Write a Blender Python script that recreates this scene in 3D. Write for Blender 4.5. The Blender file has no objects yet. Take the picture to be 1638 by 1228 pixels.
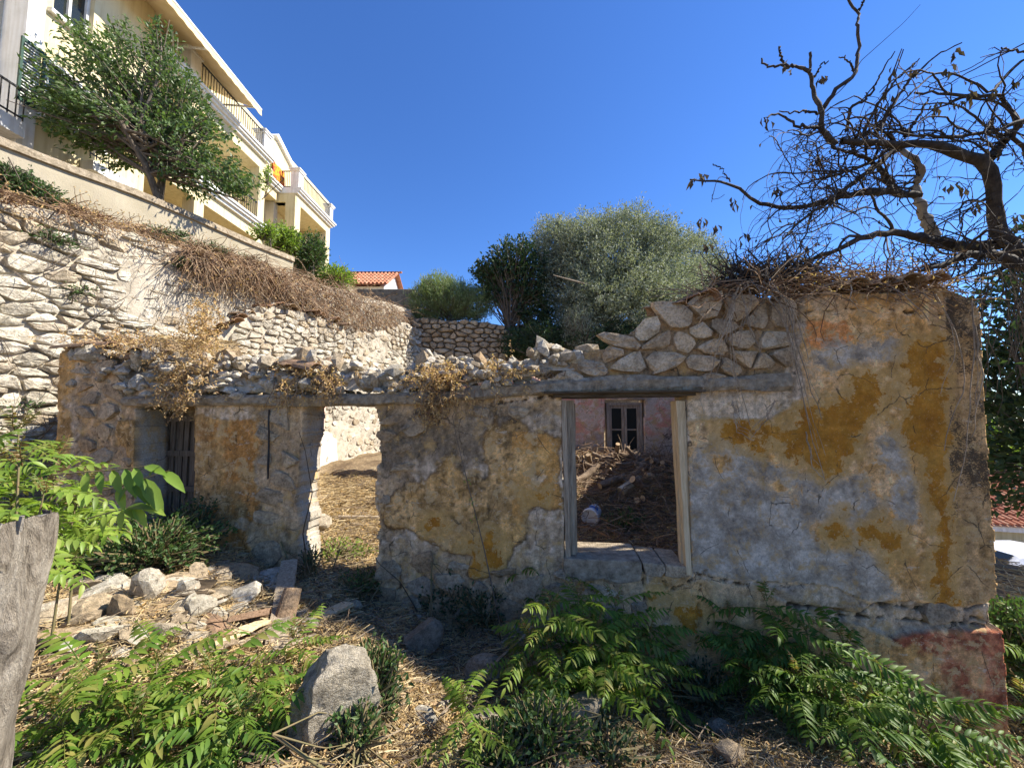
import bpy, math, random
import numpy as np
from mathutils import Vector, Matrix, Quaternion

# ---------------------------------------------------------------- camera, sky, sun, exposure
scene = bpy.context.scene
C = scene.collection
EYE = 2.0
F = 615.0
PITCH = math.radians(4.0)
cp, sp = math.cos(PITCH), math.sin(PITCH)
cam_d = bpy.data.cameras.new('camera')
cam = bpy.data.objects.new('camera', cam_d); C.objects.link(cam)
cam.location = (0, 0, EYE); cam.rotation_euler = (math.radians(90) + PITCH, 0, 0)
cam_d.sensor_width = 36; cam_d.lens = F / 1638 * 36
cam_d.clip_start = .05; cam_d.clip_end = 3000
scene.camera = cam

SUN_AZ = math.radians(7)      # measured from +x towards +y
SUN_EL = math.radians(44)
world = bpy.data.worlds.new('World'); scene.world = world; world.use_nodes = True
nt = world.node_tree; nt.nodes.clear()
sky = nt.nodes.new('ShaderNodeTexSky'); sky.sky_type = 'NISHITA'; sky.sun_disc = False
sky.sun_elevation = SUN_EL; sky.sun_rotation = math.radians(90) - SUN_AZ
sky.air_density = 1.0; sky.dust_density = 0.0; sky.ozone_density = 9.0; sky.altitude = 100
bg = nt.nodes.new('ShaderNodeBackground'); bg.inputs[1].default_value = 0.095
wo = nt.nodes.new('ShaderNodeOutputWorld')
hs = nt.nodes.new('ShaderNodeHueSaturation'); hs.inputs['Saturation'].default_value = 1.1; hs.inputs['Hue'].default_value = .508
nt.links.new(sky.outputs[0], hs.inputs['Color']); nt.links.new(hs.outputs[0], bg.inputs[0]); nt.links.new(bg.outputs[0], wo.inputs[0])
SUNV = Vector((math.cos(SUN_EL) * math.cos(SUN_AZ), math.cos(SUN_EL) * math.sin(SUN_AZ), math.sin(SUN_EL)))
sl = bpy.data.lights.new('sun', 'SUN'); sl.energy = 4.5; sl.angle = math.radians(.5); sl.color = (1, .94, .83)
so = bpy.data.objects.new('sun', sl); C.objects.link(so); so.rotation_euler = SUNV.to_track_quat('Z', 'Y').to_euler()
so.location = SUNV * 60
scene.view_settings.view_transform = 'Standard'; scene.view_settings.look = 'None'
scene.view_settings.gamma = 1; scene.view_settings.use_curve_mapping = False
scene.view_settings.exposure = 1.28
scene.cycles.max_bounces = 6; scene.cycles.transparent_max_bounces = 6

rng = np.random.default_rng(7)
random.seed(7)

# ---------------------------------------------------------------- geometry helpers
def ray(px, py):
    u = (px - 819) / F; v = (614 - py) / F
    return np.array((u, cp - v * sp, sp + v * cp))
def at(px, py, Y):
    r = ray(px, py); return r * (Y / r[1]) + np.array((0, 0, EYE))
def atX(px, py, X):
    r = ray(px, py); return r * (X / r[0]) + np.array((0, 0, EYE))
def project(P):
    P = np.asarray(P, float); d = P - np.array((0, 0, EYE))
    f = d[..., 1] * cp + d[..., 2] * sp; h = -d[..., 1] * sp + d[..., 2] * cp
    f = np.maximum(f, .05)
    return 819 + F * d[..., 0] / f, 614 - F * h / f

def _hash(ix, iy, iz, seed):
    n = (ix * 374761393 + iy * 668265263 + iz * 2147483647 % 1274126177 + seed * 144269) & 0xffffffff
    n = ((n ^ (n >> 13)) * 1274126177) & 0xffffffff
    n = ((n ^ (n >> 16)) * 2246822519) & 0xffffffff
    return ((n ^ (n >> 15)) & 0xffffff) / float(0xffffff)
def vnoise(x, y, z=0.0, seed=0):
    x, y, z = np.broadcast_arrays(np.asarray(x, float), np.asarray(y, float), np.asarray(z, float))
    fx, fy, fz = np.floor(x), np.floor(y), np.floor(z)
    ix, iy, iz = fx.astype(np.int64), fy.astype(np.int64), fz.astype(np.int64)
    a, b, c = x - fx, y - fy, z - fz
    a, b, c = a * a * (3 - 2 * a), b * b * (3 - 2 * b), c * c * (3 - 2 * c)
    r = 0
    for dx in (0, 1):
        for dy in (0, 1):
            for dz in (0, 1):
                w = (a if dx else 1 - a) * (b if dy else 1 - b) * (c if dz else 1 - c)
                r = r + w * _hash(ix + dx, iy + dy, iz + dz, seed)
    return r * 2 - 1
def fbm(x, y, z=0.0, seed=0, oct=4):
    r = 0; a = .5; f = 1
    for k in range(oct):
        r = r + a * vnoise(np.asarray(x) * f, np.asarray(y) * f, np.asarray(z) * f, seed + k * 17); a *= .5; f *= 2.03
    return r
def sstep(a, b, x):
    t = np.clip((x - a) / (b - a), 0, 1); return t * t * (3 - 2 * t)
def sdf(poly, x, y):
    """signed distance, negative inside"""
    poly = np.asarray(poly, float); n = len(poly)
    d = np.full(x.shape, 1e18); inside = np.zeros(x.shape, bool)
    for i in range(n):
        ax, ay = poly[i]; bx, by = poly[(i + 1) % n]
        ex, ey = bx - ax, by - ay; wx, wy = x - ax, y - ay
        t = np.clip((wx * ex + wy * ey) / (ex * ex + ey * ey + 1e-12), 0, 1)
        d = np.minimum(d, (wx - ex * t) ** 2 + (wy - ey * t) ** 2)
        c = ((ay > y) != (by > y))
        with np.errstate(divide='ignore', invalid='ignore'):
            xi = (bx - ax) * (y - ay) / (by - ay) + ax
        inside ^= c & (x < xi)
    return np.where(inside, -np.sqrt(d), np.sqrt(d))

def link(o, parent=None):
    C.objects.link(o)
    if parent is not None:
        o.parent = parent
        o.matrix_parent_inverse = Matrix.Translation(-parent.location) if parent.type == 'EMPTY' else Matrix()
    return o
def tag(o, label=None, cat=None, group=None, kind=None):
    if label: o['label'] = label
    if cat: o['category'] = cat
    if group: o['group'] = group
    if kind: o['kind'] = kind
    return o
def empty(name, loc, label, cat, group=None):
    o = bpy.data.objects.new(name, None); o.empty_display_size = .2
    C.objects.link(o); o.location = loc
    bpy_keep.append(o)
    return tag(o, label, cat, group)
bpy_keep = []
def fmesh(name, V, Fc, mat=None, smooth=False):
    """mesh from arrays, all faces with the same corner count (or a list of such arrays)"""
    V = np.ascontiguousarray(V, dtype=np.float32)
    if not isinstance(Fc, list): Fc = [Fc]
    Fc = [np.asarray(f, dtype=np.int32) for f in Fc if len(f)]
    me = bpy.data.meshes.new(name)
    me.vertices.add(len(V)); me.vertices.foreach_set('co', V.ravel())
    nl = sum(f.size for f in Fc); npoly = sum(len(f) for f in Fc)
    me.loops.add(nl); me.loops.foreach_set('vertex_index', np.concatenate([f.ravel() for f in Fc]))
    me.polygons.add(npoly)
    starts = []; k = 0
    for f in Fc:
        starts.append(k + np.arange(len(f)) * f.shape[1]); k += f.size
    me.polygons.foreach_set('loop_start', np.concatenate(starts).astype(np.int32))
    me.update(calc_edges=True)
    me.polygons.foreach_set('use_smooth', np.full(npoly, smooth))
    if mat is not None: me.materials.append(mat)
    me.validate()
    return me
def mobj(name, V, Fc, mat, parent=None, smooth=False, label=None, kind=None):
    """vertices are in world space"""
    me = fmesh(name, V, Fc, mat, smooth)
    o = bpy.data.objects.new(name, me)
    link(o, parent)
    return tag(o, label, None, None, kind)
class G:
    """collects polygons of any size into one mesh"""
    def __init__(s): s.v = []; s.f = []
    def add(s, V, Fs):
        b = len(s.v); s.v.extend([tuple(map(float, p)) for p in V]); s.f.extend([tuple(b + i for i in f) for f in Fs])
    def box(s, x0, x1, y0, y1, z0, z1):
        s.add([(x, y, z) for x in (x0, x1) for y in (y0, y1) for z in (z0, z1)],
              [(0, 1, 3, 2), (4, 6, 7, 5), (0, 4, 5, 1), (2, 3, 7, 6), (0, 2, 6, 4), (1, 5, 7, 3)])
    def bar(s, a, b, wx, wy, segs=1, jit=0.0):
        """beam from a to b whose section is spanned by the vectors wx and wy"""
        a, b, wx, wy = [np.asarray(q, float) for q in (a, b, wx, wy)]
        V = []
        for i in range(segs + 1):
            c = a + (b - a) * i / segs
            for sx, sy in ((-1, -1), (1, -1), (1, 1), (-1, 1)):
                V.append(c + wx * sx / 2 + wy * sy / 2 + np.array([random.uniform(-jit, jit) for _ in range(3)]))
        Fs = [(0, 3, 2, 1), tuple(4 * segs + k for k in range(4))]
        for i in range(segs):
            for k in range(4):
                Fs.append((4 * i + k, 4 * i + (k + 1) % 4, 4 * i + 4 + (k + 1) % 4, 4 * i + 4 + k))
        s.add(V, Fs)
    def prism(s, poly, d):
        """closed prism over a planar polygon of 3-D points, pushed by the vector d"""
        n = len(poly); poly = [np.asarray(p, float) for p in poly]; d = np.asarray(d, float)
        s.add(poly + [p + d for p in poly], [tuple(range(n)), tuple(range(2 * n - 1, n - 1, -1))] +
              [(i, n + i, n + (i + 1) % n, (i + 1) % n) for i in range(n)])
    def build(s, name, mat, parent=None, smooth=False, label=None, kind=None, bevel=0):
        me = bpy.data.meshes.new(name); me.from_pydata(s.v, [], s.f); me.update()
        if mat: me.materials.append(mat)
        if smooth: me.polygons.foreach_set('use_smooth', [True] * len(me.polygons))
        o = bpy.data.objects.new(name, me)
        if bevel:
            m = o.modifiers.new('edge', 'BEVEL'); m.width = bevel; m.segments = 2; m.limit_method = 'ANGLE'
        link(o, parent)
        return tag(o, label, None, None, kind)

def tubes(P, R, sides=4):
    """P (N,K,3) polylines, R (N,K) radii -> one vertex and one face array"""
    P = np.asarray(P, float); R = np.asarray(R, float)
    N, K, _ = P.shape
    T = np.gradient(P, axis=1); T /= np.linalg.norm(T, axis=2, keepdims=True) + 1e-9
    ref = np.zeros_like(T); ref[..., 2] = 1
    bad = np.abs(T[..., 2]).mean(axis=1) > .8
    ref[bad] = (0, 1, 0)
    A = np.cross(T, ref); A /= np.linalg.norm(A, axis=2, keepdims=True) + 1e-9
    B = np.cross(T, A)
    V = np.empty((N, K, sides, 3))
    for k in range(sides):
        an = 2 * math.pi * k / sides
        V[:, :, k] = P + (A * math.cos(an) + B * math.sin(an)) * R[..., None]
    idx = np.arange(N * K * sides).reshape(N, K, sides)
    a = idx[:, :-1, :]; b = idx[:, 1:, :]
    Fq = np.stack([a, np.roll(a, -1, 2), np.roll(b, -1, 2), b], -1).reshape(-1, 4)
    return V.reshape(-1, 3), Fq
def merge(parts):
    Vs = []; Fs = {}; b = 0
    for V, Fa in parts:
        for f in (Fa if isinstance(Fa, list) else [Fa]):
            f = np.asarray(f)
            if len(f): Fs.setdefault(f.shape[1], []).append(f + b)
        Vs.append(np.asarray(V)); b += len(V)
    return np.concatenate(Vs), [np.concatenate(x) for x in Fs.values()]
def leaves(Pt, L, W, up=None, spread=1.0, fold=.25, droop=0.0, r=rng):
    """leaf blades (two folded halves, four triangles) at points Pt with lengths L and widths W"""
    n = len(Pt); L = np.broadcast_to(L, n); W = np.broadcast_to(W, n)
    d = r.normal(size=(n, 3))
    if up is not None: d = d * spread + up
    d[:, 2] -= droop
    d /= np.linalg.norm(d, axis=1, keepdims=True) + 1e-9
    q = r.normal(size=(n, 3)); q[:, 2] *= .4
    sd = np.cross(d, q); sd /= np.linalg.norm(sd, axis=1, keepdims=True) + 1e-9
    nn = np.cross(sd, d); nn *= np.sign(nn[:, 2:3] + 1e-6)
    l = L[:, None]; w = W[:, None]
    a = Pt; m = Pt + d * l * .5; t = Pt + d * l - nn * l * .12
    e1 = m + sd * w * .5 + nn * w * fold; e2 = m - sd * w * .5 + nn * w * fold
    V = np.stack([a, e1, t, e2, m], 1).reshape(-1, 3)
    b = np.arange(n)[:, None] * 5
    return V, np.concatenate([b + np.array(x) for x in ((0, 4, 1), (1, 4, 2), (0, 3, 4), (3, 2, 4))])

# ---------------------------------------------------------------- materials
class M:
    def __init__(s, name, rough=.9, spec=.2):
        s.m = bpy.data.materials.new(name); s.m.use_nodes = True
        s.t = s.m.node_tree; s.n = s.t.nodes; s.p = s.n['Principled BSDF']; s.out = s.n['Material Output']
        s.p.inputs['Roughness'].default_value = rough
        s.p.inputs['Specular IOR Level'].default_value = spec
        s.tc = s.n.new('ShaderNodeTexCoord').outputs['Object']
    def L(s, a, b): s.t.links.new(a, b)
    def noise(s, scale, detail=4, rough=.6, vec=None, dist=0, sc=None):
        n = s.n.new('ShaderNodeTexNoise'); n.inputs['Scale'].default_value = scale
        n.inputs['Detail'].default_value = detail; n.inputs['Roughness'].default_value = rough
        n.inputs['Distortion'].default_value = dist
        v = vec or s.tc
        if sc:
            mp = s.n.new('ShaderNodeMapping'); mp.inputs['Scale'].default_value = sc; s.L(v, mp.inputs[0]); v = mp.outputs[0]
        s.L(v, n.inputs['Vector']); return n.outputs['Fac']
    def vor(s, scale, feature='F1'):
        n = s.n.new('ShaderNodeTexVoronoi'); n.feature = feature; n.inputs['Scale'].default_value = scale
        s.L(s.tc, n.inputs['Vector']); return n.outputs['Distance']
    def ramp(s, fac, stops):
        r = s.n.new('ShaderNodeValToRGB'); e = r.color_ramp.elements
        while len(e) < len(stops): e.new(.5)
        for x, (p, c) in zip(e, stops): x.position = p; x.color = (*c, 1) if len(c) == 3 else c
        s.L(fac, r.inputs[0]); return r.outputs[0]
    def mix(s, fac, a, b, mode='MIX'):
        n = s.n.new('ShaderNodeMix'); n.data_type = 'RGBA'; n.blend_type = mode
        for k, v in ((0, fac), (6, a), (7, b)):
            if hasattr(v, 'is_linked'): s.L(v, n.inputs[k])
            elif k == 0: n.inputs[0].default_value = v
            else: n.inputs[k].default_value = (*v, 1)
        return n.outputs[2]
    def math(s, op, a, b=None):
        n = s.n.new('ShaderNodeMath'); n.operation = op
        for k, v in ((0, a), (1, b)):
            if v is None: continue
            if hasattr(v, 'is_linked'): s.L(v, n.inputs[k])
            else: n.inputs[k].default_value = v
        return n.outputs[0]
    def rnd(s):
        g = s.n.new('ShaderNodeNewGeometry').outputs['Random Per Island']
        o = s.n.new('ShaderNodeObjectInfo').outputs['Random']
        return s.math('FRACT', s.math('ADD', g, o))
    def attr(s, name):
        n = s.n.new('ShaderNodeAttribute'); n.attribute_name = name; return n.outputs['Color']
    def bump(s, h, strength=.5, dist=.02):
        b = s.n.new('ShaderNodeBump'); b.inputs['Strength'].default_value = strength; b.inputs['Distance'].default_value = dist
        s.L(h, b.inputs['Height']); s.L(b.outputs[0], s.p.inputs['Normal']); return b
    def col(s, c):
        if hasattr(c, 'is_linked'): s.L(c, s.p.inputs['Base Color'])
        else: s.p.inputs['Base Color'].default_value = (*c, 1)
        return s
    def leafy(s, c, amt=.35):
        tr = s.n.new('ShaderNodeBsdfTranslucent'); mx = s.n.new('ShaderNodeMixShader'); mx.inputs[0].default_value = amt
        s.L(c, tr.inputs[0]); s.L(s.p.outputs[0], mx.inputs[1]); s.L(tr.outputs[0], mx.inputs[2]); s.L(mx.outputs[0], s.out.inputs[0])

def stone_mat(name, cols, dirt=(.16, .13, .09), bump=.7):
    m = M(name)
    base = m.ramp(m.rnd(), [(i / (len(cols) - 1), c) for i, c in enumerate(cols)])
    n1 = m.noise(9, 6, .65); n2 = m.noise(45, 5, .7)
    n3 = m.noise(3.2, 5, .7, dist=.4)
    base = m.mix(1, base, m.ramp(n3, [(.3, (.62, .60, .56)), (.5, (.95, .93, .90)), (.7, (1.15, 1.15, 1.12))]), 'MULTIPLY')
    c = m.mix(m.ramp(n1, [(.46, (0, 0, 0)), (.72, (.8, .8, .8))]), base, dirt)
    c = m.mix(m.ramp(n2, [(.38, (.9, .9, .9)), (.55, (0, 0, 0))]), c, m.mix(1, c, (.60, .57, .53), 'MULTIPLY'))
    m.col(c); m.bump(m.math('ADD', m.math('MULTIPLY', n1, 1.3), n2), bump, .03)
    return m.m
def noisy_mat(name, cols, scale=6, rough=.9, bump=.4, bscale=30, bdist=.01, sc=None, spec=.2):
    m = M(name, rough, spec)
    n = m.noise(scale, 9, .72, sc=sc)
    m.col(m.ramp(n, [(.3 + .4 * i / (len(cols) - 1), c) for i, c in enumerate(cols)]))
    if bump: m.bump(m.noise(bscale, 5, .7, sc=sc), bump, bdist)
    return m.m
def leaf_mat(name, cols, amt=.35, rough=.5, spec=.35):
    m = M(name, rough, spec)
    c = m.ramp(m.rnd(), [(i / (len(cols) - 1), c) for i, c in enumerate(cols)])
    m.col(c); m.leafy(m.mix(1, c, (1.5, 1.6, .8), 'MULTIPLY'), amt); return m.m
def flat_mat(name, c, rough=.6, spec=.3, metal=0):
    m = M(name, rough, spec); n = m.noise(14, 4)
    m.col(m.mix(1, c, m.ramp(n, [(.3, (.86, .86, .86)), (.7, (1, 1, 1))]), 'MULTIPLY')); m.p.inputs['Metallic'].default_value = metal
    return m.m
MT = {}
MT['limestone'] = stone_mat('limestone', [(.70, .64, .53), (.58, .53, .43), (.76, .71, .61), (.54, .44, .31), (.68, .62, .51)])
MT['tan_stone'] = stone_mat('tan_stone', [(.70, .54, .36), (.56, .44, .30), (.76, .62, .44), (.54, .40, .25), (.80, .68, .50)], (.20, .15, .10))
MT['grey_stone'] = stone_mat('grey_stone', [(.54, .42, .28), (.46, .37, .26), (.60, .48, .33), (.48, .34, .20), (.64, .53, .38)], (.10, .09, .075))
MT['dark_stone'] = stone_mat('dark_stone', [(.34, .29, .21), (.28, .25, .20), (.40, .36, .28), (.30, .23, .15)], (.10, .08, .06))
MT['mortar'] = noisy_mat('mortar', [(.28, .23, .165), (.47, .41, .32), (.56, .50, .40)], 7, bump=.8, bscale=40, bdist=.02)
MT['earth_joint'] = noisy_mat('earth_joint', [(.07, .05, .035), (.16, .12, .08), (.26, .2, .13)], 8, bump=.8)
MT['concrete'] = noisy_mat('concrete', [(.13, .10, .065), (.36, .29, .20), (.58, .48, .35)], 11, bump=1, bscale=45, bdist=.03)
MT['concrete_dark'] = noisy_mat('concrete_dark', [(.07, .065, .055), (.17, .155, .13), (.27, .25, .21)], 5, bump=.9, bscale=50)
MT['old_wood'] = noisy_mat('old_wood', [(.12, .085, .055), (.34, .27, .19), (.52, .44, .33)], 5, sc=(9, 9, .7), bump=.8, bscale=12)
MT['pale_wood'] = noisy_mat('pale_wood', [(.36, .24, .12), (.64, .49, .29), (.78, .64, .42)], 5, sc=(9, 9, .6), bump=.6, bscale=12)
MT['door_wood'] = noisy_mat('door_wood', [(.06, .045, .03), (.15, .11, .075), (.24, .19, .14)], 5, sc=(9, 9, .7), bump=.7, bscale=12)
MT['dark_wood'] = noisy_mat('dark_wood', [(.03, .022, .015), (.09, .065, .04), (.16, .12, .08)], 5, sc=(.7, 9, 9), bump=.7, bscale=12)
MT['glass_dark'] = flat_mat('window_glass', (.02, .025, .022), .12, .5)
MT['iron'] = flat_mat('black_iron', (.015, .015, .018), .5, .4)
MT['cream_wall'] = noisy_mat('cream_wall', [(.62, .53, .32), (.67, .58, .36), (.70, .61, .39)], 3, bump=.15, bscale=120, bdist=.004)
MT['beige_wall'] = noisy_mat('beige_wall', [(.50, .45, .34), (.56, .50, .39), (.6, .54, .42)], 3, bump=.15, bscale=120, bdist=.004)
MT['white_trim'] = noisy_mat('white_trim', [(.68, .67, .63), (.76, .75, .72), (.8, .79, .77)], 3, bump=.1)
MT['awning'] = noisy_mat('awning_cloth', [(.58, .45, .25), (.66, .52, .31), (.7, .57, .36)], 2, bump=.1)
MT['green_shutter'] = flat_mat('green_shutter', (.03, .075, .055), .5)
MT['tile'] = stone_mat('terracotta_tile', [(.52, .21, .12), (.60, .28, .17), (.46, .19, .12), (.62, .36, .24)], (.30, .16, .10), .3)
MT['old_tile'] = stone_mat('weathered_tile', [(.32, .21, .13), (.40, .29, .19), (.26, .18, .12), (.44, .27, .17)], (.10, .08, .06), .5)
# ---------------------------------------------------------------- layout of the place
class Plane:
    """a vertical wall plane: s runs along it, n points to its face"""
    def __init__(s, a, b):
        s.a = np.array((a[0], a[1], 0.)); d = np.array((b[0] - a[0], b[1] - a[1], 0.)); s.len = np.linalg.norm(d)
        s.t = d / s.len; s.n = np.array((s.t[1], -s.t[0], 0.))
    def P(s, S, Z, D=0.0):
        S, Z, D = np.broadcast_arrays(np.asarray(S, float), np.asarray(Z, float), np.asarray(D, float))
        return s.a + S[..., None] * s.t + D[..., None] * s.n + Z[..., None] * np.array((0, 0, 1.))
    def hit(s, px, py, off=0.0):
        """(s, z) where the sight line of a photo pixel meets the plane"""
        r = ray(px, py); o = np.array((0, 0, EYE)); k = np.dot(s.a + s.n * off - o, s.n) / np.dot(r, s.n)
        p = o + r * k; return np.dot(p - s.a, s.t), p[2]
    def side(s, x, y): return (x - s.a[0]) * s.n[0] + (y - s.a[1]) * s.n[1]
    def along(s, x, y): return (x - s.a[0]) * s.t[0] + (y - s.a[1]) * s.t[1]

FAC = Plane((-5.66, 4.81), (4.69, 3.69))          # street front of the ruin, faces the camera
RET = Plane((-8.45, 1.45), (-3.9, 14.0))          # big dry stone retaining wall on the left, faces right
GAB = Plane((-6.25, 6.2), (-3.45, 13.9))          # side wall of the ruin in front of it
BAK = Plane((-4.2, 14.0), (3.6, 14.6))            # stone wall closing the yard
PLA = Plane((-10.2, 1.2), (-5.0, 15.4))           # rendered terrace wall with a coping
REAR = Plane((-2.1, 9.1), (4.9, 8.6))             # pink rear room wall
def retz(S): return 4.55 + .09 * S + .12 * vnoise(S * .9, 3.3)   # top of the retaining wall

ctrl_out = np.array([(-5.6, 4.6, .60), (-3.6, 4.4, .42), (-2.2, 4.3, .12), (-1.2, 4.15, -.1), (-.5, 4.0, -.35), (1.5, 3.9, -.75), (4.7, 3.5, -1.15),
    (-4, 3, .45), (-2.9, 3.2, .42), (-2.5, 2.4, .3), (-1.6, 3.1, .16), (-1.2, 2, .1), (0, 2.4, -.2), (.2, 3.2, -.42), (1.5, 2.3, -.5), (3.5, 2.2, -.85), (0, 0, .3), (-2, 0, .5), (2, 0, -.1), (5, 0, -.8),
    (-6, 1, .9), (-9, 0, 1.6), (-6.8, 5.5, 1.35), (-7.2, 3.5, 1.3), (5.6, 4.5, -1.05), (7.2, 5.6, -.75), (8.5, 7.5, -.9), (6.6, 3.4, -1.3), (12, 9, -2.9), (10, 4, -2.2), (15, 14, -3.6), (-6.6, 9, 1.2),
    (0, -6, .2), (8, -6, -2), (-8, -6, 1.8), (6, 10, -.2), (9.5, 12, -1.2)])
ctrl_in = np.array([(-5, 5.6, .4), (-3.2, 6.5, .25), (-5, 9, .5), (-4.2, 11, .7), (-2.3, 5.2, .14), (0, 5.3, .05), (1.0, 4.9, .0), (1.5, 5.6, .2), (1.2, 7, .62), (1.2, 8.6, 1.0),
    (4, 5.6, .3), (4, 8, .9), (-3, 13, .9), (0, 12, 1.2), (4, 12, 1.2), (-2, 8, .4), (2.5, 7.5, .95)])
def idw(c, x, y, p=3.0):
    d = ((x[..., None] - c[:, 0]) ** 2 + (y[..., None] - c[:, 1]) ** 2) + .05
    w = d ** (-p / 2 - .3); return (w * c[:, 2]).sum(-1) / w.sum(-1)
def ground(x, y):
    x, y = np.broadcast_arrays(np.asarray(x, float), np.asarray(y, float))
    out = idw(ctrl_out, x, y)
    far = sstep(11, 22, x); out = out * (1 - far) + (-3.8 - .03 * np.minimum(np.maximum(x - 20, 0), 60)) * far
    behind = sstep(-.12, -.38, FAC.side(x, y)) * sstep(-.05, .3, FAC.along(x, y)) * sstep(10.4, 10.0, FAC.along(x, y))
    h = out * (1 - behind) + idw(ctrl_in, x, y) * behind
    rough = .07 * fbm(x * 1.3, y * 1.3, 0, 5) + .035 * fbm(x * 5, y * 5, 0, 9)
    h = h + rough * 1.6
    # terrace behind the retaining walls
    dr = -RET.side(x, y); sr = RET.along(x, y)
    bank = retz(sr) - .12 + .42 * np.clip(dr, 0, 2) + rough
    up = sstep(.12, .5, dr) * sstep(-6, -3, sr)
    h = h * (1 - up) + np.minimum(bank, 6.2 + .02 * sr) * up
    db = -BAK.side(x, y)
    north = sstep(.12, .6, db) * sstep(12, 8.3, x) * sstep(60, 40, y)
    hn = 5.35 + .04 * np.clip(db, 0, 30) + rough - 1.4 * sstep(2, 7, x)
    h = np.where((north > 0) & (dr < .5), h * (1 - north) + hn * north, h)
    return h
def grid_axis(parts):
    a = []
    for lo, hi, st in parts: a.append(np.arange(lo, hi, st))
    return np.unique(np.concatenate(a).round(4))
gx = grid_axis([(-400, -60, 40), (-60, -12, 4), (-12, -7, .25), (-7, 5.6, .055), (5.6, 12, .2), (12, 40, 2), (40, 401, 40)])
gy = grid_axis([(-300, -20, 40), (-20, 0, 2), (0, 1, .2), (1, 5.2, .055), (5.2, 9, .09), (9, 18, .2), (18, 60, 3), (60, 501, 40)])
X, Y = np.meshgrid(gx, gy, indexing='ij'); Z = ground(X, Y)
nx, ny = X.shape; idx = np.arange(nx * ny).reshape(nx, ny)
m = M('dry_earth'); n1 = m.noise(2.2, 6, .65); n2 = m.noise(24, 6, .75)
c = m.ramp(n1, [(.3, (.15, .10, .06)), (.5, (.32, .23, .13)), (.7, (.46, .36, .22))])
m.col(m.mix(m.ramp(n2, [(.4, (0, 0, 0)), (.65, (.8, .8, .8))]), c, (.075, .055, .035))); m.bump(n2, 1, .04)
mobj('ground', np.stack([X, Y, Z], -1).reshape(-1, 3), np.stack([idx[:-1, :-1], idx[1:, :-1], idx[1:, 1:], idx[:-1, 1:]], -1).reshape(-1, 4), m.m, smooth=True, kind='structure')

# ---------------------------------------------------------------- stone walls
def cells(s0, s1, z0, z1, cw, ch, r, jit=.33, drop=.18, extra=None):
    """irregular coursed rubble: Voronoi cells of a jittered, thinned brick grid, in (s, z)"""
    seeds = []
    z = z0
    row = 0
    while z < z1:
        hh = ch * r.uniform(.75, 1.3); s = s0 - cw * r.uniform(0, 1)
        while s < s1 + cw:
            w = cw * r.uniform(.6, 1.5)
            seeds.append((s + w / 2 + r.normal() * cw * .06, z + hh / 2 + r.uniform(-jit, jit) * hh)); s += w
        z += hh; row += 1
    seeds = np.array(seeds); seeds = seeds[r.random(len(seeds)) > drop]
    if extra is not None: seeds = extra(seeds)
    q = seeds / (cw, ch)
    out = []
    for i in range(len(q)):
        d = ((q - q[i]) ** 2).sum(1); near = np.argsort(d)[1:15]
        poly = [np.array(p) for p in ((-1.3, -1.3), (1.3, -1.3), (1.3, 1.3), (-1.3, 1.3))]
        for j in near:
            v = q[j] - q[i]; h = (v @ v) / 2
            new = []
            for k in range(len(poly)):
                a, b = poly[k], poly[(k + 1) % len(poly)]; da, db = a @ v - h, b @ v - h
                if da <= 0: new.append(a)
                if da * db < 0: new.append(a + (b - a) * da / (da - db))
            poly = new
            if len(poly) < 3: break
        if len(poly) >= 3: out.append((seeds[i], (np.array(poly) + q[i]) * (cw, ch)))
    return out
def stone_from(pl, c, poly, gap, front, back, r, depth=0.0):
    """one wall stone: rounded irregular cell with a faceted, bulging face (about 45 triangles)"""
    c = poly.mean(0); n = len(poly)
    pts = []
    for k in range(n):
        a, b, d = poly[k - 1], poly[k], poly[(k + 1) % n]
        la, ld = np.linalg.norm(b - a), np.linalg.norm(d - b)
        if min(la, ld) < .02: pts.append(b); continue
        f = r.uniform(.22, .38)
        pts += [b + (a - b) * f, b + (d - b) * f]
    pts = np.array(pts)
    if len(pts) > 14: pts = pts[np.linspace(0, len(pts) - 1, 14).astype(int)]
    v = pts - c; L = np.linalg.norm(v, axis=1, keepdims=True) + 1e-6
    pts = c + v * np.clip((L - gap) / L, .3, 1) * r.uniform(.90, 1.04, (len(pts), 1))
    k = len(pts); tilt = r.uniform(-.22, .22, 2)
    def dd(p, base, nz): return base + (p - c) @ tilt + r.uniform(-nz, nz, len(p))
    p2 = c + (pts - c) * r.uniform(.88, .99, (k, 1)); p3 = c + (pts - c) * r.uniform(.45, .80, (k, 1))
    V = np.concatenate([pl.P(pts[:, 0], pts[:, 1], -back + depth), pl.P(p2[:, 0], p2[:, 1], dd(p2, front * .72, front * .3) + depth),
                        pl.P(p3[:, 0], p3[:, 1], dd(p3, front, front * .22) + depth), pl.P(c[:1], c[1:], front * 1.03 + depth).reshape(1, 3)])
    i = np.arange(k); j = (i + 1) % k
    return V, [np.stack([i, j, j + k, i + k], 1), np.stack([i + k, j + k, j + 2 * k, i + 2 * k], 1), np.stack([i + 2 * k, j + 2 * k, np.full(k, 3 * k)], 1)]
def visible(P, margin=30):
    px, py = project(P); return (px > -margin) & (px < 1638 + margin) & (py > -margin) & (py < 1228 + margin)
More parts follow.
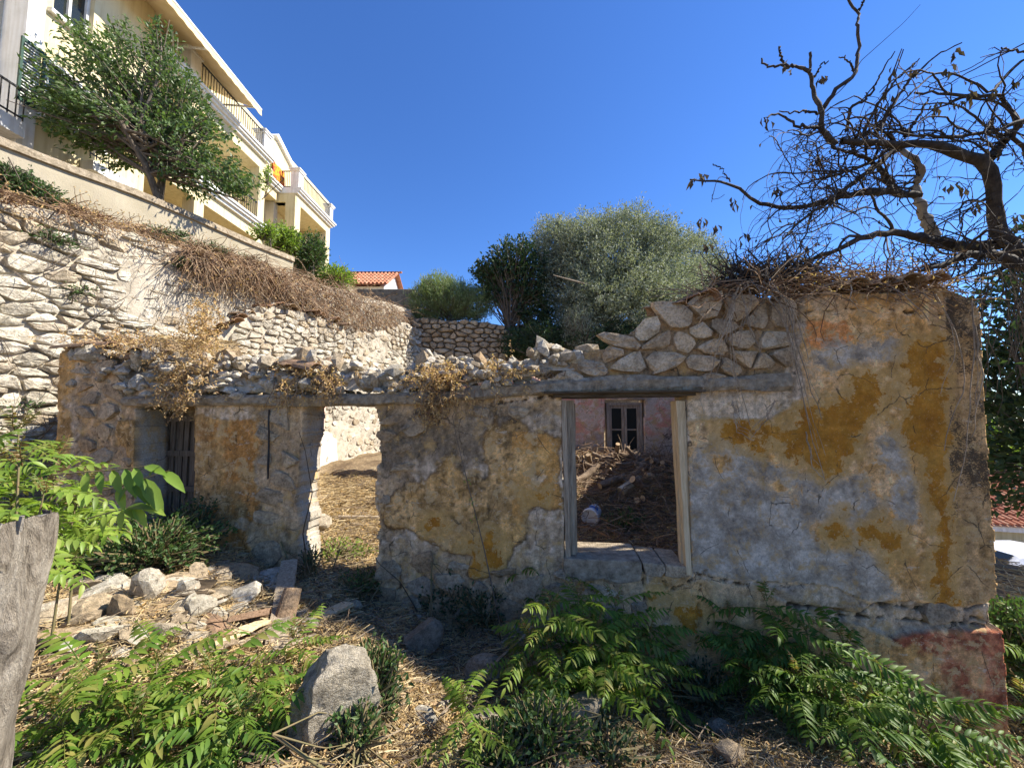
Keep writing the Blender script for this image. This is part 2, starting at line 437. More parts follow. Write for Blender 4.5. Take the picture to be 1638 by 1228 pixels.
def place_stones(stones, mat, parent, most=298, weight=None):
    """stones: list of (V, F, centre); those largest in the photo become objects, the rest one stuff part"""
    size = []
    for V, Fa, c in stones:
        px, py = project(V); size.append((px.max() - px.min()) * (py.max() - py.min()) * (1 if visible(c) else .001))
    order = np.argsort(size)[::-1]
    for i in order[:most]:
        V, Fa, c = stones[i]; o = mobj('stone', V, Fa, mat, parent)
    rest = [stones[i] for i in order[most:]]
    if rest:
        V, Fa = merge([(a, b) for a, b, c in rest]); mobj('small_stones', V, Fa, mat, parent, kind='stuff')
def backing(name, pl, s0, s1, z0, ztop, mat, parent, depth, step=.07, thick=.5, label=None, amp=.02):
    """rough mortar body of a wall between s0 and s1 with a top line ztop(s)"""
    S = np.arange(s0, s1 + step, step); T = np.linspace(0, 1, int((max(ztop(S)) - z0) / step) + 2)
    SS, TT = np.meshgrid(S, T, indexing='ij'); ZZ = z0 + (ztop(SS) - z0) * TT
    D = depth(SS, ZZ) + amp * fbm(SS * 4, ZZ * 4, 0, 31)
    Vf = pl.P(SS, ZZ, D).reshape(-1, 3); a, b = SS.shape
    idx = np.arange(a * b).reshape(a, b)
    Ff = np.stack([idx[:-1, :-1], idx[1:, :-1], idx[1:, 1:], idx[:-1, 1:]], -1).reshape(-1, 4)
    Vb = pl.P(SS[:, [0, -1]], ZZ[:, [0, -1]], -thick).reshape(-1, 3); jb = np.arange(a * 2).reshape(a, 2) + a * b
    i0, i1 = idx[:, -1], jb[:, 1]
    Ft = np.stack([i0[:-1], i0[1:], i1[1:], i1[:-1]], -1)
    Fb = np.stack([jb[:-1, 0], jb[:-1, 1], jb[1:, 1], jb[1:, 0]], -1)
    V = np.concatenate([Vf, Vb]); ends = []
    for k in (0, -1):
        ring = list(idx[k]) + [jb[k, 1], jb[k, 0]]; ends.append(np.array([ring]))
    return mobj(name, V, [np.concatenate([Ff, Ft, Fb])] + ends[:1] + ([ends[1]] if True else []), mat, parent, label=label)

def rock_mesh(name, seed, sub=1, mat=None, sq=(1, .8, .65), rough=.25, smooth=False):
    import bmesh
    bm = bmesh.new(); bmesh.ops.create_icosphere(bm, subdivisions=sub, radius=.5)
    V = np.array([v.co[:] for v in bm.verts]); r = np.random.default_rng(seed)
    # chop with a few planes for flat broken faces
    for k in range(9):
        n = r.normal(size=3); n /= np.linalg.norm(n); d = r.uniform(.26, .42)
        h = V @ n - d; V = V - np.where(h > 0, h, 0)[:, None] * n
    V = V * (1 + rough * fbm(V[:, 0] * 3, V[:, 1] * 3, V[:, 2] * 3, seed, 5 if sub > 2 else 2)[:, None]) * np.array(sq) * 1.25
    for v, c in zip(bm.verts, V): v.co = c
    me = bpy.data.meshes.new(name); bm.to_mesh(me); bm.free()
    if mat: me.materials.append(mat)
    if smooth: me.polygons.foreach_set('use_smooth', [True] * len(me.polygons))
    return me
def put(name, me, loc, rot, scale, parent=None, label=None, cat=None, group=None):
    o = bpy.data.objects.new(name, me); C.objects.link(o)
    if parent is not None:
        o.parent = parent
        o.matrix_parent_inverse = Matrix.Translation(-parent.location) if parent.type == 'EMPTY' else Matrix()
    o.location = loc; o.rotation_euler = rot; o.scale = scale if hasattr(scale, '__len__') else (scale,) * 3
    return tag(o, label, cat, group)

# retaining wall, left
ret = empty('retaining_wall', (-8.0, 3.5, 1.2), 'tall dry stone retaining wall of pale limestone below the rendered terrace wall', 'retaining wall')
mort_amt = lambda S, Z: sstep(-.1, .35, fbm(S * .5, Z * .7, 0, 77) + .55 * sstep(3.2, 4.6, Z) * sstep(4.5, 6.5, S) - .1)
backing('wall_core', RET, 2.0, 13.6, .6, retz, MT['mortar'], ret, lambda S, Z: -.035 + .05 * mort_amt(S, Z))
r_ = np.random.default_rng(3)
st = []
for c, poly in cells(2.2, 13.3, 1.2, 5.8, .285, .125, r_, drop=.26):
    if c[1] > retz(c[0]) - .06: continue
    st.append((*stone_from(RET, c, poly, .008, r_.uniform(.03, .075), .06, r_, r_.uniform(-.03, .015) - .035 * float(mort_amt(c[0], c[1]))), RET.P(*c)))
place_stones(st, MT['limestone'], ret)
# side wall of the ruin in front of it: its top follows the lost roof
_gt = np.array([GAB.hit(px, py) for px, py in ((318, 575), (330, 545), (360, 528), (400, 505), (440, 488), (480, 498), (520, 512), (560, 530), (600, 533), (648, 522))])
_gs, _gz = _gt[:, 0], np.minimum.accumulate(_gt[::-1, 1])[::-1] * 0 + _gt[:, 1]
gabz = lambda S: np.interp(S, _gs, _gz) + .04 * vnoise(np.asarray(S) * 3, 8.8)
gab = empty('side_wall', tuple(GAB.P(3, .5)), 'sunlit rubble side wall of the ruin with the roof line stepping up to a peak', 'ruined wall')
gm = lambda S, Z: sstep(.0, .35, fbm(S * .7, Z * .8, 0, 71) + .05)
backing('wall_core', GAB, _gs[0], 8.15, 0, gabz, MT['mortar'], gab, lambda S, Z: -.03 + .045 * gm(S, Z) + .02 * sstep(2.4, 1.9, Z), thick=.55)
st = []
for c, poly in cells(_gs[0] + .05, 8.1, .3, max(_gz), .25, .15, r_, drop=.24):
    if c[1] > gabz(c[0]) - .05: continue
    st.append((*stone_from(GAB, c, poly, .010, r_.uniform(.02, .055) * (1 if c[1] > 2.3 else .35), .05, r_, r_.uniform(-.02, .015)), GAB.P(*c)))
place_stones(st, MT['limestone'], gab)
# plaster still clinging to the side wall, seen through the doorway
def gab_patch(pts, off, mat, label):
    g = G(); P_ = []
    for i in range(len(pts)):
        a, b = pts[i], pts[(i + 1) % len(pts)]
        for f in (0, .33, .66):
            x = a[0] + (b[0] - a[0]) * f + r_.normal() * 1.5; y = a[1] + (b[1] - a[1]) * f + r_.normal() * 1.5; P_.append(GAB.P(*GAB.hit(x, y, off), off))
    g.prism(P_, -GAB.n * .05); g.build('plaster_patch', mat, gab, label=label)
MT['pink_plaster'] = noisy_mat('pink_plaster', [(.55, .30, .22), (.66, .44, .34), (.74, .60, .48)], 4, bump=.3)
MT['white_plaster'] = noisy_mat('white_plaster', [(.62, .56, .44), (.74, .69, .58), (.78, .75, .66)], 4, bump=.3)
gab_patch([(470, 640), (522, 640), (520, 690), (505, 705), (495, 725), (480, 745), (465, 745)], .045, MT['pink_plaster'], 'faded pink plaster')
gab_patch([(508, 698), (525, 690), (540, 705), (538, 740), (525, 765), (505, 780), (480, 790), (470, 760), (495, 728)], .05, MT['white_plaster'], 'bare pale plaster')
gab_patch([(540, 740), (585, 735), (600, 745), (598, 765), (560, 770), (535, 775)], .042, MT['white_plaster'], None)
# back wall
_bt = np.array([BAK.hit(px, py) for px, py in ((640, 505), (660, 507), (700, 510), (760, 514), (800, 520), (826, 535), (845, 575), (900, 640))])
bakz = lambda S: np.interp(S, _bt[:, 0], _bt[:, 1]) + .05 * vnoise(np.asarray(S) * 3, 1.8)
bak = empty('yard_wall', tuple(BAK.P(2.5, .9)), 'shaded dry stone wall closing the yard below the green bush', 'stone wall')
backing('wall_core', BAK, -.4, 6.5, .3, bakz, MT['earth_joint'], bak, lambda S, Z: -.06 + .05 * sstep(4.4, 3.6, Z))
st = []
for c, poly in cells(-.3, 6.3, 1.8, 6, .34, .17, r_):
    if c[1] > bakz(c[0]) - .05: continue
    st.append((*stone_from(BAK, c, poly, .014, r_.uniform(.04, .1), .06, r_, r_.uniform(-.03, .02)), BAK.P(*c)))
place_stones(st, MT['grey_stone'], bak)

# rendered terrace wall with coping
pw = empty('terrace_wall', tuple(PLA.P(5, 5.2)), 'beige rendered terrace wall with a grey concrete coping above the stone wall', 'terrace wall')
m = M('beige_render'); n1 = m.noise(1.5, 5, .6); n2 = m.noise(6, 6, .7, sc=(1, 1, .12))
c = m.ramp(n1, [(.3, (.32, .275, .19)), (.7, (.42, .365, .265))])
m.col(m.mix(m.ramp(n2, [(.5, (0, 0, 0)), (.75, (.7, .7, .7))]), c, (.30, .26, .21))); m.bump(m.noise(50, 5, .7), .7, .015)
_pt = np.array([PLA.hit(px, py) for px, py in ((-60, 195), (0, 222), (100, 262), (200, 298), (300, 340), (400, 385), (468, 412))])
plaz = lambda S: np.interp(S, _pt[:, 0], _pt[:, 1])
s_end = _pt[-1, 0]
backing('rendered_face', PLA, _pt[0, 0] - 3, s_end, 4.2, lambda S: plaz(S) - .12, m.m, pw, lambda S, Z: 0 * S, step=.12, thick=.3, amp=.012)
g = G(); S = np.linspace(_pt[0, 0] - 3, s_end + .03, 22)
for a, b in zip(S[:-1], S[1:]):
    g.add(np.concatenate([PLA.P(np.array([a] * 4), plaz(a) + np.array((-.118, -.118, .0, .02)), np.array((.06, -.36, -.36, .05))),
                          PLA.P(np.array([b] * 4), plaz(b) + np.array((-.118, -.118, .0, .02)), np.array((.06, -.36, -.36, .05)))]),
          [(0, 4, 5, 1), (3, 2, 6, 7), (0, 3, 7, 4), (1, 5, 6, 2)])
g.build('coping', MT['concrete'], pw)
# lower continuation of that wall, stepping down behind the shrubs, and the concrete block
g = G(); a = at(470, 418, 12.6); b = at(575, 470, 17.5)
g.bar(a + np.array((0, 0, -.4)), b + np.array((0, 0, -.4)), (.25, -.05, 0), (0, 0, .9), 6, .02)
o = g.build('parapet_wall', MT['concrete'], None); tag(o, 'low weathered parapet running down behind the ivy to the concrete block', 'parapet')
g = G(); a = at(574, 470, 16.2); b = at(664, 462, 15.8)
g.bar((a[0], a[1], 5.0), (a[0], a[1], a[2] + .1), (.01, 0, 0), (.01, 0, 0))
g = G(); g.box(a[0], b[0], 15.8, 16.6, 4.6, b[2])
o = g.build('concrete_block', MT['concrete_dark'], None, bevel=.03); tag(o, 'dark grey concrete wall end standing below the tiled house', 'concrete wall')
g = G()
for k in range(3): g.box(b[0] - .35 - .2 * k, b[0] + .45, 15.0 - .02 * k, 15.75, 5.3 + .22 * (2 - k), 5.3 + .22 * (2 - k) + .21)
o = g.build('stone_step', MT['grey_stone'], None); tag(o, 'rough stone steps at the corner where the two stone walls meet', 'steps')

# ---------------------------------------------------------------- the ruin's front wall
ruin = empty('ruined_house', tuple(FAC.P(5.2, -.6)), 'roofless ruined stone house with flaking ochre plaster and an empty window', 'ruined house')
def fp(*pts): return [p for p in pts]
OUT = [(93, 700), (97, 565), (100, 561), (150, 563), (200, 612), (300, 630), (520, 634), (640, 632), (780, 622), (870, 606), (905, 592), (922, 568), (975, 552), (1010, 530), (1045, 506), (1095, 488), (1180, 478), (1240, 476), (1290, 476), (1330, 470), (1430, 468), (1500, 462),
       (1553, 478), (1565, 500), (1570, 600), (1582, 800), (1590, 905), (1589, 965), (1586, 975), (1592, 1000), (1598, 1006), (1602, 1060), (1609, 1180), (1625, 1400), (1000, 1330), (600, 1120), (300, 1060), (85, 1010)]
DOOR = [(485, 640), (484, 700), (481, 770), (477, 800), (478, 860), (480, 1100), (606, 1100), (604, 940), (605, 820), (601, 780), (606, 740), (603, 690), (600, 640)]
DOOR2 = [(219, 648), (313, 650), (313, 760), (311, 840), (308, 1100), (216, 1100)]
WIN = [(899, 628), (1097, 626), (1104, 916), (904, 907)]
yl = lambda L: [(450 + x / 3.232, 620 + y / 3.232) for x, y in L]
l3 = lambda L: [(x / 2.02, 620 + y / 2.02) for x, y in L]
b3 = lambda L: [(80 + x / 3.23, 540 + y / 3.23) for x, y in L]
YEL_MID = yl([(970, 205), (1040, 215), (1110, 160), (1130, 185), (1200, 155), (1280, 185), (1380, 220), (1445, 260), (1475, 640), (1370, 630), (1300, 640), (1250, 690), (1250, 770), (1200, 820), (1170, 930), (1130, 960), (990, 960), (980, 880), (900, 840), (850, 820), (750, 780), (650, 715), (560, 700), (510, 640), (520, 600), (640, 510), (740, 465), (800, 420), (855, 345), (920, 400), (1000, 455), (1060, 470), (1080, 430), (1060, 340), (1000, 240)])
YEL_L = l3([(600, 60), (760, 100), (830, 110), (845, 160), (820, 240), (840, 350), (830, 390), (790, 430), (770, 440), (800, 490), (820, 620), (650, 640), (600, 600)])
YEL_E = b3([(0, 90), (205, 85), (180, 130), (150, 140), (130, 250), (90, 300), (60, 350), (110, 380), (125, 480), (110, 700), (0, 700)])
YEL_D = b3([(360, 430), (470, 425), (470, 800), (440, 700), (400, 560), (330, 500)])
YEL_R = [(1098, 672), (1150, 668), (1230, 672), (1262, 648), (1285, 630), (1275, 560), (1290, 520), (1285, 470), (1640, 440), (1640, 965), (1590, 962), (1540, 972), (1450, 962), (1390, 966), (1340, 942), (1280, 934), (1215, 932), (1130, 925), (1060, 915), (1030, 935), (1032, 1010), (1040, 1085), (1030, 1200), (1640, 1400), (1640, 1000), (1500, 1003), (1420, 1011), (1340, 988), (1270, 972), (1215, 932), (1130, 925), (1105, 912)]
BAND = [(1212, 929), (1280, 932), (1340, 940), (1390, 965), (1450, 960), (1540, 970), (1592, 958), (1640, 960), (1640, 1000), (1592, 1000), (1500, 1003), (1420, 1011), (1340, 988), (1270, 972), (1235, 950)]
GREYS_R = [[(1103, 742), (1122, 712), (1175, 722), (1210, 745), (1265, 752), (1300, 790), (1330, 765), (1372, 760), (1398, 800), (1398, 830), (1370, 838), (1366, 868), (1400, 892), (1412, 925), (1440, 950), (1380, 966), (1330, 945), (1220, 935), (1110, 915)],
           [(1425, 780), (1445, 758), (1462, 775), (1467, 830), (1440, 842), (1425, 815)], [(1368, 785), (1385, 778), (1398, 820), (1375, 836)],
           [(1300, 562), (1430, 545), (1445, 568), (1300, 592)], [(1400, 700), (1440, 690), (1445, 745), (1415, 755)], [(1290, 800), (1350, 775), (1360, 810), (1300, 830)], [(1120, 735), (1140, 690), (1200, 730), (1290, 760), (1330, 790), (1180, 790)]]
YEL_IN_GREY = [[(1128, 725), (1168, 730), (1167, 757), (1140, 757)], [(1283, 838), (1335, 815), (1362, 850), (1362, 880), (1320, 882)], [(1196, 764), (1250, 768), (1276, 782), (1270, 795), (1215, 780)], [(1372, 838), (1400, 832), (1440, 858), (1440, 884), (1400, 884), (1375, 864)]]
OCHRE = [[(1140, 680), (1180, 672), (1250, 675), (1245, 700), (1218, 722), (1195, 705), (1150, 700)],
         [(1245, 690), (1290, 655), (1330, 650), (1366, 602), (1400, 600), (1414, 632), (1407, 662), (1375, 690), (1365, 722), (1340, 748), (1320, 762), (1300, 742), (1265, 735), (1250, 715)],
         [(1448, 560), (1498, 540), (1509, 570), (1504, 640), (1514, 700), (1506, 770), (1518, 850), (1514, 900), (1524, 968), (1496, 962), (1486, 905), (1500, 860), (1484, 800), (1478, 740), (1440, 690), (1462, 640), (1440, 600)],
         [(1330, 842), (1344, 820), (1352, 855), (1326, 856)], [(1372, 842), (1400, 834), (1412, 855), (1390, 864), (1374, 857)], [(1400, 860), (1440, 850), (1448, 880), (1415, 890)],
         [(1034, 950), (1050, 952), (1047, 978), (1036, 975)], [(1076, 963), (1120, 982), (1112, 1012), (1082, 990)], yl([(985, 790), (1040, 800), (1050, 960), (985, 940)]), yl([(1070, 735), (1110, 770), (1165, 850), (1150, 920), (1060, 930), (1050, 840)]), yl([(780, 685), (820, 688), (820, 712), (780, 710)]),
         yl([(1290, 545), (1360, 540), (1350, 595), (1285, 590)])]
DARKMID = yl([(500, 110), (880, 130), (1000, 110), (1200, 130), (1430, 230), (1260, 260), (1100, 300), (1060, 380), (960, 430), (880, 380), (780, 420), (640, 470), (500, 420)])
WHITEP = [yl([(1280, 450), (1330, 460), (1375, 455), (1340, 520), (1290, 540)]), [(1130, 640), (1256, 630), (1262, 650), (1225, 668), (1100, 672), (1100, 645)], [(1290, 478), (1340, 474), (1335, 500), (1300, 502)], b3([(340, 280), (370, 280), (360, 420), (330, 400)])]
RED = [(1430, 1010), (1480, 1006), (1530, 1001), (1600, 1008), (1640, 1010), (1640, 1210), (1600, 1170), (1540, 1110), (1500, 1080), (1490, 1040)]

STEP = .0135
fs = np.arange(-.25, 10.75, STEP); fz = np.arange(-2.2, 3.45, STEP)
S, Zf = np.meshgrid(fs, fz, indexing='ij')
PX, PY = project(FAC.P(S, Zf))
n_big = fbm(S * 1.1, Zf * 1.1, 0, 41, 4); n_mid = fbm(S * 4, Zf * 4, 0, 42, 4); n_fine = fbm(S * 16, Zf * 16, 0, 43, 4); n_xf = vnoise(S * 60, Zf * 60, 0, 44)
n_hi = fbm(S * 34, Zf * 34, 0, 47, 2); streak = fbm(S * 22, Zf * 1.6, 0, 48, 3); brush = fbm(S * 7, Zf * 34, 0, 49, 3)
edge = n_mid * 14 + n_fine * 7
def msk(poly, w=2.0, amp=1.0, grow=0.0, wob=None):
    return sstep(w, -w, sdf(poly, PX, PY) + (edge if wob is None else wob) * amp - grow)
solid = sdf(OUT, PX, PY) + n_fine * 5
hole = np.minimum(np.minimum(sdf(DOOR, PX, PY) + n_fine * 2 + n_mid * 8, sdf(DOOR2, PX, PY) + n_fine * .6), sdf(WIN, PX, PY))
keepv = (solid < 0) & (hole > 0)
keep = keepv[:-1, :-1] & keepv[1:, :-1] & keepv[1:, 1:] & keepv[:-1, 1:]
Y1 = np.maximum.reduce([msk(YEL_MID), msk(YEL_L), msk(YEL_E, 1.5, .5), msk(YEL_D, 2, .6)])
YR = msk(YEL_R, 2, .6); band = msk(BAND, 2, .7)
YR = YR * (1 - band)
# ----- relief: mortar and rubble = 0, grey render, plaster coat
grey_field = sstep(.1, -.05, n_mid * .8 + n_fine * .5) * sstep(-.2, .15, n_big + .25)
rubz = np.maximum(msk([(600, 640), (700, 640), (1000, 640), (905, 655), (760, 668), (660, 700), (655, 770), (640, 860), (600, 870)], 6, 1.5), sstep(868, 885, PY - .06 * (PX - 605) + edge * 1.3) * (PX > 590) * (PX < 1035))
leftrub = np.maximum(msk([(120, 560), (222, 600), (222, 720), (216, 900), (130, 900), (130, 700)], 4), msk([(415, 640), (500, 640), (500, 940), (405, 940), (400, 860), (378, 830), (412, 800), (405, 720)], 4))
gable = msk([(880, 480), (1285, 470), (1275, 530), (1262, 600), (1262, 604), (1130, 606), (905, 604)], 3, .5)
lint = msk([(210, 628), (640, 626), (900, 604), (1262, 600), (1262, 628), (900, 640), (640, 650), (210, 650)], 2, .3)
exposed = np.clip(np.maximum.reduce([rubz, leftrub, gable, band]) , 0, 1) * (1 - np.maximum(Y1, YR * (1 - gable)))
render = (1 - exposed) * (1 - .6 * grey_field * (1 - np.maximum(Y1, YR)))
D = .012 * render + .009 * np.maximum(Y1, YR) + .010 * n_mid * (.4 + exposed * 2) + .006 * n_fine * (.5 + exposed * 2) + .0015 * n_xf
D -= .02 * gable + .012 * band
# the slump of plaster above the crack, and cracks
def crack(pts, wd, n=n_fine, amp=6):
    d = np.full(PX.shape, 1e9)
    for (ax, ay), (bx, by) in zip(pts[:-1], pts[1:]):
        ex, ey = bx - ax, by - ay; t = np.clip(((PX - ax) * ex + (PY - ay) * ey) / (ex * ex + ey * ey), 0, 1)
        d = np.minimum(d, (PX - ax - ex * t) ** 2 + (PY - ay - ey * t) ** 2)
    return sstep(wd, wd * .3, np.sqrt(d) + n * amp)
CR = np.maximum.reduce([crack([(1110, 915), (1190, 935), (1225, 932)], 1.6), crack([(1258, 968), (1330, 974), (1375, 982), (1400, 965), (1470, 975), (1545, 978), (1590, 962)], 3.2), crack([(1545, 978), (1548, 1000)], 2.4),
    crack([(1128, 912), (1115, 950), (1118, 1000), (1108, 1060), (1128, 1110)], 1.8), crack([(1030, 925), (1028, 950), (1034, 975)], 3), crack([(1062, 930), (1066, 945), (1090, 935), (1128, 915)], 1.8), crack([(1545, 982), (1592, 1000)], 1.6), crack([(1340, 985), (1420, 990), (1500, 996), (1595, 1003)], 1.6),
    crack([(900, 640), (880, 632), (840, 640), (790, 645)], 2.2), crack([(1290, 500), (1400, 492), (1450, 500), (1510, 505)], 1.3), crack([(640, 905), (640, 940)], 2), crack([(880, 520), (900, 560)], 2)])
D -= .035 * CR
D += .035 * msk([(1225, 936), (1290, 934), (1340, 942), (1388, 968), (1376, 980), (1320, 968), (1260, 958)], 6, .8)
# batter of the base at the right corner
D += .016 * sstep(998, 1010, PY + edge * .3) * (PX > 1400)
# ----- colour of the coats
def lay(col, m_, c): return col * (1 - m_[..., None]) + np.asarray(c) * m_[..., None]
col = np.zeros(S.shape + (3,)) + (.34, .29, .22)
col = lay(col, sstep(-.2, .25, n_mid), (.42, .37, .29)); col = lay(col, sstep(.05, .3, n_fine) * .6, (.26, .22, .16))
col = lay(col, gable * .85, (.20, .16, .11))
col = lay(col, render * sstep(0, .3, n_big + .4), (.35, .33, .295))
col = lay(col, render * sstep(.0, .25, n_fine), (.42, .40, .37))
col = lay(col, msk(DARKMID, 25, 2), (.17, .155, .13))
yc = lay(np.zeros(col.shape) + (.47, .35, .17), sstep(-.15, .25, n_mid), (.40, .31, .17)); yc = lay(yc, sstep(.1, .35, n_big + n_fine * .5), (.54, .43, .26))
col = lay(col, Y1, yc)
st_ = Y1 * sstep(-.05, .40, n_big * .8 + n_mid * .9 + .28 * sstep(760, 670, PY) - .1) * .8
col = lay(col, st_, (.20, .155, .085))
col = lay(col, Y1 * (PX > 820) * (PX < 905) * (PY > 690) * sstep(.0, .2, n_mid + .15) * .7, (.42, .27, .10))
# left pillar: warm brown washes
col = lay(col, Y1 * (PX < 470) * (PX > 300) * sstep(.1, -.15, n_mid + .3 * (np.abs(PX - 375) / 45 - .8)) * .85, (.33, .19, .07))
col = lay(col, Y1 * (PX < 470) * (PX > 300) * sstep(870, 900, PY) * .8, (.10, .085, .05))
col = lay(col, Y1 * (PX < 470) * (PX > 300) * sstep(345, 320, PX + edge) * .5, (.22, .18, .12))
yr = lay(np.zeros(col.shape) + (.47, .34, .17), sstep(-.1, .3, n_mid + n_fine * .4), (.54, .42, .26)); yr = lay(yr, sstep(.05, .3, n_big + n_fine * .4), (.42, .27, .10))
yr = lay(yr, sstep(.15, .3, n_fine + n_mid * .6) * .6, (.55, .47, .36))
col = lay(col, YR, yr)
GREYF = np.full(S.shape, 99.)
for i, p in enumerate(GREYS_R): GREYF = np.minimum(GREYF, sdf(p, PX, PY) + edge * .8)
for p in YEL_IN_GREY: GREYF = np.maximum(GREYF, -(sdf(p, PX, PY) + edge * .8))
lower = YR * (PY > 905) * sstep(1450, 1380, PX)
col = lay(col, lower * (PY > 920), lay(np.zeros(col.shape) + (.44, .35, .22), sstep(-.1, .25, n_mid), (.37, .33, .26)))
OCHF = np.full(S.shape, 99.)
for p in OCHRE: OCHF = np.minimum(OCHF, sdf(p, PX, PY) + edge * .7)
for p in WHITEP: col = lay(col, msk(p, 1.5, .8), (.52, .49, .43))
col = lay(col, msk(RED, 4, 1.6), lay(np.zeros(col.shape) + (.26, .10, .075), sstep(-.1, .25, n_fine), (.34, .17, .12)))
col = lay(col, msk(RED, 4, 1.6) * sstep(.22, .35, n_mid) * .8, (.42, .27, .14))
col = lay(col, msk([(1440, 1060), (1500, 1085), (1600, 1180), (1600, 1300), (1400, 1200)], 20, 1), (.30, .24, .16))
pil = sstep(1508, 1516, PX + .02 * (600 - PY) + edge * .25) * YR * (PY < 1000)
col = lay(col, pil, lay(np.zeros(col.shape) + (.44, .36, .24), sstep(-.1, .3, n_mid), (.37, .29, .17)))
mould = pil * np.clip(.30 + n_fine * .5 + n_mid * .7 + .42 * np.exp(-((PY - 735) / 110.) ** 2) + .45 * np.exp(-((PY - 490) / 50.) ** 2) - .2 * sstep(820, 900, PY) - .3 * sstep(1545, 1580, PX) * (PY > 560), 0, 1)
col = lay(col, YR * msk([(1285, 515), (1350, 512), (1365, 540), (1330, 560), (1290, 552)], 2, .8), (.52, .28, .13))
col = lay(col, YR * (1 - pil) * sstep(.0, .4, brush * .5 + n_mid) * .35, (.58, .50, .40))
col = lay(col, YR * sstep(40, 0, np.abs(PX - 1512 - edge)) * (PY < 850) * .35, (.16, .10, .05))
col = lay(col, band, lay(np.zeros(col.shape) + (.40, .38, .34), sstep(-.1, .2, n_mid), (.30, .28, .25)))
col = lay(col, CR * .9, (.05, .04, .03))
col = lay(col, sstep(4.5, 1, np.abs(sdf(YEL_MID, PX, PY) + edge)) * .7 * (YR < .5), (.10, .075, .05))
for i, p in enumerate([]): col = lay(col, sstep(2.6, .5, np.abs(sdf(p, PX, PY) + edge * (.75 if i < len(OCHRE) else .8))) * .4 * YR, (.62, .52, .38))
col = lay(col, sstep(.55, .8, vnoise(S * 30, Zf * 30, 0, 91) * .6 + n_big) * .7, (.08, .07, .055))
col *= (1 + .38 * n_fine + .2 * n_xf + .16 * n_mid + .5 * n_hi + .45 * streak)[..., None] * np.array((1.42, 1.15, .87))
col[..., :] = np.where((YR + Y1 > .5)[..., None], col * np.array((1.02, .96, .86)), col)
used = np.zeros(S.shape, bool); used[:-1, :-1] |= keep; used[1:, :-1] |= keep; used[1:, 1:] |= keep; used[:-1, 1:] |= keep
new = -np.ones(S.shape, int); new[used] = np.arange(used.sum())
Vf = FAC.P(S[used], Zf[used], D[used])
i0, i1, i2, i3 = new[:-1, :-1][keep], new[1:, :-1][keep], new[1:, 1:][keep], new[:-1, 1:][keep]
Ff = np.stack([i0, i1, i2, i3], 1)
THICK = .42
Vb = FAC.P(S[used], Zf[used], -THICK + .03 * fbm(S[used] * 3, Zf[used] * 3, 0, 12)); nb = len(Vf)
Fb = Ff[:, ::-1] + nb
e = np.concatenate([Ff[:, [0, 1]], Ff[:, [1, 2]], Ff[:, [2, 3]], Ff[:, [3, 0]]])
key = np.sort(e, 1); _, inv, cnt = np.unique(key[:, 0].astype(np.int64) * (nb + 1) + key[:, 1], return_inverse=True, return_counts=True)
be = e[cnt[inv] == 1]
# two steps through the thickness so reveals are uneven
bv = np.unique(be); mp = -np.ones(nb, int); mp[bv] = np.arange(len(bv))
rings = []
base = 2 * nb
bcol = []
mids = []
for k, dpt in enumerate((.10, .21, .32)):
    p = FAC.P(S[used][bv], Zf[used][bv], -dpt) ; q = S[used][bv], Zf[used][bv]
    p = p + np.stack([.03 * fbm(q[0] * 2.5, q[1] * 4, dpt * 3, 61), 0 * q[0], .02 * fbm(q[0] * 4, q[1] * 2.5, dpt * 3, 62)], 1)
    mids.append(p)
layers = [lambda i: i] + [(lambda i, k=k: mp[i] + base + k * len(bv)) for k in range(3)] + [lambda i: i + nb]
Fs_ = [np.stack([layers[k](be[:, 1]), layers[k](be[:, 0]), layers[k + 1](be[:, 0]), layers[k + 1](be[:, 1])], 1) for k in range(4)]
Vall = np.concatenate([Vf, Vb] + mids)
me = fmesh('front_wall', Vall, np.concatenate([Ff, Fb] + Fs_), None, False)
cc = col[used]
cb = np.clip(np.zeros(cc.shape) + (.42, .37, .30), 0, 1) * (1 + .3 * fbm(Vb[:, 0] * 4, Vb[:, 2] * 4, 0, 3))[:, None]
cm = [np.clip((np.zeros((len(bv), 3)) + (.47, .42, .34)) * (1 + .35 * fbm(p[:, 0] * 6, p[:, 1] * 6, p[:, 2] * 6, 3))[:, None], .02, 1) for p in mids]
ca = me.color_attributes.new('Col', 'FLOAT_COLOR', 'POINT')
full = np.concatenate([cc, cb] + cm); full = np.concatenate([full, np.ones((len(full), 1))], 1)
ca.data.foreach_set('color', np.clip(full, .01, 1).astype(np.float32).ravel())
mk = np.zeros((len(full), 4)); anyY = np.maximum(YR, Y1)
mk[:nb, 0] = (np.clip(.5 - OCHF / 56, 0, 1) * anyY)[used]; mk[:nb, 1] = mould[used]; mk[:nb, 2] = (np.clip(.5 - GREYF / 44, 0, 1) * (YR > .5) * (1 - pil))[used]; mk[:nb, 3] = anyY[used]
mka = me.color_attributes.new('Masks', 'FLOAT_COLOR', 'POINT'); mka.data.foreach_set('color', mk.astype(np.float32).ravel())
m = M('lime_plaster'); n2 = m.noise(70, 5, .75); n3 = m.noise(14, 5, .7)
sep = m.n.new('ShaderNodeSeparateColor'); m.L(m.attr('Masks'), sep.inputs[0])
ne = m.noise(22, 8, .72, dist=.5); nf_ = m.noise(120, 3, .7); nw = m.noise(5, 5, .6)
def thr(mask, nz, amt, lo, hi):
    return m.ramp(m.math('ADD', mask, m.math('MULTIPLY', m.math('SUBTRACT', nz, .5), amt)), [(lo, (0, 0, 0)), (hi, (1, 1, 1))])
c = m.mix(1, m.attr('Col'), m.ramp(n2, [(.32, (.62, .60, .57)), (.5, (.95, .95, .95)), (.68, (1.22, 1.22, 1.22))]), 'MULTIPLY')
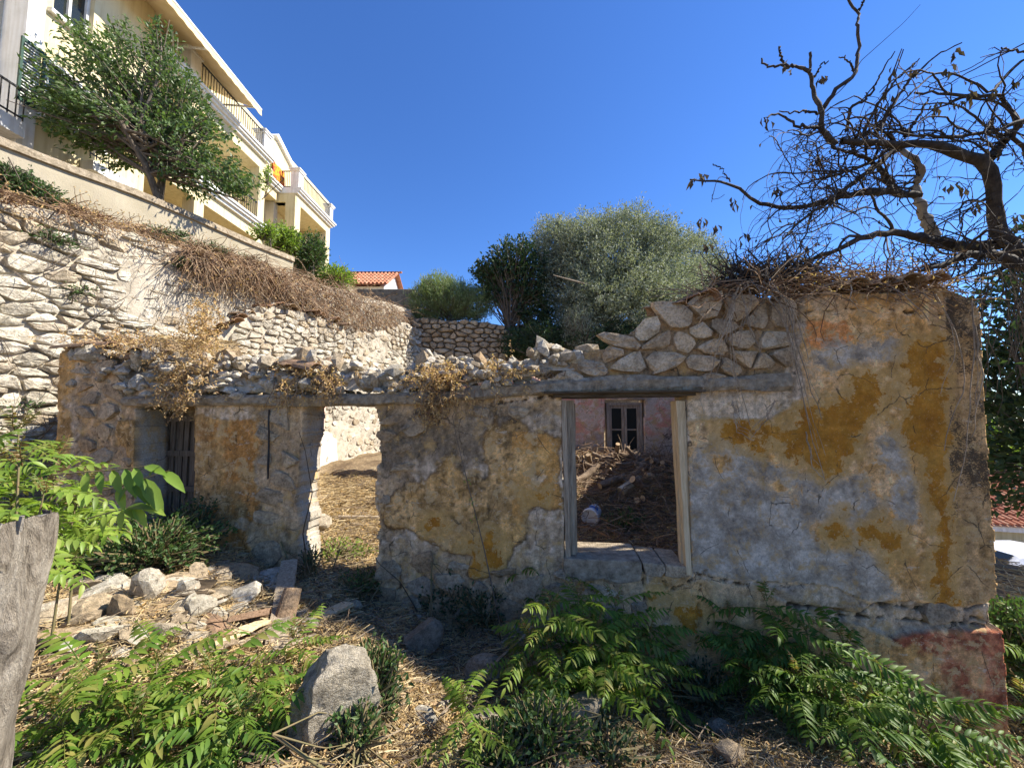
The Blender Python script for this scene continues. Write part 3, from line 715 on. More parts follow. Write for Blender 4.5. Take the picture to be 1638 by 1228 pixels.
al = m.n.new('ShaderNodeAttribute'); al.attribute_name = 'Masks'; al = al.outputs['Alpha']
nb1 = m.noise(7, 12, .74, dist=.35); nb2 = m.noise(11, 12, .78, sc=(.6, .6, 1.5)); nb3 = m.noise(4, 12, .72, dist=.6)
c = m.mix(m.math('MULTIPLY', m.math('MULTIPLY', al, m.ramp(nb1, [(.545, (0, 0, 0)), (.565, (1, 1, 1))])), .75), c, (.56, .43, .27))
c = m.mix(m.math('MULTIPLY', m.math('MULTIPLY', al, m.ramp(nb2, [(.58, (0, 0, 0)), (.60, (1, 1, 1))])), .6), c, (.66, .56, .42))
c = m.mix(m.math('MULTIPLY', m.math('MULTIPLY', al, m.ramp(nb3, [(.40, (1, 1, 1)), (.44, (0, 0, 0))])), .5), c, (.34, .21, .09))
greyc = m.mix(1, m.ramp(nw, [(.36, (.27, .22, .165)), (.5, (.43, .365, .285)), (.66, (.64, .56, .46))]), m.ramp(ne, [(.33, (.66, .66, .66)), (.64, (1.28, 1.27, 1.24))]), 'MULTIPLY')
c = m.mix(m.math('MULTIPLY', thr(sep.outputs[2], nb1, 2.4, .30, .36), .5), c, (.52, .45, .34))
c = m.mix(thr(sep.outputs[2], nb1, 2.4, .46, .52), c, greyc)
c = m.mix(m.math('MULTIPLY', thr(sep.outputs[2], nb3, 2.2, 1.22, 1.28), .7), c, (.40, .32, .21))
c = m.mix(m.math('MULTIPLY', m.ramp(nf_, [(.665, (0, 0, 0)), (.69, (1, 1, 1))]), sep.outputs[2]), c, (.72, .66, .56))
c = m.mix(m.math('MULTIPLY', thr(sep.outputs[0], nb1, 2.2, .02, .30), .72), c, (.56, .34, .11))
c = m.mix(thr(sep.outputs[0], nb1, 2.2, .52, .57), c, m.mix(1, m.ramp(nw, [(.35, (.38, .155, .018)), (.5, (.47, .21, .026)), (.68, (.55, .28, .05))]), m.ramp(n3, [(.3, (.8, .8, .8)), (.7, (1.15, 1.12, 1.1))]), 'MULTIPLY'))
c = m.mix(m.math('MULTIPLY', thr(sep.outputs[0], m.noise(24, 8, .8, sc=(.5, .5, 1.8)), 2.4, 1.16, 1.20), .7), c, (.60, .46, .28))
c = m.mix(m.math('MULTIPLY', thr(sep.outputs[1], m.noise(55, 6, .8, sc=(1, 1, 1.8)), 2.6, .50, .66), .9), c, (.055, .042, .03))
wv = m.n.new('ShaderNodeMix'); wv.data_type = 'VECTOR'; wv.inputs[0].default_value = .12; m.L(m.tc, wv.inputs[4])
wn = m.n.new('ShaderNodeTexNoise'); wn.inputs['Scale'].default_value = 5; wn.inputs['Detail'].default_value = 8; m.L(m.tc, wn.inputs['Vector']); m.L(wn.outputs['Color'], wv.inputs[5])
vc = m.n.new('ShaderNodeTexVoronoi'); vc.feature = 'DISTANCE_TO_EDGE'; vc.inputs['Scale'].default_value = 2.6; m.L(wv.outputs[1], vc.inputs['Vector'])
ckm = m.math('MULTIPLY', m.ramp(vc.outputs['Distance'], [(.004, (1, 1, 1)), (.011, (0, 0, 0))]), m.ramp(nw, [(.50, (0, 0, 0)), (.56, (1, 1, 1))]))
c = m.mix(m.math('MULTIPLY', ckm, .8), c, (.05, .04, .03))
npt = m.noise(48, 9, .85); c = m.mix(m.ramp(npt, [(.595, (0, 0, 0)), (.615, (.75, .75, .75))]), c, (.68, .60, .48)); c = m.mix(m.ramp(npt, [(.385, (.8, .8, .8)), (.41, (0, 0, 0))]), c, (.09, .07, .05))
c = m.mix(m.ramp(nf_, [(.32, (.8, .8, .8)), (.36, (0, 0, 0))]), c, (.08, .065, .05))
m.col(m.mix(1, c, m.ramp(n3, [(.3, (.86, .86, .86)), (.7, (1.08, 1.08, 1.08))]), 'MULTIPLY')); m.bump(m.math('ADD', n2, m.math('MULTIPLY', ne, .8)), .7, .012)
PLASTER = m.m
me.materials.append(m.m); me.polygons.foreach_set('use_smooth', np.ones(len(me.polygons), bool))
fw = link(bpy.data.objects.new('front_wall', me), ruin)

# stones laid bare in the front wall
r_ = np.random.default_rng(12)
st = []
GS = [(940, 590), (1005, 583), (1060, 575), (1130, 580), (975, 563), (990, 545), (1035, 530), (1090, 545), (1095, 512), (1140, 557), (1150, 520), (1172, 585), (1120, 530), (1190, 545), (1215, 510), (1190, 575), (1235, 545), (1225, 580), (1250, 570), (1180, 500), (1228, 600), (1060, 545), (1130, 500), (1245, 510), (1000, 520), (955, 560)]
gseed = np.array([FAC.hit(*p) for p in GS])
def extra(sd):
    d = ((sd[:, None] - gseed[None]) ** 2).sum(-1).min(1); px, py = project(FAC.P(sd[:, 0], sd[:, 1]))
    ing = sdf([(880, 470), (1285, 460), (1280, 604), (1130, 606), (905, 604)], px, py) < 0
    return np.concatenate([sd[~ing], gseed])
expo = np.maximum.reduce([rubz * .8, leftrub * .75, gable, band * .5]) * (1 - np.maximum(Y1, YR * (1 - gable)))
def samp(A, s, z): return A[min(max(int((s - fs[0]) / STEP), 0), A.shape[0] - 1), min(max(int((z - fz[0]) / STEP), 0), A.shape[1] - 1)]
for c, poly in cells(0, 10.5, -1.3, 3.3, .30, .19, r_, extra=extra):
    c0 = poly.mean(0)
    if samp(solid, *c0) > -8 or samp(hole, *c0) < 9: continue
    if samp(gable, *c0) > .5:
        st.append((*stone_from(FAC, c, poly, .007, r_.uniform(.03, .06), .06, r_, r_.uniform(-.02, .015)), FAC.P(*c), 1)); continue
    if samp(lint, *c0) > .3: continue
    pm = poly.mean(0); a = min([samp(expo, *q) for q in [c0 + (p - c0) * .6 for p in poly]])
    if a > .3 or samp(expo, *c0) > .6:
        sc = 1.0 if a > .3 else .62
        px = project(FAC.P(*c0))[0]
        if samp(hole, *c0) < 22: sc *= .8
        st.append((*stone_from(FAC, c, c0 + (poly - c0) * sc, .016, r_.uniform(.02, .04), .05, r_, .0), FAC.P(*c), 0))
for k_, mt_ in ((1, 'tan_stone'), (0, 'grey_stone')):
    for V, Fa, c, kk in st:
        if kk == k_: mobj('stone', V, Fa, MT['wall_stone'] if 'wall_stone' in MT else MT[mt_], fw)
NFS = len(st)

# concrete lintel beam over door and windows (broken into three lengths)
g_ = []
LB = [(205, 642), (330, 641), (480, 641), (610, 640), (700, 635), (790, 628), (870, 620), (960, 616), (1100, 613), (1262, 612)]
TK = [16, 18, 20, 20, 19, 22, 24, 26, 24, 24]
V = []; K = 46; lb = np.array(LB, float)
xs = np.linspace(205, 1262, 150)
ys = np.interp(xs, lb[:, 0], lb[:, 1]); tk = np.interp(xs, lb[:, 0], TK)
rows = []
for x, y, t_ in zip(xs, ys, tk):
    s_, z_ = FAC.hit(x, y); h = t_ / 615 * 4.2 / 2
    ring = []
    for k, (dz, dd) in enumerate(((-1, -.5), (-1, -.1), (-.98, .045), (-.45, .07), (.45, .068), (1, .035), (1.05, -.15), (1, -.5))):
        ring.append(FAC.P(s_ + .0, z_ + dz * h * (1 + .25 * vnoise(s_ * 3, k, 0, 5)), dd + (.045 * fbm(s_ * 8, k * 1.7, 0, 6) + .018 * vnoise(s_ * 2, k * .3, 0, 8) if -.2 < dd else 0)))
    rows.append(ring)
V = np.array(rows).reshape(-1, 3); n = len(xs); idx = np.arange(n * 8).reshape(n, 8)
Fq = np.stack([idx[:-1], idx[1:], np.roll(idx[1:], -1, 1), np.roll(idx[:-1], -1, 1)], -1).reshape(-1, 4)
mobj('lintel', V, [Fq, np.array([idx[0], idx[-1][::-1]])], MT['concrete'], ruin)
# weathered boards under the lintel
def fbar(g, a, b, w, d, off, segs=1, jit=0.0):
    """bar on the facade between two photo points, w metres wide in the wall plane, d deep, centred at offset off"""
    a = FAC.P(*FAC.hit(*a), off); b = FAC.P(*FAC.hit(*b), off); ax = (b - a) / np.linalg.norm(b - a)
    g.bar(a, b, np.cross(ax, FAC.n) * w, FAC.n * d, segs, jit)
g = G(); fbar(g, (885, 633), (1108, 630), .045, .42, -.12, 6, .004); fbar(g, (870, 628.5), (1120, 626), .02, .3, .0, 6, .004); g.build('lintel_board', MT['dark_wood'], ruin)
wf = G(); fbar(wf, (902, 640), (909, 890), .05, .10, -.03, 6, .004); wf_o = wf.build('window_frame', MT['old_wood'], ruin)
for (a, b, w, d, off, mt) in (((913, 640), (917, 890), .075, .07, -.09, 'old_wood'), ((919, 645), (923, 893), .025, .05, -.16, 'old_wood'), ((1083, 641), (1100, 916), .055, .10, .0, 'pale_wood'), ((1092, 641), (1107, 905), .04, .06, -.03, 'pale_wood'), ((1080, 641), (1094, 905), .02, .09, -.08, 'pale_wood')):
    g = G(); fbar(g, a, b, w, d, off, 8, .004); g.build('post', MT[mt], wf_o)
# sill slabs
def slab(name, pts, top_t, depth, mat, parent, off=.05):
    g = G(); n = len(pts)
    P1 = [FAC.P(*FAC.hit(x, y, off), off + random.uniform(-.012, .012)) for x, y in pts]
    g.prism(P1, -FAC.n * depth); return g.build(name, mat, parent, bevel=.012)
slab('sill', [(902, 893), (1026, 898), (1028, 915), (1024, 930), (990, 934), (965, 925), (930, 932), (905, 922), (901, 906)], 0, .55, MT['concrete'], ruin, .05)
slab('sill', [(1028, 900), (1063, 903), (1065, 913), (1058, 924), (1033, 921)], 0, .5, MT['grey_stone'], ruin, .045)
slab('sill', [(1066, 904), (1098, 906), (1106, 915), (1104, 924), (1080, 926), (1064, 922)], 0, .5, MT['grey_stone'], ruin, .045)

# closed plank door, set deep in the wall
dr = G(); a = FAC.P(*FAC.hit(240, 660, -.42), -.42); 
s0, zt = FAC.hit(252, 655, -.40); s1, _ = FAC.hit(330, 655, -.40); zb = .2
dw = s1 - s0; nleaf = 5
dpan = G(); dpan.add(*[[*FAC.P(np.array([s0, s1, s1, s0]), np.array([zb, zb, zt, zt]), -.42), *FAC.P(np.array([s0, s1, s1, s0]), np.array([zb, zb, zt, zt]), -.44)], [(0, 1, 2, 3), (7, 6, 5, 4), (0, 4, 5, 1), (1, 5, 6, 2), (2, 6, 7, 3), (3, 7, 4, 0)]])
door = dpan.build('panel_door', MT['door_wood'], ruin)
for k in range(7):
    g = G(); x = s0 + dw * (k + .5) / 7; dz = random.uniform(-.01, .01); w = dw / 7 * (.82 if k % 2 else .6)
    g.bar(FAC.P(x, zb, -.41), FAC.P(x, zt + dz - .02, -.41), FAC.t * w, FAC.n * (.02 if k % 2 else .035), 3, .002); g.build('plank', MT['door_wood'], door)
for zz in (zb + .25, zb + .8, zb + 1.25, zt - .12):
    g = G(); g.bar(FAC.P(s0 + .02, zz, -.385), FAC.P(s1 - .02, zz, -.385), (0, 0, .07), FAC.n * .03, 1, 0); g.build('rail', MT['door_wood'], door)
g = G(); g.bar(FAC.P(s0 - .03, zb, -.38), FAC.P(s0 - .03, zt, -.38), FAC.t * .07, FAC.n * .1, 4, .004); g.build('door_frame', MT['old_wood'], ruin)
# iron bar let into the left pillar
g = G(); fbar(g, (434, 655), (432, 765), .012, .012, .035, 6, .006); g.build('iron_bar', MT['iron'], ruin)

# rear room wall, pink, with a two leaf window
S2, Z2 = np.meshgrid(np.arange(0, 7.05, .03), np.arange(0, 3.0, .03), indexing='ij')
P2x, P2y = project(REAR.P(S2, Z2)); ro = sdf([(968, 640), (1030, 640), (1030, 732), (968, 732)], P2x, P2y)
kv = (ro > 0) & (Z2 < 2.75 + .12 * vnoise(S2 * 2, 5)); kq = kv[:-1, :-1] & kv[1:, :-1] & kv[1:, 1:] & kv[:-1, 1:]
a1, a2, a3 = fbm(S2 * 2, Z2 * 4, 0, 81), fbm(S2 * 7, Z2 * 9, 0, 82), fbm(S2 * 1.2, Z2 * 1.6, 0, 83)
pc = np.zeros(S2.shape + (3,)) + (.46, .40, .35)
pc = lay(pc, sstep(-.05, .1, a1 + .35 * a2 + .04), (.52, .27, .21)); pc = lay(pc, sstep(.05, .2, a2 + .4 * a3), (.50, .30, .25)); pc = lay(pc, sstep(.1, .25, a3 - .3 * a1) * .8, (.17, .15, .14)); pc = lay(pc, sstep(.25, .4, a2) * .8, (.6, .56, .5))
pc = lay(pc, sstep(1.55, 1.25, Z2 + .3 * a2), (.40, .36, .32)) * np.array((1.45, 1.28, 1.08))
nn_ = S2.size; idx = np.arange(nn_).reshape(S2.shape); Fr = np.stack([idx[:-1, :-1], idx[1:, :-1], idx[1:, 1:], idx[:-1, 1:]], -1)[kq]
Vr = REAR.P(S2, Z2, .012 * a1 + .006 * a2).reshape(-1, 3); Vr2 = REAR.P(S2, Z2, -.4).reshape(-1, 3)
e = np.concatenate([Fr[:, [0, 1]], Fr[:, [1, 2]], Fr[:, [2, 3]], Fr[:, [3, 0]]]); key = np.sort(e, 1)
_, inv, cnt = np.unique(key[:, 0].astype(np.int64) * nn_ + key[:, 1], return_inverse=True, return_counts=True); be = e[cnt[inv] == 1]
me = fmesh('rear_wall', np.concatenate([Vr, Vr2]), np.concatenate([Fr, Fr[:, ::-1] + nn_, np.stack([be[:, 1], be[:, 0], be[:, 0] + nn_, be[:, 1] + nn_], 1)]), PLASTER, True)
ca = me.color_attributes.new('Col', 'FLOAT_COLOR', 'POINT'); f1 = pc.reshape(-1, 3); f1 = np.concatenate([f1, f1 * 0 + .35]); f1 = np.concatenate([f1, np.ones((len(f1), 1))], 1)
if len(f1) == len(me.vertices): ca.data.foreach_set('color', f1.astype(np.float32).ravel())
link(bpy.data.objects.new('rear_wall', me), ruin)
(ws0, wz1), (ws1, wz0) = REAR.hit(975, 648), REAR.hit(1025, 727)
def rbox(g, s0, s1, z0, z1, d0, d1):
    g.add([*REAR.P(np.array([s0, s1, s1, s0]), np.array([z0, z0, z1, z1]), d1), *REAR.P(np.array([s0, s1, s1, s0]), np.array([z0, z0, z1, z1]), d0)], [(0, 1, 2, 3), (7, 6, 5, 4), (0, 4, 5, 1), (1, 5, 6, 2), (2, 6, 7, 3), (3, 7, 4, 0)])
g = G(); b_ = .10
for q in ((ws0 - .06, ws0 + .0, wz0 - .06, wz1 + .06), (ws1, ws1 + .06, wz0 - .06, wz1 + .06), (ws0 + .001, ws1 - .001, wz1, wz1 + .06), (ws0 + .001, ws1 - .001, wz0 - .06, wz0)): rbox(g, *q, -.30, -.04)
rw = g.build('rear_window', MT['old_wood'], ruin)
for a_, b__ in ((ws0, (ws0 + ws1) / 2 - .004), ((ws0 + ws1) / 2 + .004, ws1)):
    g = G(); t_ = .055
    rbox(g, a_, a_ + t_, wz0, wz1, -.12, -.07); rbox(g, b__ - t_, b__, wz0, wz1, -.12, -.07)
    for z0_, z1_ in ((wz0, wz0 + .09), (wz1 - .07, wz1), ((wz0 + wz1) / 2 - .015, (wz0 + wz1) / 2 + .015)): rbox(g, a_ + t_ + .001, b__ - t_ - .001, z0_, z1_, -.118, -.073)
    g.build('sash', MT['old_wood'], rw)
    for z0_, z1_ in ((wz0 + .09, (wz0 + wz1) / 2 - .015), ((wz0 + wz1) / 2 + .015, wz1 - .07)):
        g = G(); rbox(g, a_ + t_, b__ - t_, z0_, z1_, -.1, -.095); g.build('pane', MT['glass_dark'], rw)
# right hand end wall of the ruin
g = G(); p0 = FAC.P(9.95, 0, -.52); p1 = REAR.P(6.75, 0, 0)
nseg = 14
for k in range(nseg):
    f0, f1 = k / nseg, (k + 1) / nseg; q0 = p0 + (p1 - p0) * f0; q1 = p0 + (p1 - p0) * f1
    h0 = 3.0 + .95 * math.sin(math.pi * min(1, f0 * 1.1)) + random.uniform(-.05, .05)  # unseen top raised towards the middle to keep sun off the room inside
    g.prism([(q0[0], q0[1], -1.3), (q1[0], q1[1], -1.3), (q1[0], q1[1], h0 - .02), (q0[0], q0[1], h0)], (.42, .03, 0))
g.build('end_wall', MT['mortar'], ruin)
# ---------------------------------------------------------------- rubble and tiles on the wall top
r_ = np.random.default_rng(21)
ROCKS = [rock_mesh('rubble_stone', 100 + k, 1, MT['limestone'], (1, r_.uniform(.6, .9), r_.uniform(.45, .75)), .12) for k in range(8)]
ROCKG = [rock_mesh('rubble_stone', 140 + k, 1, MT['grey_stone'], (1, r_.uniform(.6, .9), r_.uniform(.45, .75)), .12) for k in range(6)]
TOPL = [(105, 585), (150, 590), (200, 618), (270, 622), (340, 624), (480, 625), (640, 620), (780, 612), (860, 600), (920, 590)]
topx = np.array([p[0] for p in TOPL]); topy = np.array([p[1] for p in TOPL])
heap = np.array([(105, 18), (170, 46), (250, 58), (330, 52), (420, 50), (480, 54), (560, 46), (620, 24), (650, 30), (700, 52), (760, 34), (820, 26), (880, 50), (925, 14)])
nr = 0
for k in range(275):
    px = r_.uniform(108, 925); h = np.interp(px, heap[:, 0], heap[:, 1]) * r_.random() ** .8; off = r_.uniform(-.40, .06)
    size = r_.choice([.10, .15, .20, .27, .34], p=[.25, .28, .24, .15, .08]) * (.9 if px < 640 else .8)
    s_, z_ = FAC.hit(px, np.interp(px, topx, topy) - h, off)
    me = (ROCKS if r_.random() < .75 else ROCKG)[r_.integers(0, 6)]
    put('rubble_stone', me, FAC.P(s_, z_ + size * .12, off), r_.uniform(0, 6.3, 3) * (.25, .25, 1), (size, size * r_.uniform(.7, 1.1), size * r_.uniform(.7, 1.2)), fw)
    nr += 1
# hearting below the loose stones so that the heap is solid
Sg = np.arange(FAC.hit(104, 600)[0], FAC.hit(925, 600)[0], .04); Wg = np.linspace(-.5, 0, 12)
SS, WW = np.meshgrid(Sg, Wg, indexing='ij')
pxg = project(FAC.P(SS, 2.1 + 0 * SS, WW))[0]
baseZ = np.array([FAC.hit(a, np.interp(a, topx, topy) + 6)[1] for a in np.interp(Sg, [Sg[0], Sg[-1]], [104, 925])])
hp = np.interp(pxg, heap[:, 0], heap[:, 1]) * .0065 * (1 - (2 * (WW + .27) / .56) ** 4).clip(0, 1)
ZZ = baseZ[:, None] + hp * .85 + .05 * fbm(SS * 6, WW * 6, 0, 55)
a, b = SS.shape; idx = np.arange(a * b).reshape(a, b)
mobj('rubble_core', FAC.P(SS, ZZ, WW).reshape(-1, 3), np.stack([idx[:-1, :-1], idx[1:, :-1], idx[1:, 1:], idx[:-1, 1:]], -1).reshape(-1, 4), MT['mortar'], fw)
# smaller rubble packed between them, too many to tell apart
sm = []
for k in range(520):
    px = r_.uniform(150, 925); h = np.interp(px, heap[:, 0], heap[:, 1]) * r_.uniform(-.15, 1.05); off = r_.uniform(-.3, .10) if h < 30 else r_.uniform(-.35, .0)
    s_, z_ = FAC.hit(px, np.interp(px, topx, topy) - h + 4, off); me_ = ROCKS[k % 8]; V_ = np.array([v.co[:] for v in me_.vertices]); F_ = np.array([p.vertices[:] for p in me_.polygons]); a_ = r_.uniform(0, 6.3, 2); q = r_.uniform(.07, .17)
    R_ = np.array(Matrix.Rotation(a_[0], 3, 'Z') @ Matrix.Rotation(a_[1] * .2, 3, 'X')); sm.append(((V_ @ R_.T) * q * np.array((1.1, 1, .9)) + FAC.P(s_, z_, off), F_))
V, Fa = merge(sm); mobj('small_rubble', V, Fa, MT['limestone'], fw, kind='stuff')
# bigger single stones read off the photo
for px, py, w, h, off in ((885, 560, 46, 26, -.15), (862, 570, 26, 22, -.3), (905, 572, 40, 34, -.05), (700, 578, 34, 22, -.2), (735, 580, 26, 18, -.25), (590, 618, 24, 20, .0), (648, 600, 30, 22, -.2), (470, 612, 34, 30, .0), (438, 618, 34, 26, .02), (560, 590, 30, 24, -.35),
                          (222, 612, 34, 40, .0), (205, 590, 44, 22, -.1), (262, 590, 36, 26, -.15), (320, 580, 34, 24, -.4), (325, 597, 40, 22, -.2), (345, 610, 26, 26, -.05), (405, 600, 34, 24, -.1), (940, 560, 50, 26, -.25), (510, 600, 36, 24, -.15), (120, 612, 26, 24, -.03), (150, 600, 26, 22, -.06)):
    s_, z_ = FAC.hit(px, py, off); d = 4.3 / 615
    put('rubble_stone', ROCKS[(px * 7 + py) % 8], FAC.P(s_, z_, off), (.1, .15 * math.sin(px), px * .7), (w * d * 1.05, w * d * .9, h * d * 1.5), fw)

def tile_mesh(name, L=.46, w0=.10, w1=.075, arc=math.pi * .92, seed=0):
    """a curved clay roof tile"""
    V = []; nI, nJ = 5, 8
    for lay_ in (0, 1):
        for i in range(nI):
            f = i / (nI - 1); w = (w0 + (w1 - w0) * f) - .012 * lay_
            for j in range(nJ):
                a_ = -arc / 2 + arc * j / (nJ - 1); V.append((w * math.sin(a_), L * (f - .5), w * math.cos(a_) * .75))
    Fs = []; n = nI * nJ
    for i in range(nI - 1):
        for j in range(nJ - 1):
            k = i * nJ + j; Fs.append((k, k + 1, k + nJ + 1, k + nJ)); Fs.append((n + k, n + k + nJ, n + k + nJ + 1, n + k + 1))
    for i in range(nI - 1):
        for j in (0, nJ - 1): k = i * nJ + j; Fs.append((k, k + nJ, n + k + nJ, n + k))
    for j in range(nJ - 1):
        for i in (0, nI - 1): k = i * nJ + j; Fs.append((k, n + k, n + k + 1, k + 1))
    me = bpy.data.meshes.new(name); me.from_pydata(V, [], Fs); me.update(); me.materials.append(MT['old_tile'])
    return me
TILE = tile_mesh('roof_tile')
# eave tiles left along the right hand wall head and the sloping gable, and loose ones
for px, py, off, rz, rx, ry, sc in [(1062, 497, -.1, .9, .1, .5, 1), (1110, 484, -.05, .5, .0, .35, 1.1), (1180, 476, -.1, .2, .05, .1, 1), (1345, 465, -.1, .0, .1, .0, 1.1), (1385, 465, -.12, .1, .08, .05, 1.1), (1425, 461, -.08, -.05, .1, .0, 1.2), (1462, 458, -.1, .05, .1, .0, 1.1),
                                   (452, 588, .0, 1.1, .25, .5, 1), (478, 586, .03, 1.35, .2, -.2, 1.1), (250, 566, -.2, 1.5, .1, .2, .9), (205, 572, -.1, 1.3, .1, -.3, .9), (120, 560, .03, 1.5, .0, .1, 1.2), (155, 556, -.05, 1.55, .05, .0, 1.1), (180, 547, -.2, 1.5, .0, .1, 1.0), (215, 567, -.02, 1.0, .0, .2, .9), (520, 595, -.05, .3, .9, .2, .9)]:
    s_, z_ = FAC.hit(px, py, off); put('roof_tile', TILE, FAC.P(s_, z_, off), (rx, ry, rz - .1), sc, fw)
# roofing slabs along the sloping head of the side wall
for k in range(26):
    f = k / 25; S_ = _gs[0] - .1 + (4.2) * f; p = GAB.P(S_, gabz(S_) + .03, r_.uniform(-.35, .05))
    put('roof_tile', TILE, p, (r_.uniform(-.1, .1), r_.uniform(-.2, .2), r_.uniform(-.4, .4) + 1.2), 1.05, gab)
for k in range(150):
    S_ = r_.uniform(_gs[0] - .2, 8.1); d_ = r_.uniform(-.5, .02); p = GAB.P(S_, gabz(S_) + r_.uniform(-.03, .07), d_); q = r_.uniform(.12, .3)
    put('rubble_stone', ROCKS[r_.integers(0, 8)], p, r_.uniform(0, 6, 3) * (.2, .2, 1), (q, q * .8, q * .6), gab)

# heap of fallen stone, tile and earth lying behind the low left part of the front wall
hx, hy = np.meshgrid(np.linspace(-5.9, -2.4, 70), np.linspace(4.95, 8.2, 60), indexing='ij')
cx_, cy_ = (hx + 5.0), (hy - 6.6)
hz = ground(hx, hy) + (2.05 + .12 * (hy - 5) ) * sstep(1.9, .5, np.abs(hx + 5.1 + .25 * (hy - 6.5))) * sstep(8.2, 7.4, hy) * sstep(4.6, 5.1, hy) + .10 * fbm(hx * 2.5, hy * 2.5, 0, 66) + .04 * fbm(hx * 9, hy * 9, 0, 67)
idx = np.arange(hx.size).reshape(hx.shape)
earth = bpy.data.materials['dry_earth']
mobj('rubble_mound', np.stack([hx, hy, hz], -1).reshape(-1, 3), np.stack([idx[:-1, :-1], idx[1:, :-1], idx[1:, 1:], idx[:-1, 1:]], -1).reshape(-1, 4), earth, None, kind='structure')
def mound_z(x, y):
    i = int(np.clip((x + 5.9) / 3.5 * 69, 0, 69)); j = int(np.clip((y - 4.95) / 3.25 * 59, 0, 59)); return hz[i, j]

# ---------------------------------------------------------------- yellow apartment building
def streaks(mt):
    t_ = MT[mt].node_tree; p_ = t_.nodes['Principled BSDF']; l_ = p_.inputs['Base Color'].links[0].from_socket; n_ = t_.nodes.new('ShaderNodeTexNoise'); mp_ = t_.nodes.new('ShaderNodeMapping'); mp_.inputs['Scale'].default_value = (2.5, 2.5, .18); tc_ = t_.nodes.new('ShaderNodeTexCoord')
    t_.links.new(tc_.outputs['Object'], mp_.inputs[0]); t_.links.new(mp_.outputs[0], n_.inputs['Vector']); n_.inputs['Detail'].default_value = 6; r2 = t_.nodes.new('ShaderNodeValToRGB'); r2.color_ramp.elements[0].position = .42; r2.color_ramp.elements[0].color = (1, 1, 1, 1); r2.color_ramp.elements[1].position = .72; r2.color_ramp.elements[1].color = (.82, .79, .74, 1)
    mx = t_.nodes.new('ShaderNodeMix'); mx.data_type = 'RGBA'; mx.blend_type = 'MULTIPLY'; mx.inputs[0].default_value = 1; t_.links.new(n_.outputs['Fac'], r2.inputs[0]); t_.links.new(l_, mx.inputs[6]); t_.links.new(r2.outputs[0], mx.inputs[7]); t_.links.new(mx.outputs[2], p_.inputs['Base Color'])
for q in ('cream_wall', 'white_trim', 'beige_wall'): streaks(q)
def bl(px, py, X): return atX(px, py, X)
bld = empty('apartment_building', (-11.5, 14, 5.5), 'cream apartment building with white cornices, loggias and an awning above the terrace wall', 'apartment building')
XB = -11.0; XM = -12.7
zU = bl(430, 252, XB)[2]; zL = bl(422, 362, XB)[2]
y1 = bl(432, 250, XB)[1]; y2a = bl(477, 300, XB)[1]; y2b = bl(534, 300, XB)[1]; y0 = bl(300, 120, XB)[1]
ZG = 4.0
def part(name, mat, boxes, bevel=0, parent=None, label=None):
    g = G()
    for q in boxes: g.box(*q)
    return g.build(name, MT[mat], parent or bld, bevel=bevel, label=label)
yW = bl(180, 200, XB - .3)[1]                      # where the plain wall ends and the loggias begin
zTop = zU + 4.2
ya = bl(33, 200, XB - .1)[1]; yb = bl(62, 200, XB - .1)[1]
# windows of the plain wall are cut by building the wall round them
wys = (bl(84, 30, XB - .3)[1], bl(150, 30, XB - .3)[1]); wz = (bl(84, 17, XB - .3)[2] + .0, bl(84, 17, XB - .3)[2] + 1.7)
zs2 = bl(86, 200, XB - .3)[2]
W = XB - .3
part('wall', 'cream_wall', [(W - 1.5, W, yb, wys[0], ZG, zTop), (W - 1.5, W - .001, wys[0], wys[1], ZG, wz[0]), (W - 1.5, W - .001, wys[0], wys[1], wz[1], zTop), (W - 1.5, W, wys[1], yW + 1.0, ZG, zTop), (W - 1.6, W - .25, wys[0], wys[1], wz[0], wz[1])])
part('pilaster', 'white_trim', [(W - 1.3, W + .12, ya, yb, ZG, zTop)])
part('side_wing', 'beige_wall', [(W - 4, W - .45, 4.0, ya, ZG, zTop)])
part('wing_balcony', 'white_trim', [(W - .45, W + .35, 4.0, ya - .02, bl(20, 200, W)[2] - .35, bl(20, 200, W)[2]) ])
def railing(parent, x, ya_, yb_, z, h=.95, axis='y', n=None, name='railing'):
    g = G(); L = yb_ - ya_; n = n or int(L / .13)
    if axis == 'y':
        g.box(x - .02, x + .02, ya_, yb_, z + h - .04, z + h); g.box(x - .015, x + .015, ya_, yb_, z + .08, z + .11)
        for k in range(n + 1):
            y = ya_ + L * k / n; g.box(x - .009, x + .009, y - .009, y + .009, z, z + h - .04)
    else:
        g.box(ya_, yb_, x - .02, x + .02, z + h - .04, z + h); g.box(ya_, yb_, x - .015, x + .015, z + .08, z + .11)
        for k in range(n + 1):
            y = ya_ + L * k / n; g.box(y - .009, y + .009, x - .009, x + .009, z, z + h - .04)
    return g.build(name, MT['iron'], parent)
railing(bld, W + .3, 5.0, ya - .05, bl(20, 200, W)[2], .75)
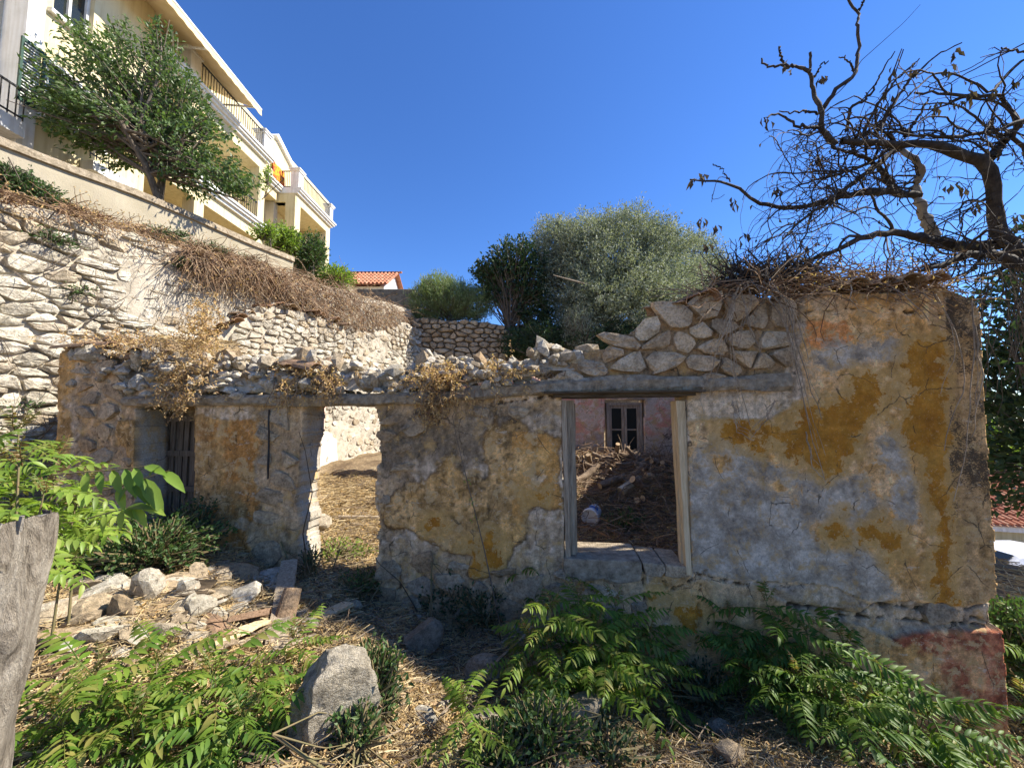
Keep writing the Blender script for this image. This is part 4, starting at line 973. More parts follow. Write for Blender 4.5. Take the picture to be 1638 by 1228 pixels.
def window(ya_, yb_, z0, z1, x, shutter_l=True, parent=bld):
    f = G(); t = .07
    f.box(x - .12, x - .02, ya_, ya_ + t, z0, z1); f.box(x - .12, x - .02, yb_ - t, yb_, z0, z1); f.box(x - .119, x - .021, ya_ + t, yb_ - t, z0, z0 + t); f.box(x - .119, x - .021, ya_ + t, yb_ - t, z1 - t, z1)
    f.box(x - .118, x - .022, (ya_ + yb_) / 2 - .03, (ya_ + yb_) / 2 + .03, z0 + t, z1 - t)
    o = f.build('window', MT['white_trim'], parent)
    g = G(); g.box(x - .10, x - .09, ya_ + t, (ya_ + yb_) / 2 - .03, z0 + t, z1 - t); g.build('pane', MT['glass_dark'], o)
    g = G(); g.box(x - .10, x - .09, (ya_ + yb_) / 2 + .03, yb_ - t, z0 + t, z1 - t); g.build('pane', MT['glass_dark'], o)
    g = G(); g.box(x - .02, x + .22, ya_ - .12, yb_ + .5, z0 - .12, z0 - .02); g.build('sill', MT['white_trim'], o)
    if shutter_l:
        for y in (ya_ - .52, yb_ + .04):
            g = G(); w = .46
            g.box(x + .01, x + .05, y, y + .05, z0, z1); g.box(x + .01, x + .05, y + w - .05, y + w, z0, z1)
            g.box(x + .011, x + .049, y + .05, y + w - .05, z0, z0 + .07); g.box(x + .011, x + .049, y + .05, y + w - .05, z1 - .07, z1)
            for k in range(18):
                z = z0 + .08 + (z1 - z0 - .16) * k / 18; g.bar((x + .03, y + .05, z + .03), (x + .03, y + w - .05, z + .03), (.03, 0, -.03), (.006, 0, .006))
            g.build('shutter', MT['green_shutter'], o)
window(wys[0], wys[1], wz[0], wz[1], W - .1)
window(wys[0] - .1, wys[1] - .2, zs2, zs2 + 1.5, W + .10, True)
# main wall behind the loggias, floors, beams, columns
part('main_wall', 'cream_wall', [(XM - 6, XM, yW + 1.0, 26, ZG, zU + 3.0)])
part('gable_wall', 'cream_wall', [(XM - 5, XM + .0, y1 - 1, y2a + 3, zU, zU + .01)])
gy0, gy1 = y1 - .6, y2b + .6
g = G(); zg = zU + 3.0
g.prism([(XM - .5, bl(432, 225, XM - .5)[1], zU - 1), (XM - .5, bl(483, 300, XM - .5)[1], zU - 1), (XM - .5, bl(481, 284, XM - .5)[1], bl(465, 284, XM - .5)[2]), (XM - .5, bl(432, 225, XM - .5)[1], bl(432, 222, XM - .5)[2])], (-.4, 0, 0))
g.build('gable', MT['cream_wall'], bld)
g = G(); a = bl(429, 216, XM - .3); b = bl(468, 290, XM - .3)
g.bar(a + (0, .1, .1), b + (0, .1, .1), (.9, 0, 0), (0, .16, .2)); g.build('gable_cornice', MT['white_trim'], bld)
cut = [bl(px, 300, XB)[1] for px in (300, 432)]
yR0 = bl(427, 300, XB)[1]                          # recess between the two blocks
XR = XB - .9
# upper floor slab, cornice and fascia of block one
ybA = bl(318, 110, XB)[1]
def cornice(y_0, y_1, z, x=XB, back=XM, nm='cornice'):
    part('beam', 'cream_wall', [(back, x - .12, y_0 + .1, y_1 - .12, z - .72, z - .26)])
    part(nm, 'white_trim', [(back, x, y_0, y_1, z - .26, z - .14), (back, x + .10, y_0, y_1 + .1, z - .139, z - .04), (back, x + .16, y_0, y_1 + .16, z - .039, z + .05)])
cornice(ybA - 1.2, y1, zU)
cornice(ybA - 3.4, y1, zL)
part('ceiling', 'beige_wall', [(XM, XB - .13, ybA - 1, y1 - .15, zU - .40, zU - .30)])
def column(x, y, z0, z1, w=.42): part('column', 'cream_wall', [(x - w, x, y - w, y, z0, z1)])
column(XB - .10, y1 - .1, zL + .05, zU - .72); column(XB - .10, y1 - .1, ZG, zL - .72)
column(XB - .10, bl(330, 340, XB)[1], ZG, zL - .72)
column(XB - .10, bl(318, 300, XB)[1], zL + .05, zU - .72)
def post(x, y, z, w=.42, h=1.05):
    part('balcony_post', 'white_trim', [(x - w, x, y - w, y, z + .05, z + h - .12), (x - w - .05, x + .05, y - w - .05, y + .05, z + h - .119, z + h - .04), (x - w - .09, x + .09, y - w - .09, y + .09, z + h - .039, z + h + .03)])
post(XB, y1, zU); post(XB, ybA + .1, zU)
railing(bld, XB - .1, ybA + .15, y1 - .45, zU + .05)
railing(bld, XB - .1, ybA - 2.8, y1 - .55, zL + .05, .85)
railing(bld, XB - .1, bl(150, 250, XB)[1] , bl(190, 250, XB)[1], bl(170, 262, XB)[2], .9)
part('small_balcony', 'white_trim', [(W - .3, XB + .05, bl(146, 262, XB)[1], bl(215, 262, XB)[1], bl(170, 270, XB)[2] - .25, bl(170, 270, XB)[2])])
# block two: recessed length, then the forward part with its end facing us
cornice(y1 - .3, y2a, zU, XR, XM - .3)
cornice(y2a - .0, y2b, zU, XB, XM + .001)
part('end_beam', 'cream_wall', [(XM, XB - .13, y2a + .02, y2a + .4, zU - .72, zU - .27)])
post(XB, y2a + .45, zU); post(XB, y2b, zU, .34)
railing(bld, XB - .1, y2a + .5, y2b - .35, zU + .05)
railing(bld, XR - .1, y1 + .1, y2a - .05, zU + .05)
railing(bld, y2a + .12, XR - .1, XB - .45, zU + .05, axis='x', n=6)
column(XB - .12, y2a + .5, ZG, zU - .72, .5); column(XB - .12, y2b - .1, ZG, zU - .72, .45)
column(XR - .1, y1 + .55, ZG, zU - .72, .4)
part('inner_wall', 'beige_wall', [(XM - .2, XR - .3, y2a - .0, y2a + .3, ZG, zU - .73)])
part('end_beam', 'cream_wall', [(XM, XB - .14, y2b - .5, y2b - .1, zU - 1.0, zU - .7)])
part('ceiling', 'beige_wall', [(XM, XB - .15, y2a + .03, y2b - .13, zU - .36, zU - .29)])
# awning
A0 = bl(168, 0, XM + .2); 
f0 = bl(312, 42, XB + .9); f1 = bl(418, 176, XB + .9)
b0 = np.array((XM, f0[1] - .4, f0[2] + 1.15)); b1 = np.array((XM, f1[1], f1[2] + 1.15))
na, nb_ = 30, 10; V = []
fa0 = np.array((XB + .9, f0[1] - 1.8, f0[2])); ba0 = np.array((XM, f0[1] - 1.8, f0[2] + 1.15))
for i in range(na + 1):
    u_ = i / na
    for j in range(nb_ + 1):
        v_ = j / nb_; p = (ba0 + (b1 - ba0) * u_) * (1 - v_) + (fa0 + (f1 - fa0) * u_) * v_; p[2] -= .10 * math.sin(math.pi * v_); V.append(p)
    p = fa0 + (f1 - fa0) * u_; V.append(p + np.array((.02, 0, -.26 - .035 * (i % 2))))
V = np.array(V); k = nb_ + 2; idx = np.arange((na + 1) * k).reshape(na + 1, k); Fq = np.stack([idx[:-1, :-1], idx[1:, :-1], idx[1:, 1:], idx[:-1, 1:]], -1).reshape(-1, 4)
aw = mobj('awning', V, Fq, MT['awning'], bld)
md = aw.modifiers.new('cloth', 'SOLIDIFY'); md.thickness = .012
g = G()
for t_ in (.02, .5, .98):
    a = fa0 + (f1 - fa0) * t_; b = ba0 + (b1 - ba0) * t_ + np.array((0, 0, -1.0)); g.bar(a, (a + b) / 2 + np.array((0, .0, .05)), (0, .05, 0), (0, 0, .05)); g.bar((a + b) / 2 + np.array((0, 0, .05)), b, (0, .05, 0), (0, 0, .05))
g.bar(fa0, f1, (.06, 0, 0), (0, 0, .06)); g.build('awning_arm', MT['white_trim'], aw)
# roof verge seen above the awning at the very top
a = bl(205, -22, XB + .1); b = bl(255, 22, XB - .6)
g = G(); g.bar(bl(188, -40, XM), bl(262, 34, XM), (.5, 0, 0), (0, .05, .25)); g.build('eave', MT['white_trim'], bld)
# towel over the railing
tm = M('towel_cloth', .95); w_ = tm.noise(2.6, 3); tm.col(tm.ramp(w_, [(.4, (.62, .10, .03)), (.5, (.85, .36, .03)), (.6, (.30, .04, .03))]))
V = []; p0_ = np.array((XR - .06, bl(436, 290, XR)[1], zU + 1.0)); 
for i in range(9):
    for j, (dx, dz) in enumerate(((-.05, -.35), (-.03, .0), (.03, .0), (.05, -.45), (.07, -.9))): V.append(p0_ + np.array((dx + .02 * math.sin(i * 1.7), i * .12, dz)))
V = np.array(V); idx = np.arange(45).reshape(9, 5)
tw = mobj('beach_towel', V, np.stack([idx[:-1, :-1], idx[1:, :-1], idx[1:, 1:], idx[:-1, 1:]], -1).reshape(-1, 4), tm.m)
tag(tw, 'orange and red beach towel hung over a balcony railing', 'towel')
tw.modifiers.new('cloth', 'SOLIDIFY').thickness = .01
# small parasol edge beside the towel
# ---------------------------------------------------------------- houses
def barrel_roof(name, O, ux, uy, nu, nv, L, mat, parent, w=.22, r=.075):
    """rows of barrel tiles over the rectangle O + u*ux + v*uy; every tile overlaps the one below"""
    O, ux, uy = [np.asarray(q, float) for q in (O, ux, uy)]; n = np.cross(ux, uy); n /= np.linalg.norm(n); n *= np.sign(n[2])
    lu, lv = np.linalg.norm(ux), np.linalg.norm(uy); eu, ev = ux / lu, uy / lv; nu = int(lu / w); nv = int(lv / L)
    parts_ = []
    an = np.linspace(-1.5, 1.5, 5)
    for i in range(nu):
        for j in range(nv):
            c = O + eu * (i + .5) * lu / nu + ev * j * lv / nv; V = []
            for t_, hh, rr in ((-.02, .035, r * 1.08), (lv / nv + .03, .0, r * .95)):
                for a_ in an: V.append(c + ev * t_ + eu * math.sin(a_) * rr + n * (math.cos(a_) * rr + hh))
            V = np.array(V); f = [[q, q + 1, q + 6, q + 5] for q in range(4)]
            parts_.append((V, np.array(f)))
    V, Fa = merge(parts_); return mobj(name, V, Fa, mat, parent, kind='stuff')
house = empty('tiled_house', (-6.6, 25, 8), 'small white house with a pale terracotta tiled roof beyond the concrete wall', 'house')
Yh = 25.0
e0 = at(548, 455, Yh); e1 = at(612, 453, Yh); rd0 = at(548, 437, Yh + 2.2); rd1 = at(636, 437, Yh + 2.4); gr = at(649, 458, Yh + 4.6)
g = G(); g.box(e0[0] - 1, e1[0], Yh + .3, Yh + 4.6, 6.0, e0[2] - .05)
zt_ = e0[2] - .05
g.prism([(e1[0], Yh + .3, zt_), (e1[0], Yh + 4.6, zt_), (e1[0], Yh + 2.4, rd1[2] - .1)], (-.3, 0, 0)); hw = g.build('wall', MT['white_trim'], house)
e1x = e1[0] + .35
barrel_roof('roof_tiles', (e0[0] - 1, Yh - .1, e0[2]), (e1x - e0[0] + 1, 0, 0), (0, 2.5, rd1[2] - e0[2]), 0, 0, .38, MT['tile'], house, .26, .09)
g = G(); g.prism([(e0[0] - 1, Yh - .1, e0[2] - .03), (e1x, Yh - .1, e0[2] - .03), (e1x, Yh + 2.4, rd1[2] - .03), (e0[0] - 1, Yh + 2.4, rd1[2] - .03)], (0, 0, .05))
g.prism([(e0[0] - 1, Yh + 4.9, e0[2] - .03), (e1x, Yh + 4.9, e0[2] - .03), (e1x, Yh + 2.41, rd1[2] - .03), (e0[0] - 1, Yh + 2.41, rd1[2] - .03)], (0, 0, .05)); g.build('roof', MT['tile'], house)
g = G()
for k in range(14): z = rd1[2] + .03; x = e0[0] - 1 + (e1x - e0[0] + 1) * k / 14; g.bar((x, Yh + 2.4, z), (x + .5, Yh + 2.4, z + .03), (0, .16, 0), (0, 0, .1))
g.build('ridge_tile', MT['tile'], house)
for yy, w, h in ((Yh + 1.7, .7, .8), (Yh + 2.8, .8, 1.1)):
    g = G(); g.box(e1[0] + .0, e1[0] + .04, yy - w / 2, yy + w / 2, zt_ - .55, zt_ - .55 + h * .8); o = g.build('window', MT['beige_wall'], house)
    g = G(); g.box(e1[0] + .041, e1[0] + .05, yy - w / 2 + .1, yy + w / 2 - .1, zt_ - .47, zt_ - .63 + h * .8); g.build('pane', MT['glass_dark'], o)

h2 = empty('garage_house', (26, 17, -3.5), 'low house with a red barrel tiled roof seen past the right corner of the ruin', 'house')
Yg = 16.0
a = at(1560, 838, Yg); b = at(1760, 866, Yg - 1.5); 
ua = at(1568, 732, Yg + 4.5); dv = ua - a; dv[0] = 0.4
dv = np.array((.0, 4.5, at(1600, 742, Yg + 4.5)[2] - a[2]))
barrel_roof('roof_tiles', a, (9, -1.2, -.25), dv, 0, 0, .36, MT['tile'], h2, .25, .085)
g = G(); g.prism([a - (0, 0, .04), a + (9, -1.2, -.29), a + np.array((9, -1.2, -.29)) + dv, a - (0, 0, .04) + dv], (0, 0, .03)); g.build('roof', MT['tile'], h2)
g = G(); g.bar(a + (0, .15, -.16), a + (9, -1.05, -.41), (0, .12, 0), (0, 0, .2)); g.build('gutter', MT['white_trim'], h2)
g = G(); g.prism([(a[0] + .2, a[1] + .5, -5.5), (a[0] + 9, a[1] - .7, -5.5), (a[0] + 9, a[1] - .7, a[2] - .3), (a[0] + .2, a[1] + .5, a[2] - .05)], (0, 3.5, 0)); g.build('wall', MT['cream_wall'], h2)
# parked car below
car = empty('parked_car', (16.5, 11.6, -4.0), 'white parked car seen past the right corner of the ruin below the tiled roof', 'car')
Yc = 12.4; c0 = at(1612, 885, Yc); zr = at(1600, 874, Yc)[2]
cx0 = at(1600, 880, Yc)[0] - 1.9
prof = [(-.1, -1.35), (-.12, -.75), (.15, -.55), (.9, -.47), (1.6, -.06), (2.0, .0), (3.0, .0), (3.7, -.12), (4.2, -.5), (4.35, -.7), (4.3, -1.35)]
car_paint = flat_mat('white_car_paint', (.72, .73, .74), .25, .5)
V = []; half = .88
for x, z in prof:
    for sgn, ins in ((-1, 0), (1, 0)):
        w = half - (.22 if z > -.4 else .0); V.append((cx0 + x, Yc + sgn * w, zr + z))
n = len(prof); Fs = [tuple(range(0, 2 * n, 2)), tuple(range(2 * n - 1, 0, -2))] + [(2 * i, 2 * i + 1, (2 * i + 3) % (2 * n), (2 * i + 2) % (2 * n)) for i in range(n)]
g = G(); g.add(V, Fs); body = g.build('body', car_paint, car, bevel=.06)
for sgn in (-1,):
    g = G(); yy = Yc + sgn * (half - .2)
    for x0_, x1_ in ((1.25, 2.2), (2.3, 3.2)): g.prism([(cx0 + x0_ + (.25 if x0_ < 2 else 0), yy - .02, zr - .42), (cx0 + x1_, yy - .02, zr - .42), (cx0 + x1_ - (.1 if x0_ > 2 else 0), yy - .02, zr - .08), (cx0 + x0_ + (.55 if x0_ < 2 else 0), yy - .02, zr - .08)], (0, .03, 0))
    g.build('side_window', MT['glass_dark'], car)
g = G(); g.prism([(cx0 + .93, Yc - .6, zr - .44), (cx0 + .93, Yc + .6, zr - .44), (cx0 + 1.56, Yc + .6, zr - .06), (cx0 + 1.56, Yc - .6, zr - .06)], (-.02, 0, .02)); g.build('windscreen', MT['glass_dark'], car)
for x in (.75, 3.5):
    for sgn in (-1, 1):
        g = G(); n = 20; ring = [(cx0 + x + .31 * math.cos(q * 2 * math.pi / n), Yc + sgn * .8, zr - 1.2 + .31 * math.sin(q * 2 * math.pi / n)) for q in range(n)]
        g.prism(ring, (0, .12 * sgn, 0)); g.build('wheel', MT['iron'], car)
# ---------------------------------------------------------------- trees and shrubs
MT['olive_leaf'] = leaf_mat('olive_leaf', [(.15, .175, .11), (.26, .285, .20), (.40, .42, .33), (.08, .10, .06), (.32, .34, .25)], .2, .6)
MT['mulberry_leaf'] = leaf_mat('mulberry_leaf', [(.05, .095, .025), (.08, .14, .035), (.12, .18, .055), (.04, .07, .025), (.15, .20, .08)], .35, .45)
MT['broom_leaf'] = leaf_mat('broom_leaf', [(.16, .21, .08), (.22, .28, .12), (.12, .16, .06), (.28, .33, .17)], .3, .6)
MT['green_leaf'] = leaf_mat('green_leaf', [(.035, .075, .02), (.06, .12, .03), (.09, .15, .045), (.03, .06, .02), (.12, .17, .06)], .3, .5)
MT['dark_leaf'] = leaf_mat('dark_leaf', [(.02, .045, .018), (.035, .07, .025), (.055, .09, .035), (.02, .04, .02)], .2, .5)
MT['bright_leaf'] = leaf_mat('bright_leaf', [(.13, .22, .03), (.19, .29, .045), (.26, .35, .06), (.10, .17, .025), (.32, .38, .09)], .42, .45)
MT['ail_leaf'] = leaf_mat('tree_of_heaven_leaf', [(.065, .13, .016), (.11, .20, .024), (.17, .25, .032), (.09, .16, .022), (.22, .29, .045), (.10, .17, .02), (.28, .25, .07), (.14, .22, .03)], .4, .5, .28)
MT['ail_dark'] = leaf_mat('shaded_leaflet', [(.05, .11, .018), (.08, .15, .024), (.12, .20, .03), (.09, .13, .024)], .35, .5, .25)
MT['ail_red'] = leaf_mat('young_leaflet', [(.16, .14, .04), (.22, .12, .05), (.14, .20, .05), (.24, .20, .07)], .4, .45)
MT['bark'] = noisy_mat('bark', [(.07, .055, .04), (.15, .12, .09), (.24, .20, .16)], 8, sc=(3, 3, .8), bump=1, bscale=30)
MT['dead_bark'] = noisy_mat('dead_bark', [(.025, .02, .018), (.06, .05, .042), (.11, .095, .08)], 8, bump=1, bscale=40)
MT['grey_bark'] = noisy_mat('grey_bark', [(.16, .14, .11), (.27, .24, .20), (.36, .33, .28)], 8, bump=1, bscale=40)
MT['stem'] = noisy_mat('green_stem', [(.10, .10, .04), (.17, .14, .07), (.22, .13, .08)], 8, bump=0)
MT['twig'] = stone_mat('dry_twig', [(.20, .15, .10), (.30, .24, .17), (.14, .10, .07), (.38, .31, .22)], (.1, .07, .05), .2)
MT['pale_twig'] = stone_mat('pale_twig', [(.42, .35, .27), (.55, .47, .37), (.34, .27, .20)], (.2, .15, .1), .1)
MT['vine_brown'] = stone_mat('dead_vine', [(.28, .17, .10), (.42, .28, .17), (.20, .12, .075), (.52, .39, .25), (.34, .25, .18)], (.1, .06, .04), .1)
MT['straw'] = leaf_mat('straw', [(.50, .37, .18), (.62, .48, .26), (.38, .26, .12), (.70, .58, .36), (.30, .20, .10), (.55, .42, .23)], .15, .8, .15)
MT['dry_leaf'] = leaf_mat('dry_leaf', [(.48, .31, .14), (.60, .42, .20), (.34, .21, .10), (.66, .50, .28), (.42, .26, .13)], .25, .8, .15)
MT['dark_dry_leaf'] = leaf_mat('withered_leaf', [(.05, .04, .03), (.09, .07, .05), (.14, .10, .07), (.07, .06, .05)], .15, .8, .15)

def walk(p, d, L, K, wob, grav, r):
    """one crooked twig as a polyline"""
    P = [np.array(p, float)]; d = np.array(d, float); d /= np.linalg.norm(d)
    for k in range(K - 1):
        d = d + r.normal(size=3) * wob; d[2] += grav; d /= np.linalg.norm(d); P.append(P[-1] + d * L / (K - 1))
    return np.array(P)
def resample(P, K):
    P = np.asarray(P, float); s_ = np.concatenate([[0], np.cumsum(np.linalg.norm(np.diff(P, axis=0), axis=1))]); t = np.linspace(0, s_[-1], K)
    return np.stack([np.interp(t, s_, P[:, i]) for i in range(3)], 1)

def tree(name, base, H, blobs, n, L, W, mat, label, cat, barkm='bark', trunk_r=.12, lean=(0, 0), droop=0., seed=0, clump=14, spread=.22, up=None, stems=1, crown_name='crown', group=None, holes=.0, shell=.6):
    """a tree: forked trunk with limbs into each crown blob; crown of leaf blades set in loose clumps around twig tips"""
    r = np.random.default_rng(seed); base = np.array(base, float)
    root = empty(name, tuple(base), label, cat, group)
    lines, radii = [], []
    for q in range(stems):
        b0_ = base + np.array((r.uniform(-.3, .3), r.uniform(-.2, .2), -.2)) * (stems > 1) - (0, 0, .3)
        top = base + np.array((lean[0], lean[1], H * .45)) + r.normal(size=3) * .25 * (stems > 1)
        tr = resample([b0_, b0_ + (top - b0_) * .5 + r.normal(size=3) * .08, top], 10); lines.append(tr); radii.append(np.linspace(trunk_r, trunk_r * .6, 10))
        for c, rad in blobs:
            c = np.array(c)
            for k in range(5):
                tgt = c + r.normal(size=3) * np.array(rad) * .45; st_ = tr[r.integers(4, 10)]; mid = (st_ + tgt) / 2 + r.normal(size=3) * .2 * np.linalg.norm(tgt - st_) * .4
                lines.append(resample([st_, mid, tgt], 10)); radii.append(np.linspace(trunk_r * .42, trunk_r * .07, 10))
    V, Fa = tubes(np.array(lines), np.array(radii), 6); mobj('trunk', V, Fa, MT[barkm], root, True)
    tot = sum(np.prod(b[1]) ** .67 for b in blobs); Ps = []
    for c, rad in blobs:
        m_ = int(n / clump * np.prod(rad) ** .67 / tot)
        d = r.normal(size=(m_, 3)); d /= np.linalg.norm(d, axis=1, keepdims=True)
        rr = (shell + (1 - shell) * r.random((m_, 1)) ** .5) * (1 + .22 * fbm(d[:, 0] * 2 + c[0], d[:, 1] * 2, d[:, 2] * 2 + c[2], seed + 3)[:, None]) * (1 + .10 * r.normal(size=(m_, 1)))
        p = np.array(c) + d * rr * np.array(rad)
        if holes: p = p[fbm(p[:, 0] / holes, p[:, 1] / holes, p[:, 2] / holes, seed + 9, 2) > -.24]
        Ps.append(p)
    P = np.concatenate(Ps); cc = base + np.array((lean[0], lean[1], H * .35))
    out = P - cc; out /= np.linalg.norm(out, axis=1, keepdims=True)
    Q = np.repeat(P, clump, 0); O = np.repeat(out, clump, 0)
    t = r.random((len(Q), 1)); Q = Q + O * (t - .5) * spread * 2.2 + r.normal(size=Q.shape) * spread * .35
    V, Fa = leaves(Q, L * r.uniform(.7, 1.25, len(Q)), W * r.uniform(.8, 1.2, len(Q)), O * 1.2 if up is None else O * .6 + np.array(up), .8, .2, droop, r)
    mobj(crown_name, V, Fa, MT[mat], root)
    # fine twigs
    m_ = min(len(P), 420); sel = r.permutation(len(P))[:m_]
    tw_ = np.stack([resample([P[i] - out[i] * spread * 3 + r.normal(size=3) * .05, P[i] + out[i] * spread], 4) for i in sel])
    V, Fa = tubes(tw_, np.full((m_, 4), max(.006, L * .06)), 3); mobj('twigs', V, Fa, MT[barkm], root, kind='stuff')
    return root

def B(px, py, Y, rx, rz, ry=None):
    """crown blob centred on a photo point at distance Y, radii given in photo pixels"""
    c = at(px, py, Y); k = Y / F; return (tuple(c), (rx * k, (ry or rx) * k, rz * k))
# olive and its neighbours
Yo = 15.5
tree('olive_tree', at(985, 560, Yo), 4.6, [B(1000, 405, Yo, 72, 62), B(950, 440, Yo, 84, 88), B(1050, 440, Yo - .3, 66, 78), B(905, 480, Yo + .3, 50, 85), B(1000, 500, Yo - .5, 118, 70), B(890, 400, Yo + .2, 44, 50)], 190000, .12, .036, 'olive_leaf',
     'broad grey green olive tree with a dense rounded crown behind the stone gable', 'olive tree', trunk_r=.2, seed=5, clump=18, spread=.2, up=(0, 0, .5), stems=2, holes=1.15, shell=.6)
tree('olive_tree', at(1105, 560, Yo + 1.5), 4, [B(1100, 430, Yo + 1.5, 54, 54), B(1085, 490, Yo + 1.5, 70, 60), B(1140, 470, Yo + 1.5, 45, 50)], 60000, .12, .036, 'olive_leaf',
     'smaller olive tree half hidden between the big olive and the dead branches', 'olive tree', trunk_r=.14, seed=6, clump=16, spread=.2, up=(0, 0, .5), holes=.7, shell=.6)
tree('carob_tree', at(825, 545, 14.8), 3.6, [B(826, 415, 14.8, 40, 28), B(800, 440, 14.8, 40, 22), B(838, 455, 14.8, 34, 40), B(780, 436, 14.8, 20, 14), B(790, 470, 14.8, 24, 16), B(850, 500, 14.9, 30, 40)], 8200, .16, .075, 'dark_leaf',
     'dark leafy tree with thin bare stems showing sky, left of the big olive tree', 'tree', trunk_r=.06, seed=8, clump=9, spread=.2, stems=5, lean=(.0, 0), shell=.35)
tree('broom_bush', at(720, 520, 14.9), .5, [B(715, 480, 14.9, 44, 34), B(685, 488, 14.8, 30, 34), B(755, 490, 14.8, 34, 30), B(700, 465, 14.9, 26, 24)], 30000, .13, .022, 'broom_leaf',
     'feathery light green bush growing on top of the yard wall', 'bush', trunk_r=.03, seed=9, clump=12, spread=.16, up=(0, 0, 1.4), stems=3, shell=.4)
tree('evergreen_shrub', at(880, 600, 13.6), 1.5, [B(870, 548, 13.6, 46, 30), B(930, 555, 13.2, 44, 30), B(1000, 550, 13.4, 50, 34), B(830, 552, 14.0, 26, 22)], 15000, .12, .045, 'dark_leaf',
     'low dark shrub under the olive trees behind the broken wall head', 'shrub', trunk_r=.04, seed=10, clump=12, spread=.16, stems=4, shell=.4)
tree('olive_sapling', at(925, 590, 12.8), 1.2, [B(925, 535, 12.8, 24, 42)], 4500, .09, .022, 'olive_leaf', 'pale upright olive shoots standing in front of the big olive tree', 'sapling', trunk_r=.02, seed=11, clump=12, spread=.14, up=(0, 0, 1.5), stems=4, shell=.3)
# the leafy tree on the terrace
Yt = 8.9
tree('mulberry_tree', at(256, 318, Yt), 3.4, [B(240, 130, Yt, 74, 52), B(190, 180, Yt, 90, 46), B(285, 175, Yt, 44, 54), B(215, 225, Yt, 96, 34), B(320, 240, Yt - .1, 74, 38), B(360, 285, Yt - .1, 40, 24), B(125, 210, Yt, 36, 22), B(150, 85, Yt, 34, 36), B(180, 45, Yt, 26, 28), B(110, 175, Yt, 36, 24), B(262, 75, Yt, 24, 36), B(325, 200, Yt, 20, 20), B(300, 285, Yt - .1, 36, 14)],
     16500, .125, .055, 'mulberry_leaf', 'spreading broadleaf tree growing on the terrace in front of the cream building', 'tree', trunk_r=.09, seed=14, clump=10, spread=.17, droop=.55, stems=2, lean=(.05, 0), shell=.4, holes=.7)
# climbing shrubs at the end of the terrace wall
for i, (px, py, Yq, rx, rz, nn, lab, mt_, L_) in enumerate([
    (455, 385, 12.2, 26, 20, 2600, 'bright green creeper spilling over the terrace wall coping below the loggias', 'bright_leaf', .10),
    (495, 405, 12.8, 24, 32, 3400, 'dark green shrub at the far end of the beige terrace wall', 'green_leaf', .10),
    (535, 445, 13.6, 30, 18, 2600, 'pale green creeper on the parapet below the last column', 'bright_leaf', .10),
    (425, 372, 11.0, 16, 12, 900, 'small tuft of vine leaves hanging on the coping', 'bright_leaf', .09),
    (427, 285, 16.2, 6, 20, 260, 'climbing vine on the loggia column of the cream building', 'bright_leaf', .12)]):
    tree('climbing_shrub', at(px, py + rz * .7, Yq), rz / F * Yq, [B(px, py, Yq, rx, rz)], nn, L_, L_ * .45, mt_, lab, 'shrub', trunk_r=.02, seed=30 + i, clump=9, spread=.12, stems=2, shell=.3)
for i, (px, py, rx, rz, nn, lab) in enumerate([(38, 312, 44, 26, 4200, 'bushy green shrub on the bank at the far left below the rendered wall'), (258, 378, 40, 12, 1500, 'low weeds on the bank halfway along the rendered wall'),
        (15, 285, 22, 18, 1200, 'leafy sprig rising beside the shrub against the rendered wall'), (90, 328, 20, 10, 500, 'thin weeds right of the shrub on the bank'), (330, 400, 34, 9, 900, 'sparse weeds at the foot of the rendered wall near its far end'), (390, 420, 26, 8, 700, 'last weeds along the foot of the rendered wall'), (85, 384, 20, 8, 500, 'small green tuft rooted between the upper stones'), (128, 468, 12, 7, 220, 'tiny green tuft between stones lower on the retaining wall'), (288, 425, 16, 8, 300, 'small green tuft hanging from the wall stones near the middle'),
        (35, 650, 22, 8, 220, 'tuft of grass at the base of the stones at far left')]):
    s_, z_ = RET.hit(px, py + rz * .6, -.5 if i not in (6, 7, 8, 9) else .0); p = RET.P(s_, z_, -.5 if i not in (6, 7, 8, 9) else .0); k = p[1] / F
    tree('wall_shrub', p, rz * k, [((p[0], p[1], p[2] + rz * k * .6), (rx * k, .25, rz * k))], nn, .055, .022, 'green_leaf', lab, 'weeds' if i else 'shrub', trunk_r=.012, seed=50 + i, clump=8, spread=.08, up=(0, 0, .6), stems=2, shell=.2)

# right of the ruin: a dark evergreen whose leaves fill the edge, and trees beyond
tree('fig_tree', (10.6, 7.4, -1.2), 6.0, [((11.6, 7.6, 3.6), (2.0, 1.8, 1.6)), ((10.9, 7.6, 2.2), (1.7, 1.6, 1.5)), ((10.6, 7.4, .9), (1.3, 1.4, 1.0)), ((12.5, 7.4, 5.0), (2.0, 2, 1.6))], 15000, .17, .085, 'dark_leaf',
     'dark glossy evergreen tree behind the right corner of the ruin', 'tree', trunk_r=.16, seed=70, clump=8, spread=.22, droop=.3, shell=.3)
tree('garden_shrub', (25.5, 20, -3.4), 3, [((27, 20.5, -.2), (3, 1.5, 1.0)), ((30, 20, .3), (2.2, 1.5, 1.4)), ((25.2, 21, .8), (1.2, 1.2, .8))], 7000, .28, .12, 'bright_leaf', 'sunlit green shrubs above the red tiled roof', 'shrub', trunk_r=.05, seed=71, clump=8, spread=.3, shell=.3)
